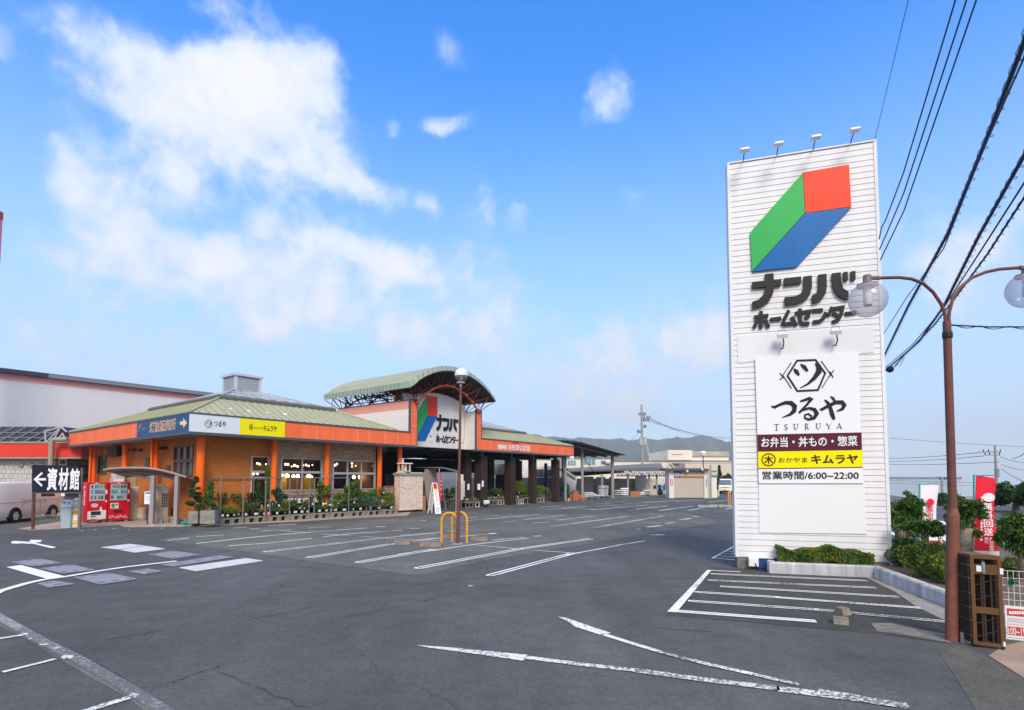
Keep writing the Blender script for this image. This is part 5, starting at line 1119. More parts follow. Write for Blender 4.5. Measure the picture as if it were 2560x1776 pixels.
for yi,y in enumerate(ys_):
    pts=[low(i/nt_,y) for i in range(nt_+1)]; sm=[low(i/36,y) for i in range(37)]
    b.tube(sm,.065 if yi==0 else .05,8)
    for i,p in enumerate(pts):
        bn.ball(p,.12,8)
        for dt in (-.06,.055):
            for dy in (-.45,.45):
                t=min(max(i/nt_+dt,0),1); X_,Z_=prof(t); bw.tube([p,V(X_,min(max(y+dy,YF+.1),YB-.1),Z_-.01)],.026,5)
for i in range(nt_+1): b.tube([low(i/nt_,y) for y in ys_],.05 if i in (0,nt_) else .03,6)
for yk in (1.15,3.65,6.0):
    for i in (0,nt_):
        p=low(i/nt_,yk); bn.ball(p,.11,8)
        for dt in (0,.06) if i==0 else (0,-.06):
            for dy in (-.5,.5): X_,Z_=prof(i/nt_+dt); bw.tube([p,V(X_,yk+dy,Z_)],.026,5)
S(b,'truss_chord',TR,True,arch); S(bw,'truss_web',M('truss_web_shaded',(.13,.035,.03),.5),False,arch); S(bn,'truss_node',TR,'all',arch)  # web coloured darker than the chords to stand for its shade
b=B()
for x,ysup in ((xp0+.12,(1.4,6.4)),(xq0+.12,(1.4,6.4))):
    for y in ysup: b.lathe([(.16,0),(.16,.1),(.07,.14),(.07,.34),(.2,.4)],(x,y,6.55),10,True)
b.build_each('roof_bearing',TR,arch); q=SD(e5,243,520,xl+.1); b=B(); b.tube([(xl+.1,q.y,5.6),(xl+.1,q.y,zlow)],.03,6); S(b,'rain_pipe',GREY,parent=arch)
# entrance depth, right-hand open sales hall -----------------------------------
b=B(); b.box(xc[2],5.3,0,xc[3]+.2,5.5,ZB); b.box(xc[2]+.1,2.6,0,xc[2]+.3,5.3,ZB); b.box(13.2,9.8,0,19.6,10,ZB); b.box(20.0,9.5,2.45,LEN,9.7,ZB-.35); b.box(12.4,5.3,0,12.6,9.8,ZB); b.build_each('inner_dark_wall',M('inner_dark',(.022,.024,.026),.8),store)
b=B(); b.box(xp0,.9,.004,LEN-.3,9.8,.03); S(b,'hall_floor',M('hall_floor_grey',(.14,.13,.12),.8))
b=B()
q=FR(c3,720,920,4.5); b.box(xc[2]+.35,4.3,q.z-.18,xc[3]-.1,4.4,q.z+.2); S(b,'entrance_sign_band',M('entrance_grey',(.10,.06,.055),.6))
for x in (13.6,15,16.4,18.2): b=B(); b.box(x,9.74,.9,x+.9,9.79,2.3); S(b,'inner_window',M('inner_pane',(.10,.11,.12),.3) if 'inner_pane' not in D.materials else D.materials['inner_pane'])
cols=[(fx(d8,155,600,1.35),1.35,.29,True),(fx(d8,395,600,.75),.75,.33,True),(fx(d8,865,600,.75),.75,.30,True),(fx(d8,1222,600,.75),.75,.24,True),(fx(d8,1588,600,.75),.75,.26,True),(fx(d8,985,600,4.2),4.2,.28,True),(fx(d8,535,600,4.2),4.2,.28,True),(fx(d8,1435,600,7),7,.12,False)]
GRN=M('capital_green',(.01,.12,.07),.45)
for x,y,r,cap in cols:
    b=B(); b.box(x-r,y-r,0,x+r,y+r,ZB-.42); o=S(b,'brick_column',DKBRICK if r>.15 else M('post_navy',(.02,.03,.07),.5))
    if cap: b=B(); b.bbox(x-r*.55,y-r*.55,ZB-.42,x+r*.55,y+r*.55,ZB-.08,.05); S(b,'capital',GRN,parent=o)
for (x0,y0,x1,y1,off) in ((183,703,217,800,1.05),(345,703,388,800,.41),(413,653,443,750,.41)):
    a=FR(d8,x0,y1,off); e=FR(d8,x1,y0,off); b=B(); b.box(a.x,off,a.z,e.x,off+.012,e.z); S(b,'paper_notice',PANEL)
q=FR(d8,1803,287,.1); b=B(); b.bbox(q.x-.05,-.25,q.z-.10,q.x+.35,.1,q.z+.12,.05); S(b,'corner_floodlight',PANEL)
# ---------------------------------------------------------------- warehouse and annex on the left
def wh(c,x,y,off): return loc(PL(*c(x,y),wld(0,off),SY))
WHY=26.0; ztop=(wh(c1,4,125,WHY).z+wh(c1,1580,318,WHY).z)/2
t=thing('warehouse','large pale grey warehouse with a pink band under its dark roof edge','warehouse',wld(0,WHY),SR)
x0=-22; x1=15
b=B(); b.box(x0,0,0,x1,22,ztop-.74); b.build('wall',M('warehouse_grey',(.66,.64,.66),.6,var=.04,vs=.3),t)
b=B(); b.box(x0,-.01,ztop-.74,x1,22,ztop-.28); b.build('pink_band',M('warehouse_pink',(.80,.36,.33),.55),t)
xs_=wh(c1,362,180,WHY).x
b=B(); b.mat(0).box(x0,-.35,ztop-.28,xs_,22,ztop+.02); b.mat(1).box(xs_,-.35,ztop-.28,x1,22,ztop+.0); b.prism([(x0,-.35,ztop+.02),(x0,11,ztop+1.0),(x0,22,ztop+.02)],(x1-x0,0,0)); b.build('roof_edge',[M('roof_slate',(.055,.06,.085),.5),M('roof_grey',(.20,.22,.26),.5)],t)
b=B()
for k in range(1,40): x=x0+k*.95; b.box(x,-.006,0,x+.012,-.0,ztop-.75)
b.build('cladding_joints',M('joint_grey',(.62,.60,.62),.6),t)
# annex: faces the camera squarely
AYY=33.0; at_=thing('annex_building','low annex with red fascia and white tiled wall behind the van','annex building',(0,AYY,0))
def AX(c,x,y,dy=0): p=AT(*c(x,y),AYY+dy); return Vector((p.x,dy,p.z))
L0=-45.0; R0=AX(c1,676,760).x; TR0=AX(e1,1045,180).x
zt=AX(c1,300,706).z; zb=AX(c1,300,812).z
b=B(); b.box(L0,-.5,zb,R0,6,zt); b.build('red_fascia',M('fascia_red',(.70,.055,.03),.5,var=.06,vs=1),at_)
b=B(); b.box(L0,-.55,zt,R0+.05,6,zt+.1); b.box(L0,-.52,zb-.08,R0+.02,6,zb); b.build('fascia_trim',GREY,at_)
b=B(); b.box(L0,0,0,TR0,5,zb-.08); b.build('tiled_wall',brick('white_tile',(.66,.64,.60),(.62,.60,.57),(.36,.34,.33),.28,.28,.022,'X',.5),at_)
b=B(); b.box(TR0,3.5,0,R0+6,3.7,zb-.08); b.build('dark_recess_wall',M('recess_dark',(.02,.02,.022),.8),at_)
for x,y in ((410,250),(605,250),(785,240)):
    q=AX(e1,x,y); b=B(); b.lathe([(.16,0),(.17,.02),(.12,.08),(.02,.09)],(0,0,0),16,True); b.v=[(q.x+a,-c,q.z+b_) for a,b_,c in b.v]; b.build('vent_cap',GREY,at_)
q=AX(e1,390,540); b=B(); b.box(q.x-.35,-.03,q.z-.14,q.x+.35,-.002,q.z+.14); b.build('wall_plate',M('plate_grey',(.45,.43,.5),.5),at_)
q=AX(e1,1275,205,-.3); b=B(); b.tube([(q.x-.22,-.6,q.z+.2),(q.x+.2,-.6,q.z+.2),(q.x+.2,-.6,q.z-.15),(q.x-.22,-.6,q.z-.15),(q.x-.22,-.6,q.z+.2)],.04,6); b.build('lamp_bracket',CAPG,at_)
px=AX(c1,395,760,-1).x; zp=AX(c1,395,672,-1).z; b=B(); b.tube([(px,-1,0),(px,-1,zp-.2),(px+.06,-1,zp-.06),(px+.2,-1,zp)]+[(AX(c1,520,675,-1).x,-1,zp)],.14,12); b.build('drain_pipe',M('pipe_taupe',(.33,.29,.25),.6),at_,True)
# dark translucent lean-to roof with triangular truss end
DG=M('dark_glazing',(.02,.025,.035),.25); zr=AX(c1,200,560,1).z
b=B(); xe=AX(c1,345,600,1).x; b.prism([(L0,5.5,zt+.1),(L0,.5,zt+.1),(L0,2.5,zr),(L0,5.5,zr)],(xe-L0,0,0)); dk=b.build('glazed_roof',DG,at_)
b=B()
for k in range(22): x=xe-k*.8; b.tube([(x,.45,zt+.14),(x,2.45,zr+.03)],.03,4)
for k in (.3,.6,1): b.tube([(L0,.5+2*k,zt+.12+(zr-zt-.1)*k),(xe,.5+2*k,zt+.12+(zr-zt-.1)*k)],.025,4)
b.build('roof_bars',GREY,at_)
pk=AX(c1,468,575,-.3); e0=AX(c1,345,612,-.3); l0=AX(c1,352,700,-.3); r1=AX(c1,512,615,-.3); r2=AX(c1,512,712,-.3)
b=B()
for p,q in ((l0,e0),(e0,pk),(pk,r1),(pk,l0),(l0,r2),(pk,AX(c1,395,705,-.3)),(AX(c1,480,625,-.3),AX(c1,440,690,-.3)),(AX(c1,480,625,-.3),AX(c1,510,690,-.3)),(AX(c1,440,690,-.3),AX(c1,512,690,-.3))): b.tube([p,q],.05,6)
tr=b.build('truss_frame',M('truss_grey',(.42,.41,.42),.5),at_)
b=B(); b.prism([pk,r1,r2,AX(c1,395,708,-.3)],(0,2.5,0)); b.build('gable_glazing',DG,at_)
b=B(); 
for i in range(4): x=435+i*24; p,q,r=AX(c1,x,708,-.35),AX(c1,x+12,690,-.35),AX(c1,x+24,708,-.35); b.tube([p,q,r],.03,5)
b.build('roof_lattice',PANEL,at_)
# pink pylon sign just showing at the picture's left edge
p=AT(-6,870,34); t=thing('pylon_sign','tall pink pylon sign cut by the left edge of the picture','pylon sign',(p.x-.75,34,0)); zz=AT(2,534,34).z; z1=AT(2,640,34).z
q=AT(5,580,34).x-(p.x-.75); b=B(); b.box(q-2.0,-.5,z1-.5,q,0,zz); b.build('sign_panel',M('pylon_pink',(.85,.25,.28),.5),t); b=B(); b.box(q-2.03,-.52,zz-.45,q+.02,.02,zz+.05); b.build('sign_cap',M('pylon_red',(.62,.06,.08),.5),t); b=B(); b.box(q-1.3,-.4,0,q-.7,-.1,z1-.5); b.build('pylon_post',GREY,t)

# ---------------------------------------------------------------- vehicles
VANW=M('van_white',(.82,.79,.75),.3,spec=.4); VGL=M('vehicle_glass',(.018,.022,.028),.08,spec=.7); TYRE=M('tyre',(.016,.016,.016),.8); RIM=M('wheel_rim',(.62,.61,.60),.35,metal=.1); PLAS=M('dark_plastic',(.03,.03,.032),.6)
TAIL=M('tail_light',(.45,.01,.03),.25); HEADL=M('head_light',(.75,.75,.76),.1); PLY=M('plate_yellow',(.85,.55,.02),.5)
def loft(b,secs):                       # sections along the length, each a ring of (y,z)
    n=len(secs[0][1]); vs=[(x,y,z) for x,r in secs for y,z in r]; b.add(vs,[(i*n+j,i*n+(j+1)%n,(i+1)*n+(j+1)%n,(i+1)*n+j) for i in range(len(secs)-1) for j in range(n)]+[tuple(range(n-1,-1,-1)),tuple(range((len(secs)-1)*n,len(secs)*n))])
def wheel(parent,x,y,r,w,side):
    b=B(); c=16
    prof_=[(r*.62,-w/2),(r*.93,-w/2),(r,-w/2+.03),(r,w/2-.03),(r*.93,w/2),(r*.62,w/2)]
    b.lathe([(a,z) for a,z in prof_],(0,0,0),28); b.v=[(x+a,y+z*side,r+b_) for a,b_,z in b.v]; tb=b.build('tyre',TYRE,parent,True)
    b=B(); b.lathe([(r*.63,w*.36),(r*.60,w*.44),(r*.54,w*.40)],(0,0,0),28); 
    for k in range(6):
        a=k*math.pi/3; ca,sa=math.cos(a),math.sin(a); o=len(b.v)
        b.add([( r*.12*ca-.045*sa, r*.12*sa+.045*ca,w*.42),(r*.12*ca+.045*sa,r*.12*sa-.045*ca,w*.42),(r*.56*ca+.07*sa,r*.56*sa-.07*ca,w*.37),(r*.56*ca-.07*sa,r*.56*sa+.07*ca,w*.37)],[(0,1,2,3)])
    b.lathe([(r*.2,w*.40),(r*.18,w*.47),(.001,w*.48)],(0,0,0),14); b.mat(1).lathe([(.001,w*.1),(r*.60,w*.12)],(0,0,0),20)
    b.v=[(x+a,y+z*side,r+b_) for a,b_,z in b.v]; b.build('rim',[RIM,PLAS],tb)
def ring_van(hw,z0,z1,zbelt,inset,rr_):
    return [(-hw+.05,z0),(-hw,z0+.12),(-hw-.0,(z0+zbelt)/2),(-hw+.01,zbelt),(-hw+inset,z1-rr_),(-hw+inset+rr_*.35,z1-rr_*.3),(-hw+inset+rr_*1.2,z1),(hw-inset-rr_*1.2,z1),(hw-inset-rr_*.35,z1-rr_*.3),(hw-inset,z1-rr_),(hw-.01,zbelt),(hw,(z0+zbelt)/2),(hw,z0+.12),(hw-.05,z0)]
vr=G(*e1(330,1350)); vf=Vector((-22.35,vr.y+2.42,0)); vd=(vf-vr).normalized(); vrz=math.atan2(vd.y,vd.x)
van=thing('delivery_van','white panel van parked behind the black direction sign','van',vr+Vector((-vd.y,vd.x,0))*.10,vrz)
HV_=1.80; hw=.80; secs=[]
for x,z1,zb_,ins,w,zl_ in ((-.98,.95,.5,.02,.97,.34),(-1.0,1.74,1.0,.07,.97,.30),(-.93,HV_-.02,1.05,.09,1,.28),(-.2,HV_,1.05,.10,1,.28),(2.1,HV_,1.05,.10,1,.28),(2.55,HV_-.04,1.05,.11,1,.28),(2.85,1.62,1.05,.13,1,.28),(3.25,1.10,1.0,.06,.98,.28),(3.42,.95,.8,.04,.94,.30),(3.47,.75,.6,.03,.88,.34)):
    secs.append((x,[(y*w,z) for y,z in ring_van(hw,zl_,z1,min(zb_,z1-.1),ins,.10)]))
b=B(); loft(b,secs); b.v=[(x,y+hw,z) for x,y,z in b.v]; b.build('body',VANW,van,True)
b=B()
for y,s in ((-.003,-1),(2*hw+.003,1)):
    dy=.035*s*-1
    b.poly([(1.62,y-s*.02,1.10),(2.62,y-s*.02,1.10),(2.38,y-s*.085,1.60),(1.62,y-s*.085,1.60)])
b.build_each('side_window',VGL,van); b=B(); b.poly([(2.93,hw-.62,1.53),(2.93,hw+.62,1.53),(3.26,hw+.68,1.12),(3.26,hw-.68,1.12)]); b.build('windscreen',VGL,van)
b=B()
for x in (0.42,1.55,2.72): b.box(x,-.004,.36,x+.014,0.0,1.05)
b.box(.42,-.004,.96,2.72,.0,.972); b.box(-.9,-.006,.90,1.55,-.001,.915); b.box(1.72,-.03,.93,1.90,-.003,.965); b.box(.5,-.03,.88,.54,-.002,.91); b.build('door_seams',M('seam_grey',(.30,.29,.28),.5),van)
b=B()
for xx in (0,2.42): 
    pts=[(xx+.40*math.cos(a),-.006,.30+.40*math.sin(a)) for a in [math.pi*k/14 for k in range(15)]]; b.poly(pts)
b.build_each('wheel_arch',PLAS,van)
for xx in (0,2.42):
    for s,y in ((-1,.06),(1,2*hw-.06)): wheel(van,xx,y,.315,.2,s)
b=B(); b.box(-1.03,.02,.65,-.90,.12,1.12); b.box(-1.03,2*hw-.12,.65,-.9,2*hw-.02,1.12); b.build_each('tail_light',TAIL,van); b=B(); b.bbox(-1.08,.03,.28,-.85,2*hw-.03,.48,.03); b.build('rear_bumper',PLAS,van)
b=B(); b.box(3.36,.06,.72,3.45,.4,.92); b.box(3.36,2*hw-.4,.72,3.45,2*hw-.06,.92); b.build_each('head_light',HEADL,van); b=B(); b.bbox(2.9,-.2,1.08,2.98,-.02,1.3,.02); b.build('wing_mirror',VANW,van)

# small white van at the far right
kv=G(*e4(2085,553)); kd=Vector((-.42,-.91,0)).normalized(); krz=math.atan2(kd.y,kd.x)
kei=thing('small_van','small white van with a yellow number plate parked behind the garage hut','van',kv,krz)
hk=.78; secs=[]
for x,z1,zb_,ins,w,zl_ in ((-1.65,1.75,1.0,.1,.97,.3),(-1.6,1.86,1.05,.12,1,.26),(.6,1.88,1.05,.12,1,.26),(.95,1.80,1.05,.13,1,.26),(1.45,1.12,1.0,.05,1,.26),(1.62,1.0,.8,.04,.97,.28),(1.68,.72,.6,.03,.9,.3)):
    secs.append((x,[(y*w,z) for y,z in ring_van(hk,zl_,z1,min(zb_,z1-.1),ins,.10)]))
b=B(); loft(b,secs); b.build('body',VANW,kei,True)
b=B(); b.poly([(1.02,-.62,1.74),(1.02,.62,1.74),(1.49,.70,1.12),(1.49,-.70,1.12)]); b.build('windscreen',M('windscreen_blue',(.10,.15,.19),.1,spec=.7),kei)
b=B()
for s in (-1,1):
    for xa,xb in ((-1.4,-.55),(-.45,.35),(.42,1.0)): b.poly([(xa,s*(hk-.02),1.12),(xb+(.25 if xb>.9 else 0),s*(hk-.02),1.12),(xb,s*(hk-.115),1.68),(xa,s*(hk-.115),1.68)])
b.build_each('side_window',VGL,kei)
b=B(); b.box(1.60,-.68,.78,1.70,-.42,.98); b.box(1.60,.42,.78,1.70,.68,.98); b.build_each('head_light',HEADL,kei); b=B(); b.bbox(1.6,-.75,.28,1.74,.75,.45,.03); b.box(1.66,-.4,.80,1.70,.4,.86); b.build('bumper',PLAS,kei); b=B(); b.box(1.70,-.17,.48,1.745,.17,.64); b.build('number_plate',PLY,kei)
for xx in (-1.05,1.1):
    for s in (-1,1): wheel(kei,xx,s*(hk-.08),.27,.16,s)

# ---------------------------------------------------------------- black direction sign
sb0=G(*e1(580,1482)); ds=thing('direction_sign','black board with white left arrow and kanji on brown posts','direction sign',sb0)
def DS(x,y,dy=0): p=AT(*e1(x,y),sb0.y+dy)-sb0; return p
sq=[DS(605,780),DS(1515,770),DS(1515,262),DS(610,248)]
b=B(); b.prism([Vector((p.x,0,p.z)) for p in sq],(0,.05,0)); brd=b.build('board',M('board_black',(.016,.016,.032),.55,var=.3,vs=3,streak=True),ds)
b=B(); b.tube([(DS(600,470).x,.05,DS(0,790).z-.0),(DS(600,470).x,.05,DS(0,235).z)],.03,8); b.tube([(DS(600,790).x,.02,DS(600,784).z),(DS(1530,775).x,.02,DS(1530,775).z)],.02,6); b.build('board_frame',STEEL,ds)
b=B(); b.tube([(0,.1,0),(DS(600,800).x,.1,DS(600,800).z),(DS(606,600).x,.1,DS(606,600).z)],.055,10); b.build('post',M('rust_brown',(.13,.055,.035),.8,var=.4,vs=9),ds,True); xr_=DS(1490,780).x; b=B(); b.tube([(xr_,.1,0),(xr_,.1,DS(1490,300).z)],.055,10); b.build('post',CAPG,ds,True)
f=lambda x,y:Vector((DS(x,y).x,-.006,DS(x,y).z)); b=B(); strokes(b,[[(655,522),(875,522)]],44,f,(0,.005,0)); strokes(b,[[(805,398),(668,522),(800,648)]],36,lambda x,y:f(x,y)+Vector((0,-.002,0)),(0,.005,0)); b.build('arrow',PANEL,brd)
for ch,x0,x1,y0,y1 in (('資',895,1092,315,722),('材',1112,1308,315,718),('館',1325,1515,325,715)):
    a=DS(x0,y1); e=DS(x1,y0); text_obj('kanji_lettering',ch,PANEL,brd,a.x,a.z,e.x,e.z,-.008,bold=.035)

# ---------------------------------------------------------------- vending machines and bins
VRED=M('vending_red',(.62,.008,.022),.3); VWH=M('vending_white',(.78,.76,.76),.4)
DRK=[M('drink_%d'%i,c,.4) for i,c in enumerate(((.05,.22,.35),(.6,.25,.05),(.65,.6,.5),(.45,.04,.05),(.08,.3,.12),(.55,.45,.08),(.02,.03,.06)))]
SHB=M('shelf_blue',(.12,.32,.42),.5,emit=(.3,.6,.8),es=.25)
def vending(label,x,y,w,variant,seed):
    rr=random.Random(seed); t=thing('vending_machine',label,'vending machine',wld(x,y),SR,'red vending machines beside the store')
    z0,z1=.10,1.80; d=.62
    b=B(); b.bbox(0,0,z0,w,d,z1,.02); b.build('cabinet',VRED,t)
    b=B()
    for xx in (.03,w-.17): 
        for yy in (.05,d-.2): b.box(xx,yy,0,xx+.14,yy+.14,z0)
    b.build_each('foot_block',CONC,t)
    wx0,wx1=(.10,w-.12) if variant==0 else (.07,w-.13); wz0,wz1=.98,1.72
    b=B(); b.box(wx0,-.012,wz0,wx1,.0,wz1); win_=b.build('display_window',SHB,t)
    b=B(); n=10; cw=(wx1-wx0-.02)/n
    for row in range(3):
        zz=wz0+.035+row*(wz1-wz0)/3
        for i in range(n):
            b.mat(rr.randrange(7)); hh=rr.uniform(.12,.17); b.tube([(wx0+.01+cw*(i+.5),-.022,zz+.03),(wx0+.01+cw*(i+.5),-.022,zz+.03+hh)],cw*.36,6)
    b.build('drink_cans',DRK,win_)
    b=B()
    for row in range(3): zz=wz0+.01+row*(wz1-wz0)/3; b.mat(0).box(wx0,-.03,zz,wx1,-.013,zz+.028); b.mat(1); [b.box(wx0+.01+cw*(i+.3),-.034,zz+.006,wx0+.01+cw*(i+.7),-.031,zz+.02) for i in range(n)]
    b.build('button_rail',[VWH,DARK],win_)
    if variant==0:
        b=B(); b.prism([(.05,-.008,z0+.06),(w*.3,-.008,z0+.085),(w*.65,-.008,z0+.05),(w-.05,-.008,z0+.08),(w-.05,-.008,.56),(w*.3,-.008,.54),(.05,-.008,.52)],(0,.007,0)); lp_=b.build('lower_panel',VWH,t)
        b=B(); b.box(.17,-.016,.36,w-.25,-.009,.52); b.mat(1).box(.17,-.016,.27,.34,-.009,.33); b.mat(0).lathe([(.001,0),(.03,0)],(0,0,0),10); b.build('outlet_flap',[DARK,M('vending_green',(.02,.35,.12),.4)],lp_)
        b=B(); b.lathe([(.001,0),(1,0)],(0,0,0),22); b.v=[(w*.38+x_*.13,-.006,.78+y_*.09) for x_,y_,_ in b.v]; b.build('round_sticker',M('sticker_grey',(.6,.55,.55),.5),t)
        b=B(); b.prism([(w*.60,-.012,.52),(w*.64,-.012,.66),(w*.66,-.012,.72),(w*.70,-.012,.72),(w*.72,-.012,.66),(w*.76,-.012,.52)],(0,.006,0)); b.build('bottle_graphic',VWH,t)
        f=lambda x_,y_:Vector((-.006,d*x_,y_))
        b=B()
        for pts in ([(.55,.78,.14),(.5,1.1,.10),(.52,1.35,.05)],[(.35,1.2,.08),(.6,1.32,.10),(.4,1.45,.08)],[(.3,1.55,.07),(.6,1.6,.09)]): strokes(b,[pts],.08,lambda x_,y_:Vector((-.006,d*(1-x_),y_)),(.004,0,0))
        b.build('side_graphic',VWH,t)
    else:
        b=B(); b.box(.08,-.006,.62,.38,0,.86); b.mat(1).box(.11,-.009,.65,.24,-.0065,.83); b.box(.26,-.009,.74,.35,-.0065,.82); b.build('poster_sticker',[VWH,M('sticker_green',(.06,.28,.12),.5)],t)
        b=B(); b.box(.2,-.012,.42,w-.26,-.001,.54); b.build('outlet_flap',DARK,t)
        f=lambda x_,y_:Vector((x_,-.006,y_)); b=B()
        for k,cx in enumerate((.10,.19,.30,.40,.49,.58,.68)): 
            r=.035+.02*(k%3==0); strokes(b,[[(cx+r*math.cos(a*math.pi/5),.25+.03*math.sin(k*2)+r*math.sin(a*math.pi/5)) for a in range(2+k%3,11)]],.018,lambda x_,y_,k=k:f(x_,y_)+Vector((0,-.0007*k,0)),(0,.004,0))
        b.build('white_swirl_graphic',VWH,t)
    b=B(); b.box(w-.10,-.007,.92,w-.03,0,1.0); b.box(w-.11,-.007,1.28,w-.03,0,1.46); b.mat(1).box(w-.09,-.012,1.08,w-.05,-.001,1.2); b.build('coin_panel',[VWH,DARK],t)
    b=B(); b.mat(0).box(.36*w,-.006,1.745,.52*w,-.0,1.775); b.build('top_badge',VWH,t)
vb=GLO(e2,345,1045)
vb=loc(AT(*e2(345,1012),23.9)); vx,vy=vb.x,vb.y
w1=FR(e2,690,900,vy).x-vx; w2=FR(e2,1045,900,vy).x-vx-w1-.03
vending('left red vending machine with white lower panel','' or vx,vy,w1,0,1); vending('right red vending machine with white swirls along its foot',vx+w1+.03,vy,w2,1,2)
def bin_(label,c,x,y,w,h,body,lid,style,dy):
    o=G(*c(x,y)); t=thing('recycling_bin',label,'bin',o,SR*.5,'bins beside the vending machines')
    b=B(); a=w/2
    def ring8(i,z): return [(-i+.04,-i,z),(i-.04,-i,z),(i,-i+.04,z),(i,i-.04,z),(i-.04,i,z),(-i+.04,i,z),(-i,i-.04,z),(-i,-i+.04,z)]
    vs=ring8(a*.82,0)+ring8(a*.98,h*.72)+ring8(a*1.06,h*.72)+ring8(a*1.06,h*.76); b.add(vs,[tuple(range(7,-1,-1))]+[(r*8+i,r*8+(i+1)%8,r*8+8+(i+1)%8,r*8+8+i) for r in range(3) for i in range(8)]); b.build('bin_body',body,t)
    b=B(); vs=ring8(a*1.02,h*.76)+ring8(a*.98,h*.86)+ring8(a*.75,h*.95)+ring8(a*.4,h*1.0); b.add(vs,[(r*8+i,r*8+(i+1)%8,r*8+8+(i+1)%8,r*8+8+i) for r in range(3) for i in range(8)]+[tuple(range(24,32))]); b.build('lid',lid,t)
    for s in (-1,1):
        b=B(); b.lathe([(.001,0),(a*.24,0)],(0,0,0),14); b.v=[(s*a*.38+p*.9,-a*.93+q*.12,h*.88+q*.95) for p,q,_ in b.v]; b.build('bottle_hole',DARK,t)
    if style:
        b=B(); b.box(-a*.7,-a*.95,h*.15,a*.7,-a*.93,h*.60); b.mat(1).box(-a*.7,-a*.965,h*.46,a*.7,-a*.951,h*.56); b.mat(2).box(-a*.5,-a*.965,h*.25,a*.5,-a*.951,h*.42); b.build('sticker',[M('bin_yellow',(.75,.55,.08),.5),M('bin_orange',(.7,.2,.02),.5),VWH],t)
bin_('grey-blue recycling bin with domed lid beside the yellow one',e1,1270,1440,.40,1.12,M('bin_grey',(.36,.42,.48),.5),M('lid_grey',(.60,.66,.70),.45),0,0)
bin_('cream recycling bin with yellow and orange sticker',e1,1450,1432,.34,1.18,M('bin_cream',(.62,.56,.42),.5),M('lid_cream',(.72,.70,.62),.45),1,0)

# ---------------------------------------------------------------- cycle shelter, cabinets, air conditioner
sA=G(*e2(1405,1032)); sB=G(*e2(1787,1037)); st=thing('cycle_shelter','grey cantilever cycle shelter with curved roof on two posts','shelter',sA)
def SHP(x,y,yy): return AT(*e2(x,y),yy)-sA
yA=sA.y; SGR=M('shelter_grey',(.30,.29,.285),.45)
fr_=[SHP(x,y,yA-.1) for x,y in ((640,150),(720,137),(860,123),(1080,118),(1300,120),(1470,140),(1620,170),(1790,215),(1955,266))]
b=B(); dep=Vector((-.10,1.55,-.30)); vs=[]; 
for p in fr_: vs+=[p,p+dep,p+Vector((0,0,-.06)),p+dep+Vector((0,0,-.06))]
n_=len(fr_)
for i in range(n_-1):
    a,c=i*4,(i+1)*4; b.add(vs[a:a+4]+vs[c:c+4],[(0,4,5,1),(2,3,7,6),(0,2,6,4),(1,5,7,3)])
b.add(vs[:4],[(0,1,3,2)]); b.add(vs[-4:],[(0,2,3,1)]); b.build('curved_roof',M('shelter_roof',(.20,.185,.17),.5),st)
b=B(); b.tube([p+Vector((0,-.01,-.03)) for p in fr_],.045,8); b.tube([p+dep+Vector((0,-.01,-.03)) for p in fr_],.045,8); b.build('roof_edge_rail',SGR,st,True)
for o_,px_,arm in ((sA-sA,1405,[(1385,330),(1250,265),(1080,225),(820,205)]),(sB-sA,1787,[(1770,310),(1640,270),(1480,240),(1135,190)])):
    tp=SHP(px_,290,sA.y+(o_.y)); tp.y=o_.y; b=B(); w=.075; b.box(o_.x-w,o_.y-w,0,o_.x+w,o_.y+w,tp.z+.1); b.build('post',SGR,st)
    pts=[Vector((o_.x,o_.y,tp.z-.1))]+[SHP(x,y,yA+.45) for x,y in arm]; b=B(); b.tube(pts,[.09,.08,.06,.05,.035],8); b.build('cantilever_arm',SGR,st,True)
def cab(name,label,cat,c,q,yy,d,mat,detail=None,group=None):
    """upright box seen between image corners (x0,y0,x1,y1) at store depth yy"""
    x0,y0,x1,y1=q; a=FR(c,x0,y1,yy); e=FR(c,x1,y0,yy); t=thing(name,label,cat,wld(a.x,yy),SR,group); w=e.x-a.x; h=e.z
    b=B(); b.bbox(0,0,max(a.z,.0),w,d,h,.025); b.build('casing',mat,t)
    if detail: detail(t,w,d,h,max(a.z,0))
    return t
CRM=M('cabinet_cream',(.66,.58,.46),.5,var=.06,vs=2); ACB=M('unit_beige',(.50,.44,.38),.5)
sy=loc(AT(*e2(1560,930),24.3)).y
def acd(t,w,d,h,z0):
    b=B()
    for gx0,gx1 in ((-.0,.13*w),(.50*w,.95*w)):
        for i in range(9):
            z=z0+(h-z0)*(.42+.045*i*1.0)
            for k in range(3 if gx0>.1 else 1):
                ww=(gx1-gx0)/(3 if gx0>.1 else 1); b.box(gx0+ww*k+.01,-.006,z,gx0+ww*(k+1)-.01,-.001,z+(h-z0)*.033)
    b.build('grille',DARK,t); b=B(); b.bbox(.05*w,.05,h,.75*w,d-.05,h+.12,.03); b.build('fan_top',M('unit_top',(.58,.52,.47),.5),t); b=B(); b.box(.35*w,-.004,z0+.03,.365*w,0,h-.05); b.box(0,-.004,z0+(h-z0)*.36,w,0,z0+(h-z0)*.37); b.build('panel_seams',GREY,t)
cab('air_conditioner','large beige outdoor air conditioning unit behind the shelter posts','air conditioner',e2,(1425,430,1680,1010),sy,.6,ACB,acd)
def cabd(t,w,d,h,z0):
    b=B(); b.box(w*.45,-.004,z0+.05,w*.46,0,h-.05); b.box(w*.4,-.02,h*.5,w*.42,-.001,h*.62); b.build('door_seam',GREY,t)
cab('storage_cabinet','tall cream storage cabinet right of the vending machines','cabinet',e2,(1048,432,1208,960),vy+.4,.5,CRM,cabd)
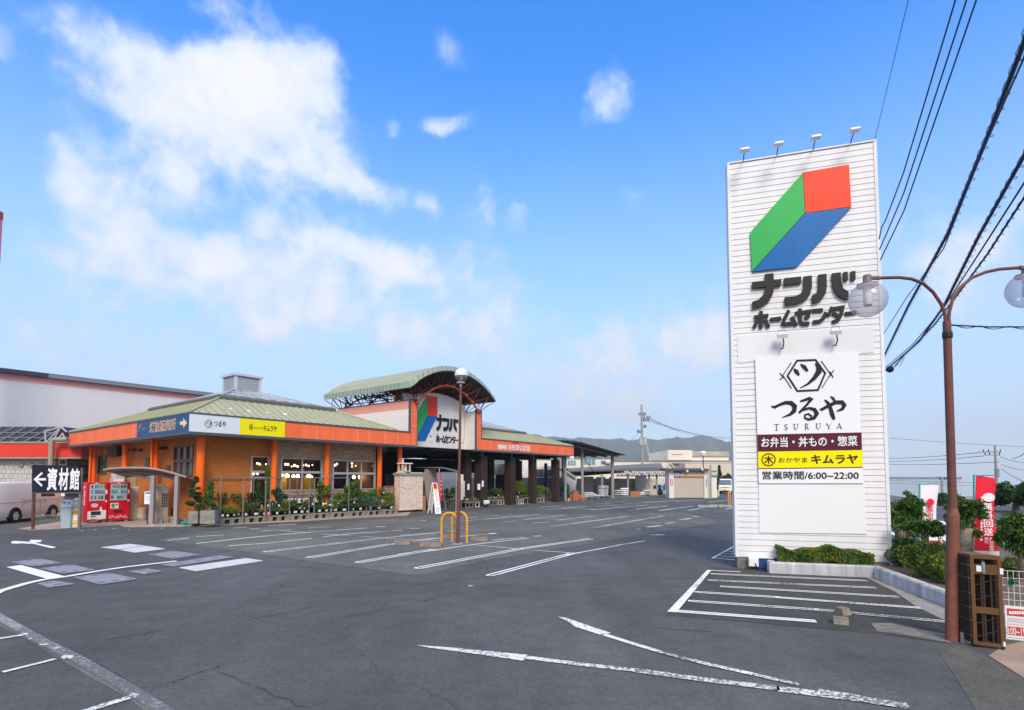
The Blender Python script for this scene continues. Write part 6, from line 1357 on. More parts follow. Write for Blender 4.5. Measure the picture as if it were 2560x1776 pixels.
cab('white_locker','pale boxy unit standing behind the vending machines','cabinet',e2,(785,212,975,900),vy+1.0,.5,M('locker_pale',(.55,.50,.44),.5),cabd); cab('storage_cabinet','khaki cabinet behind the tall cream cabinet','cabinet',e2,(975,270,1160,900),vy+1.3,.4,M('cabinet_khaki',(.42,.37,.20),.5),cabd)
b=B(); o=wld(vx+w1+.18,vy+.15); b.bbox(0,0,1.80,.5,.35,1.98,.02); b.mat(1).box(.05,-.004,1.83,.45,0,1.95); o_=b.build('carton',[M('carton_violet',(.42,.36,.48),.5),PANEL],None,loc=o,rz=SR); tag(o_,'lilac carton lying on top of the right vending machine','carton')
def drum(label,c,x,y,r,h):
    o=G(*c(x,y)); t=thing('wrapped_stack',label,'wrapped stack',o,.3); b=B(); b.lathe([(r*.98,.1),(r,.2),(r*.97,h*.5),(r,h-.1),(r*.9,h),(.001,h+.01)],(0,0,0),14); b.build('wrapped_load',CRM,t); b=B()
    for k in (-1,0,1): b.box(-r,k*r*.8-.06,0,r,k*r*.8+.06,.1)
    b.build('pallet_base',CONC,t)
drum('cream wrapped stack beside the tall cream cabinet',e2,1225,960,.27,.60)
nb0=G(*e2(1345,1030)); nbt=thing('notice_stand','white notice board with blue heading on a thin post','notice board',nb0)
def NS(x,y): return AT(*e2(x,y),nb0.y)-nb0
a=NS(1285,708); e=NS(1385,505); b=B(); b.box(a.x,-.02,a.z,e.x+.1,.0,e.z); nbb=b.build('board',PANEL,nbt); b=B(); b.box(a.x+.04,-.024,e.z-.10,e.x+.06,-.021,e.z-.04); b.mat(1); q=NS(1350,615); strokes(b,[[(q.x+.07*math.cos(k*math.pi/6),q.z+.08*math.sin(k*math.pi/6)) for k in range(13)]],.02,lambda x_,y_:Vector((x_,-.024,y_)),(0,.003,0)); b.build('print',[BLUE,M('print_blue',(.25,.4,.65),.5)],nbb); b=B(); b.tube([(NS(1345,710).x,0,0),(NS(1345,710).x,0,a.z)],.03,8); b.build('post',M('post_indigo',(.05,.05,.16),.5),nbt)
# wire panel fence lying in front of the van
fa=G(*e1(625,1340)); fb=G(*e1(1180,1318)); fd=(fb-fa); fl=fd.length; t=thing('mesh_fence','low wire mesh panel on the ground below the van','fence',fa,math.atan2(fd.y,fd.x)); b=B(); hz=.28
for i in range(int(fl/.05)): b.tube([(i*.05,0,0),(i*.05,0,hz)],.006,4)
for k in range(6): b.tube([(0,0,hz*k/5),(fl,0,hz*k/5)],.006,4)
b.build('wire_mesh',GREY,t); b=B(); b.tube([(0,0,0),(0,0,hz+.02),(fl,0,hz+.02),(fl,0,0)],.012,6); b.build('mesh_frame',GREY,t)
# ---------------------------------------------------------------- pallets, pot plants and display frame along the front
WOOD=M('weathered_wood',(.33,.29,.23),.9,col2=(.17,.15,.10),vs=5,bump=.4,bs=20); WOODG=M('grey_wood',(.26,.24,.22),.9,var=.3,vs=6,bump=.5)
def pallet(label,o,rz,w=1.05,d=.95,h=.25,mat=WOOD,group='wooden pallets along the store front'):
    t=thing('pallet',label,'pallet',o,rz,group); b=B(); n=7; pw=d/n
    for k in range(n): b.box(0,pw*k+.008,h-.05,w,pw*(k+1)-.008,h)
    b.build('deck_boards',mat,t); b=B()
    for i in range(3):
        for j in range(3): b.bbox(i*(w-.2)/2,j*(d-.14)/2+.01,0.02 if False else 0,i*(w-.2)/2+.2,j*(d-.14)/2+.15,h-.052,.012)
    b.build('spacer_blocks',mat,t); return t
pl0=GLO(d7,50,838); pe=GLO(d7,2105,712); npal=9; pwid=(pe.x-pl0.x)/npal
pp=pallet('weathered grey wooden pallet in the long row under the pot plants',wld(pl0.x,pl0.y),SR,pwid-.03)
slope=(pe.y-pl0.y)/(pe.x-pl0.x)
for i in range(1,npal): dup(pp,wld(pl0.x+pwid*i,pl0.y+slope*pwid*i),SR)
TEAL=M('pallet_teal',(.06,.28,.22),.6)
def rackfront(label,c,x0,y0,x1,y1,h,mat,group=None):
    a=G(*c(x0,y0)); e=G(*c(x1,y1)); d=e-a; return pallet(label,a,math.atan2(d.y,d.x),d.length,.7,h,mat,group or 'pallets under the shelter')
rackfront('bare wooden pallet between the shelter posts',e2,1490,1020,1770,1012,.26,WOOD)
rackfront('short wooden pallet right of the shelter',e2,1815,1028,1960,1025,.24,WOODG)
rackfront('teal plastic pallet left of the grey planters',e2,1880,1052,2040,1045,.14,TEAL)
rackfront('dark pallet under the two grey planters',e2,2050,1056,2300,1046,.14,DARK)
ft0=G(*e2(1480,1005))+Vector((.1,.8,0)); t=thing('slatted_fence','low brown slatted wooden fence behind the shelter posts','fence',ft0,.0); b=B()
for i in range(30): b.box(i*.062,0,.30,i*.062+.042,.03,.62)
b.build('slats',M('slat_brown',(.17,.11,.075),.8,var=.3,vs=4),t); b=B(); b.box(0,.03,.36,1.87,.06,.42); b.box(0,.03,.54,1.87,.06,.58)
for x in (.02,.9,1.8): b.box(x,.06,0,x+.06,.12,.6)
b.build('fence_rails',WOODG,t)
# pipe display frame
PIPE=M('frame_pipe',(.26,.235,.225),.5,metal=.4); fo=GLO(d7,50,838); FYO=fo.y-.10
t=thing('display_frame','thin brown pipe display frame standing over the pot plants','display frame',wld(0,FYO),SR); ztop_=FR(d7,300,300,FYO).z
bot={50:838,312:825,567:815,622:808,845:790,1070:775,1130:772,1333:768,1527:750}
for x,yb_ in bot.items():
    xx=fx(d7,x,600,FYO); b=B(); b.tube([(xx,0,0),(xx,0,ztop_)],.026,8); b.build('frame_post',PIPE,t)
for x in (430,487,928,990,1188): xx=fx(d7,x,600,FYO+.95); b=B(); b.tube([(xx,.95,.25),(xx,.95,ztop_)],.02,8); b.build('rear_post',PIPE,t)
xa,xb=fx(d7,45,300,FYO),fx(d7,1530,310,FYO)
for z,y in ((ztop_,0),(ztop_,.95),(FR(d7,300,530,FYO).z,.95)): b=B(); b.tube([(xa,y,z),(xb,y,z)],.022,8); b.build('frame_rail',PIPE,t)
# back shelf planks
zs=FR(d7,1000,630,fo.y+.55).z
t=thing('plant_shelf','plank shelf raised behind the front row of pots','shelf',wld(0,fo.y),SR); xa,xb=fx(d7,480,630,fo.y+.5),fx(d7,2000,600,fo.y+.5); b=B(); b.box(xa,.5,zs-.04,xb,.95,zs); b.build('shelf_plank',WOODG,t); b=B(); n=6
for k in range(n): x=xa+(xb-xa-.1)*k/(n-1); b.box(x,.52,.25,x+.1,.93,zs-.042)
b.build_each('shelf_support',WOODG,t)
POT=[M('pot_navy',(.018,.022,.045),.5),M('pot_black',(.015,.015,.016),.5),M('pot_terracotta',(.50,.16,.06),.7),M('pot_white',(.65,.64,.62),.5)]
FLW={'w':M('flower_white',(.85,.84,.84),.5),'r':M('flower_red',(.65,.015,.03),.5),'y':M('flower_yellow',(.8,.6,.03),.5),'o':M('flower_orange',(.75,.28,.03),.5)}
def plant(label,c,x,yb_,w,h,kind,yy,z,cols=(1,2,0),pot=0,ph=.22,fl=None,tagn=1,seed=0,group='pot plants along the store front',n=None,pr=None):
    """w,h in drawing pixels of crop c; stands at store depth yy on level z"""
    rr=random.Random(seed*7+int(x)); p=FR(c,x,yb_,yy); sc=(FR(c,x+10,yb_,yy).x-p.x)/10; szv=(FR(c,x,yb_-10,yy).z-p.z)/10; W_=w*sc*.5*.95; H_=h*szv*1.08
    t=thing('potted_plant',label,'potted plant',wld(p.x,yy,z),SR+rr.uniform(-.3,.3),group)
    pr=pr or min(.17,max(.08,W_*.55)); b=B(); b.lathe([(pr*.72,0),(pr,ph*.9),(pr*1.06,ph*.9),(pr*1.06,ph),(pr*.9,ph),(.001,ph*.94)],(0,0,0),14); b.build('pot',POT[pot],t,True)
    b=B(); mats=[LF[i] for i in cols]; top=max(H_,ph+.12); hh=top-ph
    n=n or int(350+1900*W_*hh*2.2); n=min(n,2600); ls=.088
    cl=[(rr.gauss(0,.42)*W_,rr.gauss(0,.42)*W_,rr.uniform(.15,1.0),rr.uniform(.28,.5)) for _ in range(10)]
    for i in range(n):
        k=rr.random(); a=rr.uniform(0,6.283)
        if kind=='bush':
            q=rr.choice(cl); dv=Vector((rr.gauss(0,1),rr.gauss(0,1),rr.gauss(0,1))).normalized()*rr.random()**.45; px_=q[0]+dv.x*W_*q[3]; py_=q[1]+dv.y*W_*q[3]; pz_=max(ph*.8,ph+hh*(q[2]*.85)+dv.z*min(W_,hh)*q[3]); b.mat(rr.choice((0,0,1,1,2)) if dv.z<.2 else rr.choice((0,1,1,2,2))); b.leaf((px_,py_,pz_),ls*rr.uniform(.6,1.5),.42,.4,rr); continue
        elif kind=='bushball': cz=rr.uniform(-1,1); r=W_*math.sqrt(1-cz*cz)*rr.random()**.4*(1+.25*math.sin(3*a+cz*4)); z_=ph+hh*.55+cz*hh*.47
        elif kind=='column': r=W_*(1-abs(2*k-1)**3)*rr.random()**.5*.8; z_=ph+hh*k
        elif kind=='cone': r=W_*(1-k)**.8*rr.random()**.4; z_=ph+hh*(.05+.95*k)
        elif kind=='sparse': q=int(rr.random()*6); a=q*1.05+rr.gauss(0,.15); r=W_*k*.9; z_=ph+hh*k+rr.gauss(0,.03)
        elif kind=='grass': r=W_*rr.random()**.6; z_=ph+hh*rr.random()**1.2
        b.mat(rr.choice((0,0,1,1,2)))
        b.leaf((r*math.cos(a),r*math.sin(a),z_),ls*rr.uniform(.6,1.5)*(1.5 if kind=='grass' else 1),.16 if kind=='grass' else .42,.5 if kind!='column' else 1.2,rr)
    b.build('foliage',mats,t)
    s=B()
    for q in range(1 if kind in('column','cone') else 5): a=q*1.3; s.tube([(0,0,ph*.9),(.3*W_*math.cos(a),.3*W_*math.sin(a),ph+hh*.35),(.6*W_*math.cos(a),.6*W_*math.sin(a),ph+hh*.75)] if kind not in('column','cone') else [(0,0,ph*.9),(0,0,ph+hh*.9)],[.012,.009,.004] if kind not in('column','cone') else [.014,.005],5)
    s.build('stems',BARK,t)
    if fl:
        b=B(); m=10
        for i in range(m): a=rr.uniform(0,6.28); cz=rr.uniform(-.3,1); r=W_*.95*math.sqrt(max(0,1-cz*cz)); b.ball((r*math.cos(a),r*math.sin(a),ph+hh*.55+cz*hh*.48),.028,6)
        b.build('blossoms',FLW[fl],t)
    for i in range(tagn):
        ta=rr.uniform(-.5,.5); b=B(); b.box(-.045,-.004,-.05,.045,.0,.055); b.v=[(vx_+ta*pr,vy_-pr*1.12,vz_+ph*.55) for vx_,vy_,vz_ in b.v]; b.build('price_tag',PANEL,t)
    return t
f0=fo.y; zf=.25
def yat(x): return f0+slope*(FR(d7,x,700,f0).x-pl0.x)
PLN=[('low yellow-green shrub at the left end of the pallets',130,745,165,125,'bush',(3,2,3),1,.3,None),
 ('airy tall green plant behind the yellow-green shrub',250,690,150,260,'bush',(2,1,3),1,.65,None),
 ('russet thin-branched plant left of the first frame post',60,700,110,260,'sparse',(4,1,4),1,.75,None),
 ('dark-stemmed sparse plant near the narrow window',400,690,100,240,'sparse',(0,4,0),1,.7,None),
 ('bushy green plant in front of the narrow window',415,735,120,140,'bush',(1,2,0),1,.3,None),
 ('dense dark conifer in a navy pot under the narrow window',485,640,130,300,'cone',(0,1,5),0,.7,None),
 ('very tall slim light green conifer, left of two',580,640,62,480,'column',(2,1,2),0,.75,None),
 ('very tall slim light green conifer, right of two',634,640,56,470,'column',(2,1,3),0,.75,None),
 ('small plant with orange and yellow flowers',530,735,80,85,'bush',(3,2,1),1,.25,'o'),
 ('blue-green spreading conifer beneath the first stone wall',710,700,180,230,'bush',(5,0,1),0,.6,None),
 ('shrub in a large pot beside the fifth frame post',825,725,150,150,'bush',(1,2,0),1,.35,None),
 ('small black pot with white blossoms between two frame posts',985,715,60,70,'bush',(0,1,1),1,.3,'w'),
 ('slender plant with white flowers on the shelf',1100,640,70,120,'sparse',(1,2,0),0,.7,'w'),
 ('large light green shrub on the shelf left of the third column',1225,660,180,265,'bush',(2,3,1),1,.65,None),
 ('round pot with white tag below the large light shrub',1165,705,90,80,'bush',(1,0,1),0,.25,None),
 ('narrow leafy plant under the second stone wall window',1400,650,120,170,'bush',(2,1,3),0,.65,None),
 ('small plant with a white tag right of the sixth post',1300,705,80,90,'bush',(1,0,2),1,.3,'w'),
 ('loose tall light shrub before the second wide window',1560,650,165,280,'bush',(2,1,3),1,.65,None),
 ('small navy pot with two white tags',1455,700,80,80,'bush',(1,0,0),0,.28,None),
 ('dark small plant below the loose tall shrub',1560,695,90,85,'bush',(0,1,0),0,.28,None),
 ('compact bright green shrub on the shelf near the entrance',1665,640,140,170,'bush',(1,2,1),0,.7,None),
 ('broad bright green shrub beside the compact one',1785,630,160,150,'bush',(1,2,1),0,.7,None),
 ('blue-grey lavender clump in a wide tray',1765,690,230,150,'grass',(5,5,1),1,.3,None),
 ('bright shrub with a white flower at the right end of the shelf',1930,620,150,160,'bush',(1,2,3),3,.65,'w'),
 ('red-tagged little plant beside the fourth frame post',590,735,50,80,'sparse',(1,2,1),2,.2,'r'),
 ('tuft of thin grass beside the white-tagged pots',690,730,120,70,'grass',(5,1,2),1,.2,None),
 ('black pot with dark leaves near the fourth column',1650,690,80,80,'bush',(0,1,1),1,.3,None)]
rr_=random.Random(77)
SPOT=[('beside the first frame post',85),('between the first two frame posts',200),('just right of the second frame post',335),('left of the narrow window',450),('between the slim conifers and the blue-green conifer',655),('right of the blue-green conifer',770),('left of the central pair of posts',905),('between the central pair of posts',1030),('at the foot of the large light shrub',1260),('left of the eighth post',1345),('right of the eighth post',1480),('below the compact bright shrub',1700),('near the right end of the pallets',1860),('at the very end of the pallet row',1990)]
for i,(wh_,x) in enumerate(SPOT):
    kd=('bush','grass','bush','sparse')[i%4]; cs=[(2,3,1),(1,2,5),(1,2,0),(3,2,4)][(i*3)%4]; kn={'bush':'leafy filler plant','grass':'grassy tuft','sparse':'thin twiggy plant'}[kd]
    PLN.append((kn+' '+wh_,x,720-.03*x,rr_.uniform(80,130),rr_.uniform(90,190),kd,cs,1,rr_.uniform(.3,.5),('w',None,None,'r')[i%4]))
for i,(lb,x,yb_,w,h,kd,cs,pt,dy,fl) in enumerate(PLN):
    yy=yat(x)+dy+.1; up=dy>=.55 and x>480 and yb_<705
    plant(lb,d7,x,yb_,w,h,kd,yy,zs+.002 if up else zf,cs,pt,.2 if up else .2,fl,2 if x>900 else 1,seed=i)
# two cloud-pruned pines in grey planters
def pine(label,c,x,yb_,w,h,cols,seed,px0,py0,px1,py1):
    rr=random.Random(seed); o=G(*c1(px0,py1+42)); e=G(*c1(px1,py1+38)); wd=(e-o).length; z=AT(*c1(px0,py0),o.y).z-.14
    rzp=math.atan2((e-o).y,(e-o).x)*.6; t=thing('planter_box',label.replace('pine','planter').replace('cloud-pruned ',''),'planter',o+Vector((.02,.05,.14)),rzp,'grey planters left of the frame')
    b=B(); b.bbox(0,0,0,wd*.92,.55,z,.02); b.build('planter_wall',WOODG,t); b=B(); b.box(.05,.05,z,wd*.92-.05,.5,z+.012); b.build('planter_soil',SOIL,t)
    bp=t.location+Vector((math.cos(rzp)*wd*.46-math.sin(rzp)*.27,math.sin(rzp)*wd*.46+math.cos(rzp)*.27,z+.01))
    tr=thing('pine_tree',label,'tree',bp,0,'small pines in the grey planters'); top=AT(*c1(x,yb_-h),bp.y).z-bp.z; sc=bp.y/F/3.069
    b=B(); pts=[Vector((.06*math.sin(k*1.3),.05*math.cos(k*1.7),top*k/8)) for k in range(9)]; pts[0]=Vector((0,0,-.03)); b.tube(pts,[.05,.045,.04,.036,.03,.025,.02,.014,.008],8); b.build('trunk',BARK,tr,True)
    b=B(); b2=B()
    pads=[(rr.uniform(0,6.28),k) for k in [.08+.9*i/17 for i in range(18)]]
    for a,k in pads:
        wr=w*.5*sc*(1.02-k)**.7*.92; r=wr*.62; cp=Vector((r*math.cos(a),r*math.sin(a),top*k)); b2.tube([Vector((0,0,top*k-.08)),cp],[.014,.006],5); pr=max(.09,wr*.55)
        for i in range(300):
            dvec=Vector((rr.gauss(0,1),rr.gauss(0,1),rr.gauss(0,.6))).normalized()*rr.random()**.4; b.mat(rr.choice((0,0,1,1,2))); q=cp+Vector((dvec.x*pr,dvec.y*pr,dvec.z*pr*.55)); b.leaf(q,.09*rr.uniform(.7,1.3),.28,.6,rr)
    b.build('crown',[LF[i] for i in cols],tr); b2.build('branches',BARK,tr)
pine('dark green cloud-pruned pine left of the frame, darker of two',c1,1500,1215,150,255,(0,1,0),31,1428,1225,1515,1305); pine('brighter green cloud-pruned pine next to the display frame',c1,1600,1215,125,225,(1,2,1),32,1520,1220,1650,1308)

# ---------------------------------------------------------------- brick-print hut, boards, sandwich board near the entrance
hb0=GLO(e3,175,1350); hy=hb0.y
def E3(x,y,off=0): return FR(e3,x,y,hy+off)
w_=E3(682,1000).x-hb0.x; ht=thing('brick_print_hut','small boxy hut wrapped in pale brick-print panels at the entrance','hut',wld(hb0.x,hy),SR); zt_=E3(400,520).z
b=B(); b.box(0,0,.12,w_,.5,zt_); b.build('hut_wall',brick('print_brick',(.84,.36,.18),(.90,.70,.56),(.92,.82,.72),.24,.10,.02,'XY',.6,.15),ht); b=B(); b.box(-.05,-.06,zt_,w_+.05,.58,zt_+.14); b.build('hut_roof',M('hut_roof_grey',(.30,.29,.27),.6),ht)
b=B()
for x in (.02,w_*.5,w_-.2): b.box(x,.05,0,x+.15,.45,.12)
b.build('hut_skids',DARK,ht); b=B(); b.tube([(-.03,-.03,zt_),(-.06,-.05,zt_-.3),(0.02,-.03,zt_-.62),(w_*.3,-.03,zt_-.78),(w_*.52,-.03,zt_-.66)],.012,5); b.build('hose',PANEL,ht,True)
fq0=E3(255,440); fq1=E3(420,260); b=B(); xx=(fq0.x+fq1.x)/2-hb0.x; wv=(fq1.x-fq0.x)/2
fan=thing('roof_vent','pale louvred ventilator box on the roof of the brick-print hut','ventilator',wld(hb0.x+xx,hy+.26,zt_+.14),SR); vh=fq1.z-zt_-.16
for s in (-1,1):
    for k in (-1,1): b.box(s*wv-.04,k*.16-.03,.12,s*wv+.04,k*.16+.03,vh)
b.box(-wv*.35,-.12,.12,wv*.35,.12,vh); b.box(-wv-.03,-.2,.08,wv+.03,.2,.12); b.build('vent_body',CRM,fan); b=B(); b.bbox(-wv-.10,-.26,vh,wv+.16,.26,vh+.05,.02); b.build('vent_lid',PANEL,fan); b=B()
for s in (-1,1): b.prism([(s*wv,-.2,.1),(s*(wv+.22),-.2,0),(s*(wv+.15),-.2,0),(s*(wv-.05),-.2,.06)],(0,.4,0))
b.build('vent_feet',CRM,fan)
q=[E3(x,y,-.02) for x,y in ((775,1190),(815,1190),(1010,700),(955,375),(705,385))]
lb_=thing('leaning_board','warped grey plywood sheet leaning beside the brick-print hut','board',wld(q[0].x,hy-.02),SR); b=B(); pts=[E3(*p,.0) for p in ((705,385),(955,372),(985,690),(1000,1150),(815,1190),(690,560))]; b.prism([V(p.x-q[0].x,.0+(.12-.16*(p.z/2)),p.z-.0) for p in pts],(0,.02,0)); b.build('plywood_sheet',M('plywood_grey',(.36,.28,.24),.8,var=.15,vs=2,streak=True),lb_)
ply=D.materials['plywood_grey']
ob=thing('wooden_hoarding','brown plywood panel between the two entrance columns','hoarding',wld(fx(e3,0,1000,hy+.3)-.55,hy+.35),SR); ez=FR(e3,40,750,hy+.3).z; b=B(); b.box(0,0,.02,.72,.04,ez); b.build('plywood_panel',M('ply_brown',(.30,.17,.10),.7,var=.2,vs=3,streak=True),ob); b=B(); b.box(0,-.03,ez-.06,.72,0,ez); b.box(0,-.03,.02,.05,0,ez); b.build('panel_battens',M('batten_brown',(.22,.12,.07),.7),ob)
hl=thing('crate_stack','orange-brown crates stacked beside the brick-print hut','crates',wld(E3(690,970).x,hy+.12),SR); b=B(); b.bbox(0,0,.02,.34,.4,.95*E3(700,970).z,.02); b.mat(1).bbox(.02,.02,.96*E3(700,970).z,.33,.4,E3(700,650).z,.02); b.build('crate_body',[M('crate_orange',(.52,.20,.09),.7),M('crate_brown',(.12,.08,.05),.7)],hl)
# sandwich board
sw0=G(*e3(940,1378)); sbd=thing('sandwich_board','white sandwich board with red, yellow and blue print','sandwich board',sw0)
def SBp(x,y,dy=0): p=AT(*e3(x,y),sw0.y+dy)-sw0; return p
fq=[SBp(960,1372,-.1),SBp(1085,1372,-.12),SBp(992,684,.05),SBp(900,684,.05)]; bq=[SBp(790,1365,.3),SBp(880,1365,.3),SBp(940,690,.08),SBp(890,690,.08)]
def quadlerp(q,s,t,d=-.004): return (q[0].lerp(q[1],s)).lerp(q[3].lerp(q[2],s),t)+V(0,d,0)
b=B(); b.prism(fq,(0,.02,0)); fb_=b.build('front_panel',PANEL,sbd)
def sq(s0,s1,t0,t1,mi,b,d=-.004): b.mat(mi).poly([quadlerp(fq,s0,t0,d),quadlerp(fq,s1,t0,d),quadlerp(fq,s1,t1,d),quadlerp(fq,s0,t1,d)])
b=B(); sq(.1,.92,.80,.98,0,b); sq(.08,.94,.72,.785,1,b); sq(.4,.6,.62,.68,2,b); sq(.62,.72,.40,.58,3,b); sq(.40,.5,.40,.60,3,b); sq(.2,.85,.30,.32,3,b); sq(.2,.8,.06,.22,4,b); b.build('print',[M('print_red',(.6,.02,.06),.5),YELLOW,BLUE,M('print_pink',(.8,.35,.4),.5),M('print_pale',(.62,.60,.70),.5)],fb_)
b=B()
for p,q in ((bq[0],bq[3]),(bq[1],bq[2]),(fq[0],fq[3]),(fq[1],fq[2]),(bq[0].lerp(bq[3],.67),bq[1].lerp(bq[2],.67))): b.tube([p,q],.022,6)
b.tube([fq[0],fq[0]-V(0,0,.0)+V(.01,0,-.005)],.03,6); b.build('board_frame',PANEL,sbd); b=B(); b.prism([bq[0].lerp(bq[3],.1),bq[1].lerp(bq[2],.1),bq[1].lerp(bq[2],.66),bq[0].lerp(bq[3],.66)],(0,.01,0)); b.build('rear_panel',M('rear_grey',(.40,.38,.37),.6),sbd)
# red narrow banner, tent roof over the plant tables
o=G(*e3(1075,1330)); t=thing('narrow_banner','furled red banner on a pole behind the sandwich board','banner',o); X=lambda x,y:AT(*e3(x,y),o.y)-o; b=B(); b.tube([(0,0,0),X(1078,470)],.02,8); b.build('banner_pole',CAPG,t); p0,p1=X(1072,1090),X(1082,500); b=B(); b.tube([p0,p0.lerp(p1,.3),p0.lerp(p1,.6),p1],[.07,.085,.06,.035],8); b.mat(1)
for k in (.25,.45,.6,.75): q=p0.lerp(p1,k); b.ball((q.x+.03,q.y-.06,q.z),.035,6)
b.build('furled_cloth',[RED2,CLOTHW],t)
tent=thing('tent_canopy','grey flat-roofed awning frame over the plants at the entrance','awning',o); X=lambda x,y,dy=0:AT(*e3(x,y),o.y+dy)-o
b=B(); b.prism([X(440,345,1.6),X(1100,335,0),X(1110,338,0),X(1450,415,.8),X(1450,450,.8),X(1100,365,0)],(0,1.6,.0)); b.build('awning_roof',M('awning_grey',(.17,.165,.155),.6),tent); b=B()
for x,y0,y1,dy in ((1045,1330,365,.0),(1420,1300,440,.8)): p=X(x,y1,dy); b.tube([V(p.x,p.y,0),p],.04,8)
b.tube([X(1090,455),X(1440,455,.8)],.02,6); b.build('awning_post',STEEL,tent); p=X(1128,850,-.1); q=X(1200,1320,-.2); b=B(); b.tube([V(q.x,q.y,0),V(p.x,p.y,p.z)],.02,6); b.tube([V(q.x,q.y,.01),V(q.x-.25,q.y,.01)],.02,6); b.build('prop_stick',PIPE,tent)
# wall-side bright poster column
o=G(*e3(1550,1255)); X=lambda x,y:AT(*e3(x,y),o.y)-o; t=thing('poster_stand','tall pale poster strip behind the lamp post','poster',o); b=B(); a=X(1518,1060); e=X(1580,500); b.box(a.x,0,a.z,e.x,.03,e.z); b.build('poster_sheet',M('poster_cream',(.66,.62,.50),.6),t); b=B(); e2_=X(1612,640); b.mat(0).box(e.x+.004,0,a.z+.2,e2_.x,.03,e2_.z); b.build('side_strip',M('poster_mint',(.40,.50,.42),.6),t); b=B(); b.box(a.x+.02,-.006,a.z+.1,a.x+.10,-.001,e.z-.6); b.build('poster_print',M('poster_lilac',(.55,.42,.62),.6),t); b=B(); b.tube([(a.x+.05,.015,0),(a.x+.05,.015,a.z)],.02,6); b.build('stand_leg',GREY,t)
# ---------------------------------------------------------------- plant tables in the open hall
def table(label,c,x0,y0,x1,y1,top,dep=.9,crate=None):
    a=GLO(c,x0,y0); yy=a.y; e=FR(c,x1,y1,yy); w=e.x-a.x; zt=FR(c,x0,top,yy).z; t=thing('plant_table',label,'table',wld(a.x,yy),SR,'low plant tables in front of the brick columns')
    b=B()
    for k in range(6): b.box(0,dep*k/6+.006,zt-.05,w,dep*(k+1)/6-.006,zt)
    b.box(0,-.012,zt-.10,w,.0,zt+.01); b.build('table_top',M('table_wood',(.24,.17,.12),.8,var=.3,vs=4) if 'table_wood' not in D.materials else D.materials['table_wood'],t)
    nb=2
    for k in range(nb):
        xx=w*(.12+.46*k); ww=w*.36; b=B(); s=.045; hh=zt-.11
        for dy in (0.02,dep-.1):
            b.box(xx,dy,0,xx+ww,dy+.05,s); b.box(xx,dy,hh-s,xx+ww,dy+.05,hh)
            for j in range(3): b.box(xx+(ww-s)*j/2,dy,s,xx+(ww-s)*j/2+s,dy+.05,hh-s)
        b.build('crate_trestle',CRM if k else WOODG,t)
    return a.x,yy,w,zt
tabs=[('plant table left of the lamp post under the awning',e3,1110,1240,1440,1240,1085),('plant table right of the lamp post with white labels',d8,115,1092,455,1085,985),('plant table left of the big brick column',d8,515,1055,790,1045,955),('plant table before the big brick column',d8,870,1040,1100,1030,940),('plant table at the right end with leafy ferns',d8,1105,1020,1430,1005,920)]
k_=0
for ti,(lb,c,x0,y0,x1,y1,tp) in enumerate(tabs):
    ax,yy,w,zt=table(lb,c,x0,y0,x1,y1,tp)
    where=('under the awning','right of the lamp post','left of the big column','before the big column','at the right end')[ti]
    tr_=None
    for j in range(3):
        for r in range(2):
            rr=random.Random(ti*10+j*3+r); k_+=1; cs=[(1,2,3),(2,3,1),(0,1,2)][(j+ti)%3]
            t=thing('seedling_tray','%s seedling tray in the %s row of the table %s'%(('bright green','yellowish','dark green')[(j+ti)%3],('front','rear')[r],where),'seedling tray',wld(ax+w*(.02+.33*j),yy+.05+.42*r,zt+.012),SR,'seedling trays on the plant tables')
            b=B(); tw_=w*.30; b.box(0,0,0,tw_,.36,.05); b.build('tray',POT[1],t); b=B(); hh=rr.choice((.08,.12,.18))*(1.4 if r else 1)
            for i in range(170): b.mat(rr.choice((0,1,1,2))); b.leaf((rr.uniform(0,tw_),rr.uniform(0,.36),.05+hh*rr.random()),.06*rr.uniform(.6,1.4),.4,.6,rr)
            b.build('seedlings',[LF[i] for i in cs],t)
            if rr.random()<.8:
                b=B()
                for i in range(3): xx=rr.uniform(.05,tw_-.05); b.box(xx-.02,.01,.05,xx+.02,.014,.05+.09); 
                b.build('price_label',PANEL,t)
HP=[('red flowering plant left of the big brick column',d8,640,900,100,110,'bush',(1,0,2),'r',.8),('leafy plant beside the red flowering one',d8,720,880,150,150,'bush',(1,2,0),None,1.0),('dark leafy mass right of the second brick column',d8,530,880,140,130,'bush',(0,1,0),None,1.1),
 ('tall light green fern right of the big brick column',d8,1000,860,170,190,'grass',(2,3,1),None,.9),('small red-flowered plant between fern and column',d8,1140,850,90,110,'bush',(1,0,1),'r',1.0),('wide green fern before the fourth brick column',d8,1240,890,200,150,'grass',(1,2,3),None,.5),('pale bushy plant at the far right table end',d8,1390,890,150,130,'bush',(2,1,3),None,.6),
 ('dark green leafy plant under the awning',e3,1180,1010,170,260,'bush',(0,1,0),None,1.3),('tall dark leafy plant under the awning near the lamp post',e3,1370,1000,170,300,'bush',(0,1,1),None,1.4),('yellow-flowering low plant under the awning',e3,1350,1030,140,80,'bush',(3,2,3),'y',.6)]
for i,(lb,c,x,yb_,w,h,kd,cs,fl,dy) in enumerate(HP):
    yy=GLO(d8,700,1050).y+dy; z=FR(c,x,yb_,yy).z; plant(lb,c,x,yb_,w,h,kd,yy,max(zt,min(z,.75)) if dy<.95 else .45,cs,1,.14,fl,1,seed=90+i,group='pot plants on the hall tables')
